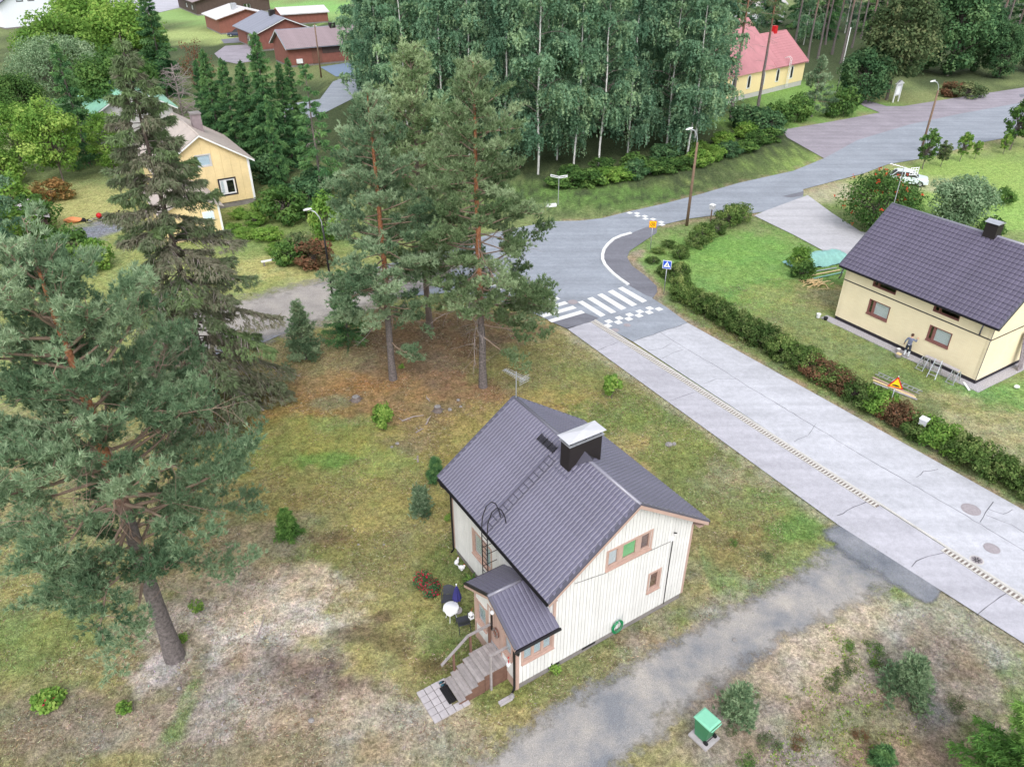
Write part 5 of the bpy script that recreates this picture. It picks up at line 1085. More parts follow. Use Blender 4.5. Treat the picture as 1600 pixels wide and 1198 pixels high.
# ------------------------------------------------------------------ plants
def unit(a): return a/np.maximum(np.linalg.norm(a, axis=-1, keepdims=True), 1e-9)
class Tree:
    def __init__(s, seed): s.r = np.random.default_rng(seed); s.tubes = {}; s.lv = []; s.lt = []; s.extra = {}
    def tube(s, key, pts, rad, n=5): s.tubes.setdefault(key, []).append((np.asarray(pts, float), np.asarray(rad, float), n))
    def wood(s, key):
        VV = []; QQ = []; o = 0
        for P, rad, n in s.tubes.get(key, []):
            k = len(P); d = np.gradient(P, axis=0); d = unit(d)
            ref = np.array([.31, .17, .93]) if abs(d[0, 2]) < .9 else np.array([1., .1, 0])
            a = unit(np.cross(d, ref)); b = np.cross(d, a); t = np.arange(n)*2*np.pi/n
            V = P[:, None, :]+(a[:, None, :]*np.cos(t)[None, :, None]+b[:, None, :]*np.sin(t)[None, :, None])*rad[:, None, None]
            VV.append(V.reshape(-1, 3)); i = np.arange(k-1)[:, None]*n; j = np.arange(n)[None, :]; j2 = (j+1) % n
            QQ.append(np.stack([i+j, i+j2, i+n+j2, i+n+j], -1).reshape(-1, 4)+o); o += k*n
        if not VV: return None
        return np_mesh(key, np.concatenate(VV), quads=np.concatenate(QQ), smooth=True)
    def needles(s, P, D, L, w, k, spread, tint, dest='crown', jit=.02):
        r = s.r; n = len(P)
        if n == 0: return
        d = unit(D[:, None, :]+spread*r.normal(size=(n, k, 3))); base = P[:, None, :]+jit*r.normal(size=(n, k, 3))
        side = unit(np.cross(d, r.normal(size=(n, k, 3))))*w*.5; ln = L*r.uniform(.65, 1.15, (n, k, 1))
        V = np.stack([base-side, base+side, base+d*ln], 2).reshape(-1, 3)
        t = np.repeat(np.clip(tint[:, None]+.12*r.normal(size=(n, k)), 0, 1).ravel(), 3)
        s.extra.setdefault(dest, []).append((V, t))
    def leaves(s, P, N, size, tint, dest='crown', flat=.5, asp=.6):   # rhombic leaves facing roughly N
        r = s.r; n = len(P); nn = unit(N+flat*r.normal(size=(n, 3))); a = unit(np.cross(nn, r.normal(size=(n, 3)))); b = np.cross(nn, a)
        sz = size*r.uniform(.6, 1.3, (n, 1))
        c0, c1, c2, c3 = P-a*sz*.5, P+b*sz*.5*asp, P+a*sz*.5, P-b*sz*.5*asp
        V = np.stack([c0, c1, c2, c0, c2, c3], 1).reshape(-1, 3); t = np.repeat(np.clip(tint+.12*r.normal(size=n), 0, 1), 6)
        s.extra.setdefault(dest, []).append((V, t))
    def foliage(s, key):
        if key not in s.extra: return None
        V = np.concatenate([a for a, _ in s.extra[key]]); t = np.concatenate([b for _, b in s.extra[key]])
        return np_mesh(key, V, tris=np.arange(len(V)).reshape(-1, 3), tint=t)
    def build(s, mats):            # mats: part name -> material
        out = []
        for key, m in mats:
            me = s.wood(key) if key in s.tubes else s.foliage(key)
            if me is None: continue
            me.materials.append(m); out.append((key, me))
        return out
def place(parts, name, label, cat, g, rz=0.0, sc=1.0, group=None, sz=None, z=-.05):
    t = thing(name, label, cat, (g.x, g.y, z), rz, group)
    t.scale = (sc, sc, sz if sz else sc)
    for key, me in parts:
        o = link(key, me, t)
        if key != 'trunk': o['kind'] = 'stuff'
    return t
def wander(r, p0, d0, length, n, amp, up=0.0, taper=None):
    P = [np.array(p0, float)]; d = unit(np.array(d0, float)); st = length/n
    for k in range(n):
        d = unit(d+amp*r.normal(size=3)+np.array([0, 0, up])); P.append(P[-1]+d*st)
    return np.array(P)
def at_s(P, t):
    x = t*(len(P)-1); i = np.minimum(x.astype(int), len(P)-2); f = (x-i)[:, None]
    return P[i]*(1-f)+P[i+1]*f, unit(P[i+1]-P[i])
def pine(seed, H, z0, rad, nb, r0=.2, shape=None, tl=.17, tw=.03, k=9, dens=1.0, dead=0, dz=(2, 5), lean=(0, 0), low=None, orange=True, lean_top=0.0, droop=.0, twigs=1.0):
    T = Tree(seed); r = T.r
    zz = np.linspace(-.15, H*.97, 12); wob = np.cumsum(r.normal(size=(12, 2))*.035*H/18, axis=0)
    tp = np.stack([lean[0]*zz/H+wob[:, 0], lean[1]*zz/H+wob[:, 1], zz], 1); tp[0, :2] = tp[1, :2]*.5
    tr_ = r0*(1-zz/H)**.75+.02; tr_[0] *= 1.25
    T.tube('trunk', tp, tr_, 10)
    def trunk_at(z): return np.array([np.interp(z, zz, tp[:, 0]), np.interp(z, zz, tp[:, 1]), z])
    shape = shape or (lambda t: (1-t)**.55*(.55+.45*min(1, t*4)))
    az = r.uniform(0, 6.28)
    specs = []
    for i in range(nb):
        t = (i+r.uniform(0, 1))/nb; z = z0+(H*.97-z0)*t; az += 2.4+r.normal()*.35
        specs.append((t, z, az, rad*shape(t)*r.uniform(.65, 1.18)))
    for z, a, l in (low or []): specs.append((0.02, z, a, l))
    for t, z, a, ln in specs:
        e = -.12-droop+.95*t**1.4+r.normal()*.14
        P = wander(r, trunk_at(z), (math.cos(a)*math.cos(e), math.sin(a)*math.cos(e), math.sin(e)), ln, 7, .10, .03+.03*t)
        rr = (.016+.0115*ln)*(1-.85*np.linspace(0, 1, 8)); T.tube('limbs', P, rr*(r0/.2)**.4, 5)
        ns = max(3, int((3+ln*2.6)*twigs)); ss = r.uniform((.28 if t < .5 else .1) if ln > 2 else .1, 1, ns)**(.8 if t < .5 else 1.)
        B, Dd = at_s(P, ss)
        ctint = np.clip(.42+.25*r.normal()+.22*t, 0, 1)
        for q in range(ns):
            sd = unit(np.cross(Dd[q], [0, 0, 1]))*r.choice([-1, 1]); d2 = Dd[q]*r.uniform(.35, 1)+sd*r.uniform(.3, 1.)+np.array([0, 0, r.uniform(.0, .55)])
            l2 = ln*.28*r.uniform(.5, 1.2)*(1.25-ss[q]*.5)+.15
            P2 = wander(r, B[q], d2, l2, 4, .14, .06); T.tube('limbs', P2, np.linspace(.016, .004, 5)*(r0/.2)**.4, 3)
            nt = max(3, int(l2*11*dens)); s3 = r.uniform(.3, 1., nt); B3, D3 = at_s(P2, s3)
            off = r.normal(size=(nt, 3))*np.array([.13, .13, .08]); B3 = B3+off
            D3 = unit(D3*.6+off*2.2+np.array([0, 0, .75])+.25*r.normal(size=(nt, 3)))
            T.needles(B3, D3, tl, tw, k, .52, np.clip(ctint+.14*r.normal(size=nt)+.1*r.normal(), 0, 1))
    for i in range(dead):
        z = r.uniform(*dz); a = r.uniform(0, 6.28); l = rad*r.uniform(.35, .9); e = r.uniform(-.35, .2)
        P = wander(r, trunk_at(z), (math.cos(a), math.sin(a), e), l, 6, .13, -.02); T.tube('dead_branches', P, np.linspace(.022, .006, 7), 4)
        for q in range(int(3+l*2)):
            B, Dd = at_s(P, r.uniform(.3, 1, 1)); P2 = wander(r, B[0], Dd[0]+.8*r.normal(size=3), l*r.uniform(.15, .4), 3, .2, -.02); T.tube('dead_branches', P2, np.linspace(.009, .003, 4), 3)
    return T
def spruce(seed, H, rad, nb, zlow=.4, k=3, L=.34, w=.10, dens=1.0, droop=.35, gap=0.0, bare=0.0, r0=.14, bump_=.25, brown=0.0, needle=None):
    T = Tree(seed); r = T.r; zz = np.linspace(-.15, H, 8)
    T.tube('trunk', np.stack([zz*0, zz*0, zz], 1)+np.concatenate([np.zeros((1, 3)), r.normal(size=(7, 3))*[.03, .03, 0]]), r0*(1-zz/H*.96)+.006, 8)
    az = 0
    for i in range(nb):
        t = ((i+r.uniform(0, 1))/nb)**.9; z = zlow+(H*.985-zlow)*t; az += 2.4+r.normal()*.3
        if r.uniform() < gap*(1-t*.5): continue
        ln = rad*(1-t)**.82*r.uniform(1-bump_, 1+bump_)+.12
        e = .42*t-.02-droop*.3+r.normal()*.06; n = 7
        d = np.array([math.cos(az)*math.cos(e), math.sin(az)*math.cos(e), math.sin(e)]); P = [np.array([0, 0, z])]
        for q in range(n):
            f = q/n; d = unit(d+np.array([0, 0, -droop*.16*(1-t*.7) if f < .6 else droop*.2])+.03*r.normal(size=3)); P.append(P[-1]+d*ln/n)
        P = np.array(P); T.tube('limbs', P, np.linspace(.012+.009*ln, .004, n+1), 4)
        ns = max(5, int((6+ln*16)*dens)); ss = r.uniform(.12 if bare < .3 else .25, 1, ns); B, Dd = at_s(P, ss)
        sd = unit(np.cross(Dd, [0, 0, 1]))*r.choice([-1, 1], (ns, 1)); lw = ln*.30*(1.15-ss)**.8*r.uniform(.1, 1.1, ns)
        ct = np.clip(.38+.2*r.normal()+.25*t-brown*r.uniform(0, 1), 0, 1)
        B2 = B+sd*lw[:, None]+Dd*lw[:, None]*.6-np.array([0, 0, 1])*(lw*.35*(1+droop))[:, None]
        D2 = unit(sd*.7+Dd*.8+np.array([0, 0, -.45-droop])+.3*r.normal(size=(ns, 3)))
        kp_ = r.uniform(size=ns) > bare*(1-ss)
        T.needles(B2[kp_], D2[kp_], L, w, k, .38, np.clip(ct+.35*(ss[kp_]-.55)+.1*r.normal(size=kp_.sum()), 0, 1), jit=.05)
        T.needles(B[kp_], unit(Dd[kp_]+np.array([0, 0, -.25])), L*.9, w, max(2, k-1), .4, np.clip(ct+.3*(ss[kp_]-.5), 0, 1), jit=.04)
        if bare:
            for q in range(int(3+ln*4)):
                B3, D3 = at_s(P, r.uniform(.2, .8, 1)); s3 = unit(np.cross(D3[0], [0, 0, 1]))*r.choice([-1, 1]); P2 = wander(r, B3[0], D3[0]*.7+s3*.7+np.array([0, 0, -.5]), ln*.3*r.uniform(.5, 1), 4, .1, -.08); T.tube('bare_twigs', P2, np.linspace(.02, .007, 5), 3)
    return T
def birch(seed, H, rad, z0, nb=26, strands=420, leaf=.24, r0=.13):
    T = Tree(seed); r = T.r; zz = np.linspace(-.15, H*.95, 10); wob = np.cumsum(r.normal(size=(10, 2))*.07, axis=0); wob[0] = wob[1]*.5
    tp = np.stack([wob[:, 0], wob[:, 1], zz], 1); T.tube('trunk', tp, r0*(1-zz/H)**.7+.015, 7)
    az = r.uniform(0, 6)
    ends = []
    for i in range(nb):
        t = (i+r.uniform())/nb; z = z0+(H*.95-z0)*t; az += 2.4+r.normal()*.4; ln = rad*(.35+.65*math.sin(math.pi*min(1, .18+t*.9))**.8)*r.uniform(.7, 1.2)*(1-t*.35)
        e = .55+.5*t+r.normal()*.15; c0 = np.array([np.interp(z, zz, tp[:, 0]), np.interp(z, zz, tp[:, 1]), z])
        P = [c0]; d = np.array([math.cos(az)*math.cos(e), math.sin(az)*math.cos(e), math.sin(e)])
        for q in range(6): d = unit(d+np.array([0, 0, -.13])+.1*r.normal(size=3)); P.append(P[-1]+d*ln*1.25/6)
        P = np.array(P); T.tube('limbs', P, np.linspace(.02+.008*ln, .005, 7), 4); ends.append((P, t))
    npl = strands//12
    for i in range(npl):
        P, t = ends[r.integers(len(ends))]; B, Dd = at_s(P, r.uniform(.25, 1, 1)**.6); ct0 = np.clip(.45+.3*r.normal(), 0, 1); pc = B[0]+r.normal(size=3)*[.25, .25, .15]; big_ = r.uniform(.7, 1.5)
        for j in range(12):
            hang = r.uniform(.5, 1.7)*(1-.45*t)*big_; n = int(5+hang*10); s = np.sort(r.uniform(0, 1, n)); p0 = pc+r.normal(size=3)*[.2, .2, .1]; out = r.normal(size=2)*.42*big_
            Q = p0[None, :]+np.stack([out[0]*np.sqrt(s), out[1]*np.sqrt(s), .25*np.sin(s*2.4)*big_-hang*s**1.5], 1)+r.normal(size=(n, 3))*.06
            T.leaves(Q, np.stack([np.full(n, out[0]), np.full(n, out[1]), np.full(n, .8)], 1)+r.normal(size=(n, 3))*.5, leaf, np.full(n, np.clip(ct0+.08*r.normal(), 0, 1)), asp=.6)
    return T
def leafy(seed, H, rx, zc, rz, nclump, nleaf, leaf, trunk_r=.1, clump_r=None, squash=.8, limbs=True, top_bias=.2, berries=0, flowers=0, multi=1, asp=.6, even=False):
    T = Tree(seed); r = T.r; clump_r = clump_r or rx*.34
    if trunk_r:
        for q in range(multi):
            a = 6.28*q/multi+r.uniform(0, 1); ps = .0 if multi == 1 else rx*.25
            zz = np.linspace(-.1, zc+rz*.4, 6); T.tube('trunk', np.stack([ps*zz/zc*math.cos(a)+r.normal(size=6)*.02, ps*zz/zc*math.sin(a)+r.normal(size=6)*.02, zz], 1), trunk_r*(1-.75*np.linspace(0, 1, 6)), 6)
    for i in range(nclump):
        v = unit(r.normal(size=3)+np.array([0, 0, top_bias])); q = r.uniform(.35, 1)**.5 if not even else r.uniform(.8, 1)
        c = np.array([v[0]*rx*q, v[1]*rx*q, zc+v[2]*rz*q])*np.array([1, 1, 1]); c[2] = max(c[2], clump_r*.35)
        if limbs and trunk_r:
            p0 = np.array([0, 0, max(.1, zc*r.uniform(.35, .9))]); T.tube('limbs', np.linspace(p0, c, 4)+r.normal(size=(4, 3))*.04, np.linspace(trunk_r*.35, .008, 4), 4)
        n = int(nleaf*r.uniform(.7, 1.3)); d = unit(r.normal(size=(n, 3))); rr = clump_r*r.uniform(.7, 1.25)
        P = c+d*rr*np.array([1, 1, squash])*(r.uniform(.25, 1, (n, 1))**.45); P[:, 2] = np.maximum(P[:, 2], .03)
        ct = np.clip(.42+.22*r.normal(), 0, 1)
        T.leaves(P, d+np.array([0, 0, .5]), leaf, np.clip(ct+.22*d[:, 2]*0+.1*r.normal(size=n), 0, 1), asp=asp)
        if berries and r.uniform() < .75:
            nb = berries; d = unit(r.normal(size=(nb, 3))+np.array([0, 0, .3])); ctr = c+d*rr*np.array([1, 1, squash])
            for p in ctr: T.leaves(p+r.normal(size=(9, 3))*leaf*.35, r.normal(size=(9, 3)), leaf*.55, np.full(9, .5), dest='berries', asp=.9)
        if flowers:
            d = unit(r.normal(size=(flowers, 3))+np.array([0, 0, .6])); T.leaves(c+d*rr*np.array([1, 1, squash])*1.03, d, leaf*1.0, r.uniform(0, 1, flowers), dest='flowers', asp=.9)
    return T
PM = lambda leaf: [('trunk', M['pine_bark']), ('limbs', M['pine_twig']), ('dead_branches', M['dead_wood']), ('crown', M[leaf])]
SM = lambda leaf: [('trunk', M['bark_grey']), ('limbs', M['bark_grey']), ('bare_twigs', M['dead_wood']), ('crown', M[leaf])]
BM_ = [('trunk', M['birch_bark']), ('limbs', M['bark_grey']), ('crown', M['birch_leaf'])]
LM = lambda leaf, berry=None: [('trunk', M['bark_grey']), ('limbs', M['bark_grey']), ('crown', M[leaf]), ('berries', M['berry']), ('flowers', M['flower_red'])]

# ---- the five great conifers of the yard
g = G(272, 1025)
T = pine(11, 17.8, 5.0, 5.6, 92, r0=.33, tl=.2, tw=.034, k=13, dens=1.7, dead=22, dz=(6, 13), shape=lambda t: (1-t)**.36*(.62+.38*min(1, t*3.0)), droop=.06, twigs=1.2)
place(T.build([('trunk', pine_bark('big_pine_bark', 7.0, 11.0)), ('limbs', M['pine_twig']), ('dead_branches', mat('rosy_bare_branches', col(158, 134, 118), .9, .15)), ('crown', M['pine_leaf2'])]), 'pine_tree', 'huge spreading pine with thick grey trunk on bare sandy ground', 'tree', g, .6)
g = G(336, 640)
T = spruce(23, 21.3, 5.0, 190, zlow=1.0, k=6, L=.32, w=.075, dens=1.9, droop=.62, gap=.1, bare=.5, r0=.27, bump_=.4, brown=.4)
place(T.build([('trunk', mat('dark_spruce_bark', col(92, 80, 74), .95, .3, 3, .5)), ('limbs', M['bark_grey']), ('bare_twigs', M['dead_wood']), ('crown', M['spruce_old'])]), 'spruce_tree', 'tall ailing spruce with drooping brownish boughs and grey bare twigs', 'tree', g, .3)
PSH = lambda t: (1-t)**.5*(.72+.28*min(1, t*3))
T = pine(31, 18.6, 4.6, 4.1, 90, r0=.22, tl=.24, tw=.055, k=9, dens=1.7, dead=16, dz=(4.5, 9), shape=PSH, low=[(2.2, 0.2, 2.0), (2.9, -.6, 2.3), (3.6, 1.0, 2.0), (5.0, 3.0, 3.2), (5.8, 2.6, 3.4)], droop=.12)
place(T.build(PM('pine_leaf2')), 'pine_tree', 'slender pine with orange trunk, growing nearest the round blue-green pine bush', 'tree', G(614, 591), 0)
T = pine(37, 20.2, 5.2, 5.0, 94, r0=.23, tl=.24, tw=.055, k=9, dens=1.6, dead=34, dz=(4, 10.5), shape=PSH, low=[(5.4, 0.2, 4.3), (4.6, -.35, 4.0), (6.2, .5, 4.4), (3.8, -.7, 3.2), (7.0, -.1, 4.4), (6.8, .9, 4.0)], droop=.2)
place(T.build(PM('pine_leaf')), 'pine_tree', 'pine with orange upper trunk and many bare side branches beside the zebra crossing', 'tree', G(755, 603), 0)
T = pine(41, 19.7, 5.2, 4.6, 90, r0=.22, tl=.24, tw=.055, k=9, dens=1.6, dead=14, dz=(4, 9), shape=PSH, droop=.12)
place(T.build([('trunk', mat('dark_pine_bark', col(104, 92, 84), .95, .3, 3, .5)), ('limbs', M['pine_twig']), ('dead_branches', M['dead_wood']), ('crown', M['pine_leaf'])]), 'pine_tree', 'pine with dark trunk standing behind the two orange-trunked pines', 'tree', G(672, 512), 0)
# ---- young conifers in the yard
def young(px, py, ty, kind, label, rad=None, seed=1, leaf='spruce_young', name=None):
    g = G(px, py); h = max(.35, height_at(g, ty))
    if kind == 'pine':
        T = pine(seed, h, .1, rad or h*.42, int(34+h*12), r0=.03+.012*h, tl=.17, tw=.04, k=9, dens=2.2, shape=lambda t: (1-t)**.7, dead=0)
        return place(T.build(PM(leaf)), name or 'young_pine', label, 'young pine', g)
    T = spruce(seed, h, rad or h*.42, int(26+h*14), zlow=.06, k=5, L=.14, w=.035, dens=1.6, droop=.1, r0=.02+.01*h)
    return place(T.build(SM(leaf)), name or 'young_spruce', label, 'young spruce', g)
young(478, 560, 470, 'pine', 'dense blue-green pine bush standing alone by the gravel road edge', 1.25, 51, 'pine_leaf2')
young(545, 534, 420, 'spruce', 'dark green young spruce standing under the slender orange-trunked pine', 1.7, 52, 'spruce_leaf')
young(452, 838, 795, 'spruce', 'small bright green spruce seedling in the middle of the mossy yard', .55, 54, 'spruce_young')
young(658, 803, 765, 'pine', 'small blue-green pine seedling near the back corner of the cream house', .42, 55, 'pine_leaf2')
young(682, 748, 715, 'spruce', 'dark spruce seedling touching the roof edge of the cream house', .45, 56, 'spruce_leaf')
young(1148, 1120, 1077, 'pine', 'small blue-green pine seedling next to the green wheelie bin', .62, 57, 'pine_leaf2')
young(1412, 1082, 1030, 'pine', 'pine seedling among low heather beyond the gravel driveway', .85, 58, 'pine_leaf2')
young(1058+320, 1190, 1170, 'spruce', 'tiny dark spruce seedling in the bare ground below the heather clumps', .3, 59, 'spruce_leaf')
g61 = G(1604, 1275); T = spruce(61, height_at(g61, 1030), 2.6, 150, zlow=.2, k=5, L=.2, w=.045, dens=2.1, droop=.3, r0=.1)
place(T.build(SM('spruce_young')), 'spruce_tree', 'bright green young spruce leaning into the corner beyond the driveway', 'tree', g61, 1)
# ---- spruce group by the ochre house, more conifers at left
sv = [spruce(70+i, 14, 2.7, 85, zlow=.5, k=4, L=.42, w=.12, dens=1.1, droop=.4, r0=.16).build(SM('spruce_leaf')) for i in range(3)]
slim = spruce(76, 14, 2.3, 60, zlow=1.5, k=4, L=.42, w=.12, dens=.9, droop=.4, r0=.16, bare=.3, gap=.2).build(SM('spruce_leaf'))
SP = [(352,258,75,0,1.),(378,262,88,1,.95),(405,262,92,2,.9),(432,268,48,0,1.),(458,255,95,1,.9),(505,318,92,3,1.05),(262,150,-25,2,1.15),(470,240,88,2,.9),(335,240,90,1,.8),(395,240,100,0,.8),(440,300,150,1,.6)]
lab = {0: 'dark green spruce in the dense row behind the ochre house'}
for i, (px, py, ty, vi, wd) in enumerate(SP):
    g = G(px, py); h = height_at(g, ty); s_ = h/14
    lb = 'dark green spruce in the dense row behind the ochre house'; gp = 'spruces behind the ochre house'
    if vi == 3: lb, gp = 'tall thin spruce with bare lower trunk between the ochre house and the gravel road', None
    if px == 262: lb, gp = 'tall dark spruce standing between the round willow and the brick bungalows', None
    if px == 440: lb, gp = 'short spruce beside the tall thin spruce near the ochre house', None
    t = place(slim if vi == 3 else sv[vi], 'spruce_tree', lb, 'tree', g, i*1.3, s_*wd, gp, sz=s_)
T = spruce(81, 11, 2.2, 60, zlow=.5, k=4, L=.4, w=.11, dens=1., droop=.3)
place(T.build(SM('spruce_leaf')), 'spruce_tree', 'narrow spruce in front of the green roofed house', 'tree', G(140, 255), 0, 1.25)
# dead tree and red rowan
T = leafy(83, 8, 2.6, 5.2, 2.8, 46, 46, .24, .12); place(T.build(LM('red_leaf')), 'rowan_tree', 'rowan with red autumn leaves among the spruces', 'tree', G(318, 170), 0, 1.0, sz=1.25)
T = Tree(84); r = T.r
T.tube('trunk', np.array([[0, 0, -.1], [.1, 0, 3], [.15, .1, 6], [.1, 0, 8.5]]), np.array([.15, .12, .08, .03]), 6)
for i in range(60):
    z = r.uniform(1.5, 8.3); a = r.uniform(0, 6.28); l = 3.4*(1-abs(z-4)/7)*r.uniform(.6, 1.1); P = wander(r, (0.1, 0, z), (math.cos(a), math.sin(a), .5), l, 6, .16, -.09); T.tube('bare_twigs', P, np.linspace(.05, .015, 7), 4)
    for q in range(7):
        B, Dd = at_s(P, r.uniform(.2, 1, 1)); P2 = wander(r, B[0], Dd[0]+.7*r.normal(size=3), l*.4, 4, .2, -.06); T.tube('bare_twigs', P2, np.linspace(.022, .008, 5), 3)
place(T.build([('trunk', M['dead_wood']), ('bare_twigs', M['dead_wood'])]), 'dead_tree', 'bare grey leafless tree beside the red rowan', 'tree', G(290, 205), 0, 1.05)
# ---- broadleaf trees at left
big = [leafy(90+i, 11, 4.6, 6.4, 4.6, 110, 130, .42, .2).build(LM('green_leaf')) for i in range(2)]
limeT = [leafy(94+i, 8, 2.6, 4.4, 3.6, 80, 110, .3, .1).build(LM('lime_leaf')) for i in range(2)]
lime_big = [leafy(98, 11, 4.8, 6.6, 4.8, 120, 130, .42, .2).build(LM('lime_leaf'))]
for i, (px, py, sc, mesh, lb, gp) in enumerate([
 (118,160,1.15,lime_big[0],'broad light green tree crown below the white house','light green trees behind the round willow'),(165,120,1.35,lime_big[0],'broad light green tree crown below the white house','light green trees behind the round willow'),(215,140,1.2,lime_big[0],'broad light green tree crown below the white house','light green trees behind the round willow'),
 (40,210,.7,big[1],'mid green broadleaf tree beside the round willow and the dark weeping birch',None),(100,285,1.15,limeT[0],'bright yellow-green young maple beside the narrow spruce',None),(40,270,1.0,limeT[1],'bright yellow-green young tree at the edge of the overgrown garden',None),
 (180,268,.85,limeT[1],'yellow-green sapling between the ailing spruce and the narrow spruce',None),(205,215,1.0,big[0],'mid green broadleaf tree in front of the green roofed house',None)]):
    place(mesh, 'broadleaf_tree', lb, 'tree', G(px, py), i*.9, sc, gp)
T = leafy(101, 8, 5.2, 4.7, 3.6, 150, 190, .2, .2, clump_r=1.25, even=True, top_bias=.5); place(T.build(LM('willow_leaf')), 'willow_tree', 'round clipped grey-green willow dome among the trees', 'tree', G(112, 172), 0, 1.25)
T = leafy(102, 5, 2.2, 3.0, 2.6, 60, 90, .22, .08); place(T.build(LM('willow_leaf')), 'broadleaf_tree', 'silvery grey-green small tree before the narrow spruce', 'tree', G(122, 240), 0, 1.2)
bv = [birch(110+i, 21, (3.0, 3.5, 2.8, 3.3)[i], (1.6, 3.0, 2.0, 3.6)[i], 46, 2300, .27, .11).build(BM_) for i in range(4)]
place(bv[1], 'birch_tree', 'light green birch at the edge of the overgrown garden by the orange bush', 'tree', G(12, 420), 1, .62)
place(bv[2], 'birch_tree', 'dark weeping birch below the white house', 'tree', G(5, 205), 2, .8)
shr = [leafy(120+i, 1.6, .9, .75, .75, 34, 70, .17, .03, multi=3, clump_r=.36).build(LM('green_leaf')) for i in range(3)]
shl = [leafy(124+i, 1.6, .9, .75, .75, 34, 70, .17, .03, multi=3, clump_r=.36).build(LM('lime_leaf')) for i in range(2)]
shd = [leafy(127+i, 1.6, .95, .75, .75, 38, 70, .17, .03, multi=3, clump_r=.36).build(LM('dark_leaf')) for i in range(2)]
shrd = leafy(130, 1.6, .95, .7, .7, 34, 70, .17, .03, multi=3, clump_r=.36).build(LM('red_leaf'))
shor = leafy(131, 1.6, 1.0, .7, .65, 36, 70, .17, .03, multi=3, clump_r=.36).build(LM('orange_leaf'))
hv0 = leafy(133, 1.6, 1.0, .7, .65, 36, 70, .17, .03, multi=3, clump_r=.36).build(LM('olive_leaf'))
def shrub(mesh, px, py, sc, label, group=None, sz=None, rz=None):
    return place(mesh, 'shrub', label, 'shrub', G(px, py), (px*.37+py*.11) if rz is None else rz, sc, group, sz)
shrub(shor, 80, 312, 2.1, 'orange autumn bush in the overgrown garden', sz=1.5)
shrub(shrd, 492, 412, 1.9, 'low red-leaved bush in the long grass by the gravel road', sz=1.35); shrub(hv0, 475, 402, 1.6, 'olive bush behind the low red-leaved bush by the gravel road'); shrub(shr[0], 455, 412, 1.4, 'green bush beside the low red-leaved bush by the gravel road')
shrub(shl[0], 515, 370, 2.0, 'yellow-green bush behind the street lamp with dark post', sz=2.6); shrub(shr[1], 445, 345, 2.4, 'green bush close to the ochre house corner board', sz=2.2); shrub(shd[0], 480, 330, 2.2, 'dark bush at the foot of the tall thin spruce', sz=2.2)
for px, py, s_ in ((400,350,1.2),(375,340,1.0),(420,375,1.3),(385,372,1.1),(410,330,1.2),(365,362,.9),(435,395,1.0)): shrub(shl[1], px, py, s_, 'low large-leaved clump in the patch beside the ochre house', 'leafy clumps beside the ochre house', sz=s_*.6)
for k, (px, py, s_) in enumerate(((20,330,2.4),(60,360,2.2),(30,390,2.3),(120,400,1.8),(10,290,2.3),(75,390,1.6),(150,420,1.6))): shrub(shr[k % 3] if k % 2 else shl[0], px, py, s_, 'green bush in the overgrown garden beside the gravel court', 'bushes of the overgrown garden')
for k, (px, py, s_) in enumerate(((320,262,2.),(300,300,1.6),(500,300,1.8),(425,285,2.))): shrub(shd[k % 2], px, py, s_, 'dark undergrowth bush around the ochre house', 'bushes around the ochre house')
# ---- birch wood
rgb = np.random.default_rng(5)
front = [(600,228),(640,240),(690,255),(735,262),(790,268),(840,272),(895,262),(935,258),(980,243),(1040,238),(1072,250),(1082,232),(1010,225),(1088,212),(870,250),(760,248),(665,228),(592,205)]
back = [(x+rgb.uniform(-14, 14), y+rgb.uniform(-5, 5)) for y, x0, x1, n in ((205,590,1080,12),(175,592,1090,12),(148,590,1085,11),(120,590,1080,11),(95,588,1070,10),(72,585,1080,10)) for x in np.linspace(x0, x1, n)]
for i, (px, py) in enumerate(front+back):
    fr = i < len(front)
    place(bv[i % 4], 'birch_tree', 'white-trunked birch in the front edge of the birch wood above the undergrowth' if fr else 'tall birch deep inside the dense birch wood across the junction', 'tree', G(px, py), i*1.7, rgb.uniform(.92, 1.22), 'front edge birches' if fr else 'birches of the wood', sz=rgb.uniform(1.0, 1.3))
bk_line = [(870,292),(895,290),(920,288),(945,285),(968,280),(992,278),(1015,272),(1040,268),(1065,262),(1090,258),(1115,250),(1138,243),(1160,236),(1180,228),(1200,222),(1130,225),(1090,238),(1040,250),(990,262),(940,268),(890,275),(1165,215)]
for k, (px, py) in enumerate(bk_line):
    shrub((shr+shl[:2]+shd[:1])[k % 6], px, py, 1.5+.5*((k*7) % 5)/5, 'leafy bush in the undergrowth edge of the birch wood', 'undergrowth bushes of the birch wood', sz=.9+.5*((k*3) % 4)/4)
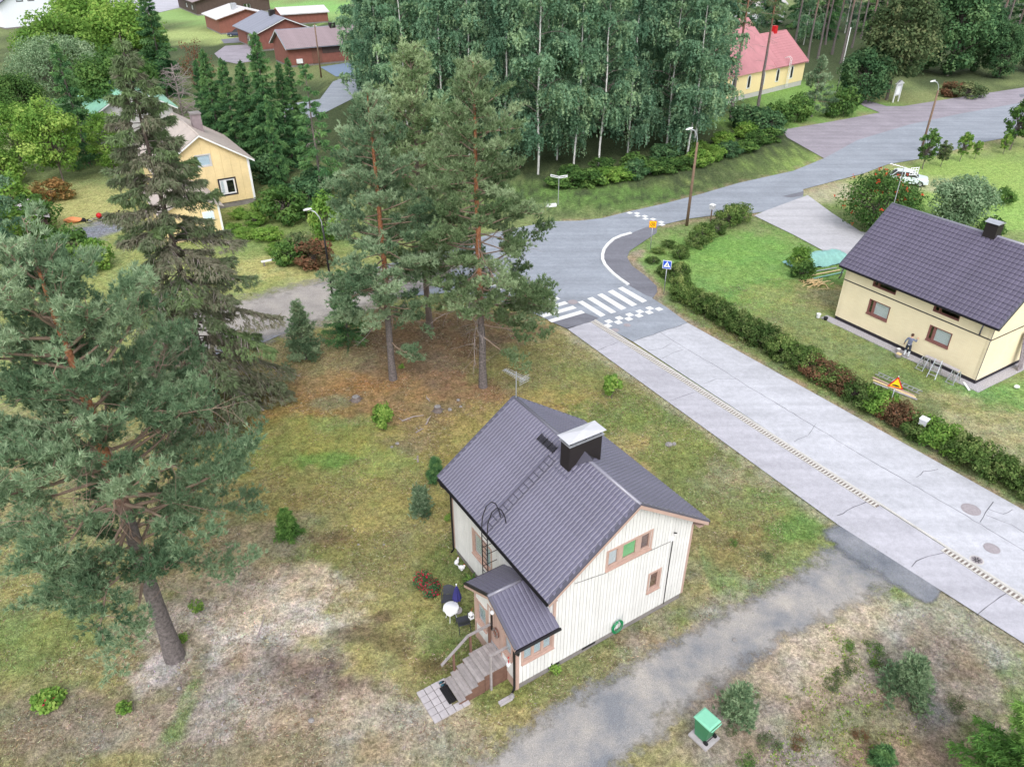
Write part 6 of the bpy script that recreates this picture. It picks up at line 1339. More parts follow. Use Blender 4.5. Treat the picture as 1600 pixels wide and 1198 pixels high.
# ---- pines and mixed trees at the chapel and along the far road
tp = [pine(140+i, 24, 13, 3.0, 34, r0=.22, tl=.42, tw=.09, k=6, dens=.75, dead=8, dz=(7, 13), shape=PSH).build([('trunk', pine_bark('far_pine_bark%d' % i, 6, 22)), ('limbs', M['pine_twig']), ('dead_branches', M['dead_wood']), ('crown', M['pine_leaf'])]) for i in range(2)]
for i, (px, py, s_, lb, gp) in enumerate([(1143,187,1.0,'tall pine with high crown in front of the chapel wall, next to the birch wood',None),(1182,180,1.0,'tall pine with high crown in front of the chapel, next to the dark wood-corner bushes',None)]): place(tp[i], 'pine_tree', lb, 'tree', G(px, py), i*2., s_, gp)
for i, (px, py) in enumerate([(1262,98),(1278,92),(1300,85),(1313,100),(1330,75),(1345,60),(1290,70),(1240,80),(1365,90),(1420,70),(1450,95),(1545,100),(1575,95),(1590,88),(1560,75),(1520,60),(1600,75),(1480,60),(1400,45),(1440,50),(1500,85),(1610,105),(1350,100)]):
    place(tp[i % 2], 'pine_tree', 'tall bare-trunked pine in the pine wood beyond the chapel lawn', 'tree', G(px, py), i*1.1, .95+.2*((i*5) % 4)/4, 'pines beyond the chapel')
for i, (px, py) in enumerate([(1255,70),(1285,60),(1320,52),(1360,48),(1400,40),(1440,38),(1480,36),(1520,38),(1560,42),(1600,48),(1300,40),(1380,30),(1460,28),(1540,30),(1620,60),(1250,45),(1180,60),(1150,48),(1590,35),(1200,38),(620,45),(680,42),(740,40),(800,40),(860,40),(920,40),(980,40),(1040,40),(1100,42)]):
    place((bv[i % 4], sv[i % 3])[i % 2], 'birch_tree' if i % 2 == 0 else 'spruce_tree', 'tree of the far mixed wood closing the view', 'tree', G(px, py), i*.8, (1.05 if i % 2 == 0 else 1.5)+.2*((i*3) % 5)/5, 'trees of the far mixed wood')
T = leafy(150, 13, 4.6, 8.0, 5.6, 130, 130, .46, .22); place(T.build(LM('olive_leaf')), 'maple_tree', 'large olive-green maple by the white notice board', 'tree', G(1385, 156), 0, 1.12)
T = leafy(151, 7, 3.4, 4.0, 3.3, 100, 120, .36, .14); place(T.build(LM('dark_leaf')), 'broadleaf_tree', 'round dark green tree between the flagpole and the maple', 'tree', G(1345, 160), 0, 1.1)
T = pine(152, 8.6, .8, 2.9, 52, r0=.12, tl=.34, tw=.08, k=6, dens=1.1, shape=lambda t: (1-t)**.7); place(T.build(PM('pine_leaf2')), 'pine_tree', 'bushy blue-green pine on the chapel lawn beside the flagpole', 'tree', G(1268, 182), 0)
for px, py, s_, lb in ((1242,190,2.3,'bright bush on the chapel lawn between the tall pines and the bushy pine'),(1318,180,2.3,'bright bush at the foot of the flagpole'),(1300,183,1.4,'small bright bush between the bushy pine and the flagpole'),(1215,196,2.0,'green bush at the corner of the parking area lawn')): shrub(shr[0], px, py, s_, lb, sz=s_*1.1)
for k, (px, py) in enumerate(((1180,205),(1160,200),(1195,212))): shrub(shd[k % 2], px, py, 2.4, 'dark bush below the tall pines at the wood corner', 'bushes at the wood corner', sz=2.0)
T = leafy(154, 14, 4.4, 8, 7.4, 150, 110, .5, .2); tall_b = T.build(LM('dark_leaf'))
place(tall_b, 'broadleaf_tree', 'tall grey-green tree behind the reddish hedge by the far road', 'tree', G(1480, 118), 0, 1.2); 
for k, (px, py) in enumerate(((1560,122),(1610,112),(1520,112),(1440,110),(1420,118))): place(tall_b, 'broadleaf_tree', 'leafy tree at the far road edge under the tall pines', 'tree', G(px, py), k+1, .6+.1*k % .3, 'leafy trees at the far road edge')
shrub(hv0, 1510, 152, 2.6, 'low olive spreading bush at the edge of the parking area', sz=1.6); shrub(shrd, 1485, 150, 2.0, 'reddish bush top beside the spreading bush at the parking area', sz=1.5)
# saplings along the right field
sap = [leafy(160+i, 3.2, .75, 1.9, 1.3, 75, 36, .17, .04, clump_r=.2).build(LM(('green_leaf', 'lime_leaf', 'olive_leaf')[i])) for i in range(3)]
for k, (px, py, s_, vi, lb) in enumerate([(1441,264,1.45,0,'full green sapling at the foot of the far wooden lamp post'),(1470,260,1.0,2,'thin dark sapling between the full green sapling and the yellow-green one'),(1500,252,1.1,1,'yellow-green sapling on the field beside the far road'),(1523,248,.7,1,'small pale sapling on the field, next to the yellow-green one'),(1578,234,2.0,0,'tall sapling by the far road at the field end'),(1567,240,.8,1,'slight sapling close beside the tall sapling on the field'),(1600,230,1.6,2,'sapling with dark stem at the far end of the field')]):
    place(sap[vi], 'sapling', lb, 'sapling', G(px, py), k, s_)
shrub(shr[2], 1568, 318, 1.1, 'single small bush on the bright lawn behind the yellow brick house')
# rowan and dark shrub behind the yellow house
T = leafy(170, 6, 3.3, 2.9, 2.3, 95, 110, .24, .12, berries=1, multi=3); place(T.build(LM('green_leaf')), 'rowan_tree', 'rowan full of red berries behind the yellow brick house', 'tree', G(1366, 360), 0, 1.0)
T = leafy(171, 4.6, 2.8, 2.6, 2.0, 90, 120, .26, .1, multi=3); place(T.build(LM('willow_leaf')), 'shrub', 'large grey-green lilac bush behind the yellow brick house roof', 'shrub', G(1490, 352), 0, 1.0)
shrub(shr[1], 1545, 372, 1.3, 'green bush showing beside the chimney of the yellow brick house')
shrub(shl[0], 1248, 420, 1.0, 'small yellow-green bush growing beside the green tarpaulin', sz=1.3); shrub(shr[2], 1252, 434, 1.0, 'small green bush in front of the green tarpaulin')
# ---- hedge along the street
hv = [leafy(180+i, 1.4, .95, .62, .62, 44, 60, .13, .03, multi=3, clump_r=.28).build(LM('hedge_leaf')) for i in range(4)]
hr = [leafy(186+i, 1.3, .8, .62, .55, 36, 80, .12, .03, multi=3, clump_r=.32).build(LM('red_leaf')) for i in range(2)]
hl = leafy(189, 1.4, .8, .72, .62, 38, 80, .15, .03, multi=3, clump_r=.34).build(LM('lime_leaf'))
hp = [(1062,462),(1100,487),(1160,522),(1222,558),(1290,596),(1350,632),(1420,672),(1480,705),(1540,735),(1620,782)]
HP = [G(*p) for p in hp]; cum = [0]
for a, b in zip(HP[:-1], HP[1:]): cum.append(cum[-1]+(b-a).length)
n = 34; rh = random.Random(9)
for k in range(n):
    d = cum[-1]*k/(n-1); i = max(j for j in range(len(cum)) if cum[j] <= d+1e-6); i = min(i, len(HP)-2); f = (d-cum[i])/(cum[i+1]-cum[i]); p = HP[i].lerp(HP[i+1], f)+Vector((rh.uniform(-.15, .15), rh.uniform(-.15, .15), 0))
    if k in (16, 17, 19, 23, 24): place(hr[k % 2], 'hedge_shrub', 'red-leaved shrub in the hedge before the yellow brick house', 'shrub', p, k*1.3, 1.15, 'red shrubs of the hedge')
    elif k in (22, 26, 27): place(hl, 'hedge_shrub', 'yellow-green shrub in the hedge before the yellow brick house', 'shrub', p, k, 1.15, 'yellow-green shrubs of the hedge')
    else: place(hv[k % 4], 'hedge_shrub', 'green shrub in the long hedge between the street and the yellow brick house', 'shrub', p, k*1.1, rh.uniform(.95, 1.25), 'green shrubs of the hedge', sz=rh.uniform(1.0, 1.4))
for k, (px, py, s_) in enumerate(((1058,440,1.2),(1062,402,.9),(1085,385,1.1),(1100,374,1.2),(1118,365,1.1),(1140,352,1.5),(1155,345,1.4),(1045,432,.9))): shrub(hv[k % 4], px, py, s_, 'green shrub of the corner planting by the wooden lamp post', 'shrubs of the corner planting')
for k, (px, py, s_) in enumerate(((1020,410,.7),(1030,395,.7),(1045,385,.8),(1062,420,.8),(1035,425,.7))): place(hv[(k+1) % 4], 'shrub', 'low dull weed clump on the corner by the pedestrian crossing sign', 'shrub', G(px, py), k, s_, 'weed clumps on the corner', sz=s_*.55)
# ---- yard plants
T = leafy(200, .9, .38, .42, .4, 26, 60, .13, .02, clump_r=.22); place(T.build(LM('lime_leaf')), 'sapling', 'bright yellow-green upright sapling on the mossy ground below the pines', 'sapling', G(599, 668), 0, 1.25, sz=1.9)
T = leafy(201, 1.2, .4, .75, .5, 22, 50, .15, .025, clump_r=.2); place(T.build(LM('lime_leaf')), 'sapling', 'bright yellow-green rowan sapling beside the street pavement', 'sapling', G(957, 622), 0, 1.35)
for k, (u, v, s_) in enumerate(((-6.95, -2.25, 1.0), (-6.25, -2.2, 1.1))):
    T = leafy(205+k, .7, .36, .3, .28, 40, 60, .075, .02, clump_r=.16, flowers=6); p = pA(u, v, 0)
    place(T.build(LM('dark_leaf')), 'flower_bush', ('rounded bush of crimson flowers, the one farther from the garden chairs', 'rounded bush of crimson flowers, the one next to the garden chairs')[k], 'flower bush', p, 0, 1.05*s_)
def rosette(seed, n, L, w, arch, leaf, px, py, name, label, cat, sc=1.0, p=None):
    T = Tree(seed); r = T.r
    for i in range(n):
        a = r.uniform(0, 6.28); e = r.uniform(.5, 1.3); P = [np.zeros(3)]; d = np.array([math.cos(a)*math.cos(e), math.sin(a)*math.cos(e), math.sin(e)])
        for q in range(5): d = unit(d+np.array([0, 0, -arch])); P.append(P[-1]+d*L/5*r.uniform(.8, 1.2))
        P = np.array(P); sd = unit(np.cross(P[1]-P[0], [0, 0, 1]))*w*.5; ww = np.array([.4, 1, 1, .8, .5, .05])[:, None]
        A_, B_ = P-sd*ww, P+sd*ww
        for q in range(5): T.extra.setdefault('crown', []).append((np.array([A_[q], B_[q], B_[q+1], A_[q], B_[q+1], A_[q+1]]), np.full(6, np.clip(.5+.25*r.normal(), 0, 1))))
    place(T.build([('crown', M[leaf])]), name, label, cat, p if p is not None else G(px, py), 0, sc)
rosette(210, 46, .62, .07, .28, 'green_leaf', 0, 0, 'fern', 'green fern growing at the plinth of the cream house beside the hens', 'fern', 1.0, pA(-5.75, -.35, 0))
T = leafy(211, .4, .5, .18, .16, 60, 26, .14, 0, clump_r=.2, asp=.9, limbs=False, flowers=0); r = T.r; T.leaves(r.normal(size=(5, 3))*[.12, .12, .02]+[.12, -.1, .36], np.tile([0, 0, 1.], (5, 1)), .1, np.full(5, .5), dest='flowers')
place(T.build(LM('lime_leaf')), 'bergenia_plant', 'low round clump of broad bright leaves with pink blooms on the dry lawn', 'plant', G(75, 1098), 0, 1.0)
T = leafy(212, .4, .22, .2, .16, 20, 30, .1, .01, clump_r=.12); place(T.build(LM('lime_leaf')), 'plant', 'small bright green seedling plant on the dry lawn near the big pine', 'plant', G(195, 1108), 0, 1.1)
T = leafy(213, .3, .35, .1, .1, 18, 22, .09, 0, clump_r=.14, limbs=False); place(T.build(LM('lime_leaf')), 'plant', 'yellow-green sprouts on a mossy stump mound beside the big pine', 'plant', G(308, 948), 0, 1.0)
T = leafy(214, .4, .2, .2, .16, 14, 24, .08, .01, clump_r=.12); sm = T.build(LM('lime_leaf'))
for px, py, s_, lb in ((287,1000,1.0,'green sprout at the foot of the big pine trunk'),(628,575,.9,'yellow sprout at the foot of the slender orange-trunked pine'),(700,812,1.0,'green sprout at the back corner of the cream house'),(868,1048,1.05,'leafy plant growing at the cellar vent of the cream house')): place(sm, 'plant', lb, 'plant', G(px, py), px, s_)
hea = [leafy(216+i, .3, .3, .12, .14, 16, 40, .06, 0, clump_r=.15, limbs=False, asp=.3).build(LM(('green_leaf', 'olive_leaf', 'red_leaf')[i])) for i in range(3)]
for k, (px, py, s_, vi) in enumerate([(1315,1058,1.2,1),(1332,1042,1.1,1),(1368,1040,1.0,0),(1383,1036,1.2,1),(1435,1032,1.2,1),(1325,1008,1.0,0),(1366,1015,1.3,0),(1440,1075,1.1,1),(1247,1162,1.0,2),(1435,1105,.9,1),(1490,1100,1.2,1),(1165,1190,1.3,0),(1200,1165,1.4,1),(1345,1150,1.0,2),(1180,1082,.9,1),(1300,1070,1.0,1),(1142,1140,.8,1),(1195,870,1.1,1),(1145,848,.9,0)]):
    place(hea[vi], 'heather_clump', 'low heather clump on the bare ground beyond the gravel driveway' if px < 1500 and py > 900 else 'low moss clump in the grass behind the cream house', 'heather', G(px, py), k, s_, 'heather clumps' if py > 900 else 'moss clumps')
# ---- loose cover nobody could count: grass blades and berry scrub
rg_ = np.random.default_rng(77)
def scatter(n, poly_fn, size, name, label, cat, colour_gain, seed, blades=4, hgt=.07, tint_rgb=None, flat=.6):
    X = rg_.uniform(-30, 32, n*3); Y = rg_.uniform(12, 58, n*3); keep = poly_fn(X, Y); X, Y = X[keep][:n], Y[keep][:n]
    cc = ground_colour(X[None, :], Y[None, :])[0] if tint_rgb is None else np.tile(np.array(tint_rgb, np.float32), (len(X), 1))
    gr_ = (cc[:, 1]/(cc[:, 0]+1e-4)); ok = rg_.uniform(size=len(X)) < np.clip((gr_-.78)*3.2, .06, 1) if tint_rgb is None else np.ones(len(X), bool)
    X, Y, cc = X[ok], Y[ok], cc[ok]; m = len(X); P = np.stack([X, Y, np.full(m, -.04)], 1)
    d = unit(np.stack([rg_.normal(size=(m, blades))*flat, rg_.normal(size=(m, blades))*flat, np.ones((m, blades))], -1)); base = P[:, None, :]+rg_.normal(size=(m, blades, 3))*[.05, .05, 0]
    sd = unit(np.cross(d, rg_.normal(size=(m, blades, 3))))*size; L_ = hgt*rg_.uniform(.6, 1.5, (m, blades, 1))
    V = np.stack([base-sd, base+sd, base+d*L_], 2).reshape(-1, 3); c3 = np.repeat(cc*rg_.uniform(.55, 1.6, (m, 1))*(1+.12*rg_.normal(size=(m, 3)))*colour_gain, blades*3, 0)
    me = np_mesh(name, V, tris=np.arange(len(V)).reshape(-1, 3), cols=c3)
    mm, nt, b = nodes(name+'_blades'); at = nt.nodes.new('ShaderNodeAttribute'); at.attribute_name = 'Col'; nt.links.new(at.outputs['Color'], b.inputs['Base Color']); b.inputs['Roughness'].default_value = 1; b.inputs['Specular IOR Level'].default_value = .1
    me.materials.append(mm); o = link(name, me); tag(o, label, cat, kind='stuff')
def off_road(X, Y):
    d1 = (X-kp.x)*kn.x+(Y-kp.y)*kn.y; along = (X-kp.x)*kd.x+(Y-kp.y)*kd.y
    lx = (X-1.553)*math.cos(R(-57.353))+(Y-19.522)*math.sin(R(-57.353)); ly = -(X-1.553)*math.sin(R(-57.353))+(Y-19.522)*math.cos(R(-57.353))
    bx = (X-30.156)*math.cos(R(-58.276))+(Y-41.321)*math.sin(R(-58.276)); by = -(X-30.156)*math.sin(R(-58.276))+(Y-41.321)*math.cos(R(-58.276))
    house = (lx > -8.2) & (lx < .2) & (ly > -.1) & (ly < 7.4); stairs = (lx > -2.2) & (lx < -.3) & (ly > -5.2) & (ly < 0); drv = (lx > 2.0) & (lx < 6.8) & (ly < 14); hb = (bx > -11.4) & (bx < .6) & (by > -.6)
    road = (d1 > -2.6) & (d1 < 6.2); cross = (along < 1.0) & (d1 > -6) | (Y > 51.5-.28*np.maximum(0, -X-2)) & (X < 9)
    return ~(house | stairs | drv | road | hb | cross)
scatter(150000, off_road, .011, 'grass', 'short patchy grass and moss growing across the yard and lawns', 'grass', 1.1, 1, 3, .08)
def bare(X, Y): return off_road(X, Y) & (X < 9.5+.3*(Y-14)) & (vnoise(X*.7, Y*.7, 12)+.5*vnoise(X*2.5, Y*2.5, 13) > .72)
scatter(70000, bare, .012, 'litter', 'fallen needles, twigs and dry stems strewn over the open yard', 'litter', 1.0, 3, 1, .11, col(112, 92, 76), 6.)
scatter(45000, bare, .010, 'dry_stems', 'pale dry grass stems lying over the open yard', 'dry grass', 1.0, 4, 1, .12, col(178, 166, 140), 5.)
def berry(X, Y):
    out = np.zeros(len(X), bool)
    for px, py, r_ in ((1330,1110,2.4),(1300,1095,1.6),(1375,1085,1.4),(1290,1165,1.6),(1345,1040,1.4),(1400,1100,1.5),(1235,1185,1.2),(1320,1010,1.0)):
        g_ = G(px, py); out |= np.hypot(X-g_.x, Y-g_.y) < r_*(.5+.8*vnoise(X*1.7, Y*1.7, 4))
    return out & (vnoise(X*2.2, Y*2.2, 8) > .42)
scatter(42000, berry, .028, 'ground_cover', 'low green berry scrub spread over the bare ground beyond the driveway', 'ground cover', 1.0, 2, 3, .07, col(120, 140, 66))
# ------------------------------------------------------------------ street furniture
def street_lamp(px, py, hp_, arm, head_up, label, m, r=.11):
    g = G(px, py); t = thing('street_lamp', label, 'street lamp', (g.x, g.y, 0))
    MB().tube([(0, 0, -.2), (0, 0, hp_*.5), (0, 0, hp_)], [r*1.15, r, r*.8], 10).obj('post', M[m], t, smooth=True)
    a = Vector(arm); pts = [Vector((0, 0, hp_-.5)), Vector((.0, 0, hp_+.3))]
    pts += [Vector((a.x*.12, a.y*.12, hp_+head_up*.55)), Vector((a.x*.4, a.y*.4, hp_+head_up*.88)), Vector((a.x*.85, a.y*.85, hp_+head_up))]
    for p in pts: p += a.normalized()*.05
    MB().tube(pts, .045, 8).obj('arm', M['galv'], t, smooth=True)
    h = MB(); h.blob((0, 0, 0), (.38, .16, .09), 1, 12, 6, 0); o = h.obj('lamp_head', M['plastic_white'], t, (a.x, a.y, hp_+head_up+.02), smooth=True); o.rotation_euler = (0, R(12), math.atan2(a.y, a.x))
    MB().blob((0, 0, -.05), (.24, .12, .07), 1, 10, 6, 0).obj('diffuser', M['glass'], o, smooth=True)
    return t
street_lamp(1073, 352, 8.0, (-.95, -.2, 0), 1.25, 'wooden street lamp post with curved arm at the junction corner planting', 'pole_wood', .13)
street_lamp(1439, 236, 7.4, (-1.1, -.2, 0), 1.1, 'wooden street lamp post with curved arm on the field side of the far road', 'pole_wood', .13)
street_lamp(519, 459, 5.7, (-1.0, .1, 0), 1.25, 'dark street lamp post with curved arm beside the gravel road', 'black_metal', .08)
for px, py, h_, lb in ((502, 121, 9.0, 'plain utility pole in front of the long brick bungalow'), (195, 20, 8.0, 'thin utility pole on the far street above the light green trees')):
    g = G(px, py); t = thing('utility_pole', lb, 'pole', (g.x, g.y, 0)); MB().tube([(0, 0, -.2), (0, 0, h_)], [.16, .11], 8).obj('post', M['pole_wood'], t, smooth=True); MB().tube([(-.35, 0, h_-.3), (.35, 0, h_-.3)], .05, 6).obj('cross_arm', M['galv'], t)
def sign_post(px, py, h_, label, face_dir, r=.032):
    g = G(px, py); t = thing('road_sign', label, 'road sign', (g.x, g.y, 0), math.atan2(face_dir[1], face_dir[0])+R(90))   # local -y looks along face_dir
    MB().tube([(0, .03, -.1), (0, .03, h_)], r, 8).obj('post', M['galv'], t, smooth=True); return t
def plate(t, pts, y0, y1, m, name, parent=None): return MB().ext([(x, y0, z) for x, z in pts], (0, y1-y0, 0)).obj(name, M[m], parent or t)
def rect(x0, x1, z0, z1): return [(x0, z0), (x1, z0), (x1, z1), (x0, z1)]
t = sign_post(1037, 459, 2.8, 'blue square pedestrian crossing sign at the hedge end', (-.35, -.94)); c = 2.52
f = plate(t, rect(-.34, .34, c-.34, c+.34), -.03, .0, 'white_paint', 'sign_plate'); plate(t, rect(-.31, .31, c-.31, c+.31), -.034, -.03, 'blue_paint', 'blue_field', f); plate(t, [(-.27, c-.2), (.27, c-.2), (0, c+.29)], -.038, -.034, 'white_paint', 'white_triangle', f)
w = MB(); 
for pts in ([(-.03, c-.02), (.04, c-.02), (.03, c+.1), (-.02, c+.1)], [(-.03, c-.02), (.01, c-.02), (-.06, c-.17), (-.1, c-.17)], [(.0, c-.02), (.04, c-.02), (.1, c-.17), (.06, c-.17)], [(-.02, c+.11), (.03, c+.11), (.03, c+.16), (-.02, c+.16)]): w.ext([(x, -.038, z) for x, z in pts], (0, -.004, 0))
w.obj('walking_figure', M['black_paint'], f)
t = sign_post(1016, 390, 2.75, 'yellow square speed limit sign with red ring at the raised corner', (-.1, -1.)); c = 2.4
f = plate(t, rect(-.32, .32, c-.32, c+.32), -.03, .0, 'red_paint', 'sign_plate'); plate(t, rect(-.295, .295, c-.295, c+.295), -.034, -.03, 'yellow_paint', 'yellow_field', f)
b = MB(); n = 24
for k in range(n):
    a0, a1 = 2*math.pi*k/n, 2*math.pi*(k+1)/n; b.ext([(x, -.034, c+z) for x, z in ((.17*math.cos(a0), .17*math.sin(a0)), (.22*math.cos(a0), .22*math.sin(a0)), (.22*math.cos(a1), .22*math.sin(a1)), (.17*math.cos(a1), .17*math.sin(a1)))], (0, -.003, 0))
b.obj('red_ring', M['red_paint'], f)
d = MB()
for x0 in (-.12, .02):
    segs = [rect(x0, x0+.1, c+.07, c+.1), rect(x0, x0+.1, c-.1, c-.07), rect(x0+.07, x0+.1, c-.07, c+.07)]
    segs.append(rect(x0+.02, x0+.07, c-.015, c+.015) if x0 < 0 else rect(x0, x0+.03, c-.07, c+.07))
    for s in segs: d.ext([(x, -.034, z) for x, z in s], (0, -.004, 0))
d.obj('digits', M['black_paint'], f)
t = sign_post(1384, 651, 2.9, 'red bordered yellow triangular speed hump warning sign in the hedge', (-.5, -.87)); c = 2.35
f = plate(t, [(-.44, c-.25), (.44, c-.25), (0, c+.52)], -.03, .0, 'red_paint', 'sign_plate'); plate(t, [(-.33, c-.185), (.33, c-.185), (0, c+.385)], -.034, -.03, 'yellow_paint', 'yellow_field', f)
plate(t, [(-.22, c-.14), (.22, c-.14)]+[(.22*math.cos(a), c-.14+.11*math.sin(a)) for a in [math.pi*k/10 for k in range(1, 10)]], -.038, -.034, 'black_paint', 'hump_mark', f)
g = G(872, 319); t = thing('street_name_sign', 'pale post with two street name plates on the grass by the birch wood', 'street sign', (g.x, g.y, 0))
MB().tube([(0, 0, -.1), (0, 0, 3.0)], .04, 8).obj('post', M['galv'], t)
for a, rz in ((.62, R(25)), (-.66, R(-38))):
    o = MB().box(min(0, a*2), max(0, a*2), -.03, .03, -.12, .12).obj('name_plate', M['white'], t, (0, 0, 2.85)); o.rotation_euler = (0, 0, rz); o.scale = (.8, 1, 1)
    MB().box(min(a*.2, a*1.8), max(a*.2, a*1.8), -.034, -.03, -.03, .03).obj('lettering', M['black_paint'], o)
g = G(862, 323); t = thing('concrete_block', 'white block lying on the grass beside the street name sign', 'block', (g.x, g.y, 0), .35); MB().box(-.5, .5, -.14, .14, 0, .3).box(-.62, -.5, -.1, .1, 0, .12).obj('block', M['white'], t)
def mailbox(px, py, label, h_=1.15, sc=1.0):
    g = G(px, py); t = thing('mailbox', label, 'mailbox', (g.x, g.y, 0), R(-50)); t.scale = (sc, sc, sc)
    MB().box(-.04, .04, -.04, .04, -.1, h_).obj('post', M['pole_wood'], t)
    MB().ext([(-.2, -.16, h_), (.2, -.16, h_), (.2, -.16, h_+.36), (-.2, -.16, h_+.36)], (0, .32, 0)).obj('box', M['capwhite'], t); MB().ext([(-.23, -.2, h_+.35), (.23, -.2, h_+.35), (.23, -.2, h_+.40), (-.23, -.2, h_+.40)], (0, .4, .03)).obj('lid', M['plastic_white'], t)
mailbox(1433, 688, 'grey metal mailbox on a post by the hedge near the warning sign'); mailbox(1110, 345, 'white mailbox on a post at the corner planting by the far road', 1.1, 1.1)
for px, py, lb in ((671, 400, 'blue sign on a dark post half hidden behind the pines'), (823, 490, 'thin dark sign post with a small blue plate beside the zebra crossing')):
    t = sign_post(px, py, 3.0, lb, (.6, .8)); f = plate(t, rect(-.3, .3, 2.3, 2.9), -.03, .0, 'galv', 'sign_plate'); plate(t, rect(-.28, .28, 2.32, 2.88), -.034, -.03, 'blue_paint', 'blue_field', f)
    plate(t, rect(-.1, .3, 2.32, 2.88), .0, .004, 'blue_paint', 'blue_edge', f)
g = G(1307, 146); t = thing('flagpole', 'tall white flagpole on the chapel lawn', 'flagpole', (g.x, g.y, 0)); MB().tube([(0, 0, 0), (0, 0, 10)], [.11, .06], 8).obj('pole', M['white'], t, smooth=True); MB().blob((0, 0, 10.05), .13, 1, 8, 6, 0).obj('finial', M['white'], t); MB().lathe([(.3, 0), (.25, .3)], 10).obj('base', M['plinth'], t)
g = G(1399, 159); t = thing('notice_board', 'white wooden notice board with gabled top at the chapel parking', 'notice board', (g.x, g.y, 0), R(35))
for x in (-.75, .75): MB().box(x-.08, x+.08, -.08, .08, -.1, 2.9).obj('post', M['white'], t)
MB().box(-.66, .66, -.05, .05, .95, 2.7).obj('panel', M['capwhite'], t); MB().box(-.5, .5, -.06, -.05, 1.15, 2.4).obj('notice', M['white_paint'], t); MB().ext([(-1.05, -.2, 2.75), (1.05, -.2, 2.75), (0, -.2, 3.3)], (0, .4, 0)).obj('gable', M['white'], t)
g = G(424, 413); t = thing('bench', 'low white plank bench in the long grass by the red-leaved bush', 'bench', (g.x, g.y, 0), R(28)); MB().box(-.8, .8, -.16, .16, .36, .42).obj('seat', M['white'], t)
for x in (-.6, .6): MB().box(x-.05, x+.05, -.13, .13, 0, .36).obj('leg', M['plinth'], t)
# ---- wheelie bin
g = G(1100, 1150); t = thing('wheelie_bin', 'green wheelie bin with faded lid on a concrete slab', 'bin', (g.x, g.y, 0), R(-52))
MB().box(-.42, .42, -.40, .40, -.05, .04).obj('slab', M['slab'], t)
b = MB(); lo = [(-.26, -.24), (.2, -.24), (.2, .24), (-.26, .24)]; hi = [(-.36, -.29), (.32, -.29), (.32, .29), (-.36, .29)]; b.add([(x, y, .08) for x, y in lo]+[(x, y, 1.0) for x, y in hi], [(3, 2, 1, 0), (4, 5, 6, 7), (0, 1, 5, 4), (1, 2, 6, 5), (2, 3, 7, 6), (3, 0, 4, 7)]); b.obj('body', M['bin_green'], t)
b = MB(); b.add([(-.40, -.32, 1.0), (.36, -.32, 1.0), (.36, .32, 1.0), (-.40, .32, 1.0), (-.40, -.32, 1.04), (.36, -.32, 1.06), (.36, .32, 1.06), (-.40, .32, 1.04), (-.33, -.26, 1.08), (.3, -.26, 1.12), (.3, .26, 1.12), (-.33, .26, 1.08)], [(0, 1, 5, 4), (1, 2, 6, 5), (2, 3, 7, 6), (3, 0, 4, 7), (4, 5, 9, 8), (5, 6, 10, 9), (6, 7, 11, 10), (7, 4, 8, 11), (8, 9, 10, 11), (3, 2, 1, 0)]); b.obj('lid', M['bin_lid'], t)
MB().tube([(.4, -.28, 1.0), (.42, -.22, 1.04), (.42, .22, 1.04), (.4, .28, 1.0)], .022, 8).obj('handle', M['bin_lid'], t)
for y in (-.25, .25): MB().tube([(.26, y-.03, .14), (.26, y+.03, .14)], .10, 14).obj('wheel', M['rubber'], t)
MB().tube([(.26, -.25, .14), (.26, .25, .14)], .015, 6).obj('axle', M['black_metal'], t)
# ---- tarpaulin heap, boards, firewood
g0 = G(1272, 408); t = thing('tarpaulin', 'green tarpaulin draped over a heap of boards beside the yellow brick house', 'tarpaulin', (g0.x, g0.y, 0), R(18))
n, m_ = 30, 14; VV = []; rr = np.random.default_rng(3)
for i in range(n+1):
    for j in range(m_+1):
        x = (i/n-.45)*6.2; y = (j/m_-.5)*2.6; hgt = .75*math.exp(-((y)/.75)**4)*(1/(1+math.exp(-(x+1.9)*3)))*(1/(1+math.exp((x-3.0)*3)))
        VV.append((x, y*(1 if x > -1.6 else .55), hgt+.03+.05*math.sin(x*3.1+y*2)+.05*rr.normal()*.6))
q = [(i*(m_+1)+j, (i+1)*(m_+1)+j, (i+1)*(m_+1)+j+1, i*(m_+1)+j+1) for i in range(n) for j in range(m_)]
me = np_mesh('cover', VV, quads=q); me.materials.append(M['tarp']); link('cover', me, t)
b = MB()
for k in range(3): b.box(-1.2, 3.2, -1.25-.12*k, -1.17-.12*k, .02, .07)
for k in range(3):
    p_ = G(1277+6*k, 424+4*k); bt = thing('board', 'sawn board lying along the front of the green tarpaulin', 'board', (p_.x, p_.y, .02), R(20+2*k), 'boards beside the tarpaulin'); MB().box(-1.6, 2.0, -.06, .06, 0, .05).obj('plank', M[('galv', 'fresh_wood', 'tarp')[k]], bt)
g0 = G(1273, 443); rf = random.Random(8)
t = thing('firewood_heap', 'loose heap of pale split wood on the lawn below the tarpaulin', 'firewood', (g0.x, g0.y, 0))
for k in range(46):
    a = rf.gauss(.45, .45); l = rf.uniform(.2, .6); x, y = rf.gauss(0, .55), rf.gauss(0, .38); z = max(.02, .28-.3*math.hypot(x, y)*.9)+rf.uniform(-.03, .05)
    d = Vector((math.cos(a), math.sin(a), rf.uniform(-.15, .15)))*l; p = Vector((x, y, z)); MB().bar(p-d, p+d, rf.uniform(.03, .08), rf.uniform(.02, .05)).obj('billet', M['fresh_wood'], t)
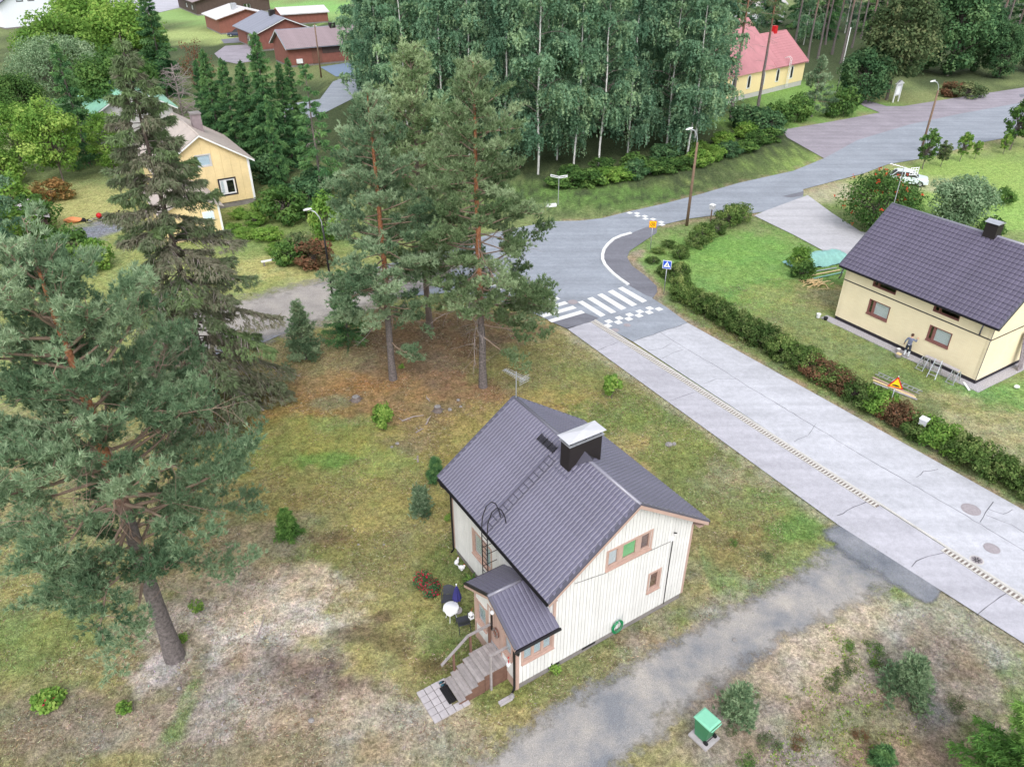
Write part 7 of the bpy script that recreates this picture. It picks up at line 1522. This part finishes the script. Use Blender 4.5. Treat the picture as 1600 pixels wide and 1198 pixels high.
# ---- stumps, fallen branches, stones in the yard
def stump(px, py, r_, h_, label):
    g = G(px, py); t = thing('tree_stump', label, 'stump', (g.x, g.y, 0)); MB().lathe([(r_*1.4, -.05), (r_*1.1, .08), (r_, h_), (r_*.9, h_+.02)], 12).obj('wood', M['bark_grey'], t); MB().lathe([(r_*.88, h_+.02), (r_*.5, h_+.03)], 12).obj('cut_face', M['stone'], t)
    b = MB()
    for k in range(4): a = k*1.6+.3; b.tube([(r_*.8*math.cos(a), r_*.8*math.sin(a), .1), (r_*1.9*math.cos(a), r_*1.9*math.sin(a), -.02)], [.06, .02], 5)
    b.obj('root', M['bark_grey'], t)
stump(684, 641, .22, .28, 'grey weathered tree stump beside the fallen branches'); stump(556, 624, .24, .2, 'low grey stump with no branches near it on the needle-covered ground')
def branch(pts, r_, label, seed):
    g = G(*pts[0]); t = thing('fallen_branch', label, 'branch', (g.x, g.y, 0)); P = [G(*p)-g for p in pts]; P = [Vector((p.x, p.y, .02+.03*(i % 2))) for i, p in enumerate(P)]
    MB().tube(P, [r_*(1-.6*i/(len(P)-1)) for i in range(len(P))], 6).obj('stem', M['dead_wood'], t)
    rs = random.Random(seed); b = MB()
    for k in range(3): i = rs.randrange(len(P)-1); p = P[i].lerp(P[i+1], rs.random()); b.tube([p, p+Vector((rs.uniform(-.3, .3), rs.uniform(-.3, .3), .06))], [r_*.5, r_*.2], 5)
    b.obj('twig', M['dead_wood'], t)
branch([(628,658),(645,652),(662,649)], .05, 'grey fallen branch pointing at the weathered stump', 1); branch([(666,663),(670,655),(673,650)], .05, 'short fallen branch just below the weathered stump', 2); branch([(650,676),(658,672),(662,670)], .04, 'short fallen stick lying apart below the stump', 3); branch([(667,622),(672,628)], .05, 'short stick above the weathered stump', 4)
branch([(430,580),(455,583),(470,589)], .04, 'long thin grey stick on the ground by the ailing spruce', 5); branch([(400,1000),(408,980),(413,965),(412,960)], .035, 'thin curved stick on the bare sand', 6); branch([(653,722),(653,712)], .05, 'short stub of wood near the cream house back corner', 7)
rs = random.Random(3)
for k, (px, py, r_) in enumerate([(1045,695,.2),(1053,694,.16),(612,698,.1),(621,693,.12),(486,1125,.12),(703,640,.14),(716,625,.12),(560,620,.12),(280,1075,.1),(1148,1000,.12),(1203,1020,.08),(560,850,.06),(600,850,.06),(720,635,.1)]):
    g = G(px, py); o = MB().blob((0, 0, r_*.35), (r_, r_*.8, r_*.6), k, 8, 6, .2).obj('stone', M['stone'], None, (g.x, g.y, -.03)); tag(o, 'small grey stone lying on the open ground of the yard', 'stone', 'stones in the yard')
g = G(1535, 665-60); 
for px, py in ((1588, 606),): g = G(px, py); o = MB().blob((0, 0, .1), (.18, .14, .12), 3, 8, 6, .15).obj('stone', M['white'], None, (g.x, g.y, 0)); tag(o, 'white stone on the bright lawn beside the yellow brick house gable', 'stone')
# ---- bicycles and toys on the gravel court
def bike(px, py, rz, label, m):
    g = G(px, py); t = thing('bicycle', label, 'bicycle', (g.x, g.y, .08), rz)
    for x in (-.5, .5): MB().tube([(x+.31*math.cos(a), .31*math.sin(a), .05) for a in [2*math.pi*k/16 for k in range(17)]], .03, 5, False).obj('wheel', M['rubber'], t)
    b = MB(); b.tube([(-.5, 0, .06), (-.15, -.05, .06), (.35, .3, .08), (.5, 0, .06)], .022, 5); b.tube([(-.5, 0, .06), (-.2, .35, .08), (.35, .3, .08)], .022, 5); b.tube([(-.2, .4, .08), (-.15, -.05, .06)], .022, 5); b.obj('frame', M[m], t)
    MB().tube([(.35, .3, .08), (.3, .45, .1), (.2, .48, .25)], .02, 5).obj('handlebar', M['black_metal'], t); MB().box(-.3, -.1, .38, .48, .04, .16).obj('saddle', M['black_metal'], t)
bike(148+42, 334, .4, 'dark bicycle lying at the edge of the gravel court', 'black_metal'); bike(147+0, 348-2, 1.4, 'grey bicycle lying on the gravel court', 'galv') if False else bike(146, 346, 1.2, 'grey bicycle lying on the gravel court', 'galv'); bike(166, 343, .9, 'pale scooter-sized bicycle lying beside the red ball', 'capwhite')
g = G(156, 341); t = thing('ball', 'red ball on the edge of the gravel court', 'ball', (g.x, g.y, .28)); MB().blob((0, 0, 0), .28, 1, 14, 10, 0).obj('shell', M['red_paint'], t, smooth=True)
g = G(115, 346); t = thing('cloth_bundle', 'orange cloth bundle dropped on the grass by the gravel court', 'cloth', (g.x, g.y, 0)); MB().blob((0, 0, .15), (.9, .5, .25), 4, 12, 7, .2).obj('cloth', M['orange'], t); MB().blob((.95, .1, .12), (.3, .25, .18), 5, 8, 6, .2).obj('dark_end', M['rubber'], t)
# ---- cars
def car(px, py, rz, label, m, L_=4.2, Wd=1.75, Ht=1.48, suv=False):
    g = G(px, py); t = thing('parked_car', label, 'car', (g.x, g.y, 0), rz); w2 = Wd/2
    prof = [(-2.05, .35), (-2.1, .62), (-2.0, .85), (-1.0, .98), (-.9, 1.0)]
    b = MB(); sec = [(-2.1, .55, .80), (-2.0, .85, .86), (-1.05, .96, 1.0), (0, .98, 1.0), (1.0, .98, 1.0), (1.75, .94, .95), (2.08, .7, .84)]
    vs = []; 
    for x, zt, ww in sec: vs += [(x*L_/4.2, -w2*ww, .28), (x*L_/4.2, -w2*ww, zt*.75), (x*L_/4.2, -w2*ww*.93, zt), (x*L_/4.2, w2*ww*.93, zt), (x*L_/4.2, w2*ww, zt*.75), (x*L_/4.2, w2*ww, .28)]
    fs = []; n = 6
    for i in range(len(sec)-1):
        for j in range(n): fs.append((i*n+j, (i+1)*n+j, (i+1)*n+(j+1) % n, i*n+(j+1) % n))
    fs += [tuple(range(n)), tuple(range((len(sec)-1)*n, len(sec)*n))[::-1]]; b.add(vs, fs); body = b.obj('body', M[m], t, smooth=False)
    roofz = Ht; cab = MB(); lo = [(-1.05, -.8), (1.8, -.8), (1.8, .8), (-1.05, .8)]; hi = [(-.25, -.62), (1.25 if not suv else 1.6, -.62), (1.25 if not suv else 1.6, .62), (-.25, .62)]
    cab.add([(x*L_/4.2, y*w2/.87, .96) for x, y in lo]+[(x*L_/4.2, y*w2/.87, roofz-.04) for x, y in hi], [(0, 1, 5, 4), (1, 2, 6, 5), (2, 3, 7, 6), (3, 0, 4, 7)]); cab.obj('windows', M['chimney'], t)
    r_ = MB(); r_.box(-.3*L_/4.2, (1.28 if not suv else 1.62)*L_/4.2, -.64*w2/.87, .64*w2/.87, roofz-.05, roofz); r_.obj('roof', M[m], t)
    p_ = MB()
    for y in (-1, 1):
        for (x0, x1) in ((-1.05, -.25), (.45, .45), (1.8, 1.27 if not suv else 1.62)): p_.bar((x0*L_/4.2, y*.80*w2/.87, .96), (x1*L_/4.2, y*.63*w2/.87, roofz-.03), .07, .05)
    p_.obj('pillars', M[m], t)
    for x in (-1.3, 1.3):
        for y in (-1, 1):
            wh = MB().tube([(x*L_/4.2, y*(w2-.2), .31), (x*L_/4.2, y*(w2+.01), .31)], .31, 16).obj('wheel', M['rubber'], t); MB().tube([(x*L_/4.2, y*(w2+.01), .31), (x*L_/4.2, y*(w2+.03), .31)], .2, 12).obj('rim', M['galv'], wh)
    for y in (-.6, .6): MB().box(-2.1*L_/4.2-.01, -1.98*L_/4.2, y-.17, y+.17, .58, .72).obj('headlight', M['capwhite'], t); MB().box(2.0*L_/4.2, 2.1*L_/4.2, y-.15, y+.15, .62, .82).obj('tail_light', M['red_paint'], t)
    return t
car(1416, 287, R(-22)+math.pi, 'white hatchback parked on the lawn behind the rowan', 'car_white'); car(371, 57, R(10), 'dark blue car parked beside the brick garage', 'car_blue', 4.6, 1.85, 1.68, True)
# ---- the person painting the wall: one skinned body, seen from behind
def person():
    t = at_B('person', 'person in grey-blue jacket and white-kneed work trousers working at the yellow wall', 'person', -4.55, -.62, 0, R(8))
    J = {'pel': (0, 0, .95, .135, .10), 'wst': (0, -.01, 1.10, .14, .10), 'chs': (0, .0, 1.32, .165, .115), 'nek': (0, .02, 1.48, .055, .055), 'hd0': (0, .05, 1.56, .075, .085), 'hd1': (0, .06, 1.68, .085, .10), 'hd2': (0, .05, 1.77, .05, .06),
      'ls': (-.19, .0, 1.42, .07, .07), 'le': (-.30, -.04, 1.14, .05, .05), 'lw': (-.36, .06, .92, .034, .034), 'lh': (-.38, .10, .84, .03, .038),
      'rs': (.19, .02, 1.42, .07, .07), 're': (.31, .16, 1.25, .05, .05), 'rw': (.24, .40, 1.34, .034, .034), 'rh': (.23, .48, 1.38, .03, .038),
      'lhip': (-.10, 0, .88, .10, .10), 'lk': (-.13, .03, .50, .075, .075), 'la': (-.14, -.02, .10, .055, .055), 'lt': (-.15, .16, .05, .045, .035),
      'rhip': (.10, 0, .88, .10, .10), 'rk': (.13, .02, .50, .075, .075), 'ra': (.15, -.03, .10, .055, .055), 'rt': (.17, .15, .05, .045, .035)}
    E_ = [('pel', 'wst'), ('wst', 'chs'), ('chs', 'nek'), ('nek', 'hd0'), ('hd0', 'hd1'), ('hd1', 'hd2'), ('chs', 'ls'), ('ls', 'le'), ('le', 'lw'), ('lw', 'lh'), ('chs', 'rs'), ('rs', 're'), ('re', 'rw'), ('rw', 'rh'), ('pel', 'lhip'), ('lhip', 'lk'), ('lk', 'la'), ('la', 'lt'), ('pel', 'rhip'), ('rhip', 'rk'), ('rk', 'ra'), ('ra', 'rt')]
    J = {k: list(v) for k, v in J.items()}
    for s, hn, tip in (('l', 'lh', Vector((-.01, .03, -.05))), ('r', 'rh', Vector((0, .06, .02)))):     # fingers
        h = Vector(J[hn][:3])
        for q in range(4):
            o = Vector(((q-1.5)*.019, 0, 0)); ln = (.8, 1, .95, .7)[q]; a = h+o+tip*.5; b_ = a+tip*.7*ln+Vector((0, .012, -.008)); c_ = b_+tip*.45*ln+Vector((0, .01, -.016))
            for nm, p in (('a', a), ('b', b_), ('c', c_)): J[f'{hn}{q}{nm}'] = [*p, .010, .010]
            E_ += [(hn, f'{hn}{q}a'), (f'{hn}{q}a', f'{hn}{q}b'), (f'{hn}{q}b', f'{hn}{q}c')]
        sg = 1 if s == 'l' else -1; p1 = h+Vector((sg*.035, .01, 0))+tip*.1; p2 = p1+Vector((sg*.015, .01, 0))+tip*.5
        J[hn+'t1'] = [*p1, .011, .011]; J[hn+'t2'] = [*p2, .009, .009]; E_ += [(hn, hn+'t1'), (hn+'t1', hn+'t2')]
    keys = list(J); me = bpy.data.meshes.new('body'); me.from_pydata([J[k][:3] for k in keys], [(keys.index(a), keys.index(b)) for a, b in E_], [])
    o = bpy.data.objects.new('body', me); C.objects.link(o); sk = o.modifiers.new('skin', 'SKIN'); sk.use_smooth_shade = True
    for i, k in enumerate(keys): v = me.skin_vertices[0].data[i]; v.radius = J[k][3:5]; v.use_root = (k == 'pel')
    sub = o.modifiers.new('sub', 'SUBSURF'); sub.levels = 2; sub.render_levels = 2
    dg = bpy.context.evaluated_depsgraph_get(); nm = bpy.data.meshes.new_from_object(o.evaluated_get(dg)); nm.name = 'body'
    bpy.data.objects.remove(o); bpy.data.meshes.remove(me)
    for m_ in (mat('skin', col(206, 160, 136), .6, .05), mat('grey_blue_jacket', col(112, 118, 140), .85, .1, 8), mat('dark_work_trousers', col(52, 56, 68), .85, .12, 8), mat('white_knee_patch', col(205, 208, 214), .8, .06), M['rubber']): nm.materials.append(m_)
    for p in nm.polygons:
        c_ = p.center; z = c_.z; arm = abs(c_.x) > .19 and z > .7
        i = 0
        if z < .09: i = 4
        elif z < .50 and not arm: i = 3
        elif z < 1.0 and not arm: i = 2
        elif z < 1.49: i = 1
        if arm and ((c_.x < 0 and z < .93) or (c_.x > 0 and c_.y > .38)): i = 0
        if z >= 1.49: i = 0
        p.material_index = i; p.use_smooth = True
    link('body', nm, t)
    b = MB(); b.blob((0, .045, 1.70), (.098, .112, .11), 5, 16, 9, .02); hair = b.obj('hair', mat('dark_brown_hair', col(70, 46, 38), .8, .2, 20), t, smooth=True)
    # face: eyes, nose, ears (turned to the wall)
    b = MB()
    for x in (-.034, .034): b.blob((x, .148, 1.675), .012, 1, 8, 6, 0)
    b.obj('eyes', M['plastic_white'], t); b = MB(); b.tube([(0, .15, 1.68), (0, .178, 1.635), (0, .15, 1.63)], [.008, .014, .008], 6)
    for x in (-.092, .092): b.blob((x, .05, 1.66), (.012, .025, .035), 2, 8, 6, .05)
    b.obj('nose_and_ears', nm.materials[0], t); b = MB(); b.box(-.025, .025, .142, .152, 1.592, 1.602); b.obj('mouth', mat('lips', col(170, 100, 96), .6), t)
    b = MB(); b.tube([(.13*math.cos(a)+.0, .11*math.sin(a), .98) for a in [2*math.pi*k/16 for k in range(17)]], .02, 6, False); b.obj('tool_belt', M['capwhite'], t)
person()
bu = at_B('paint_tray', 'round paint tub with yellow sponge standing behind the person', 'paint tub', -4.85, -1.05); MB().lathe([(.2, 0), (.24, .18), (.25, .2)], 16).obj('tub', M['stone'], bu); MB().box(-.12, .16, -.1, .12, .18, .26).obj('sponge', M['fresh_wood'], bu)
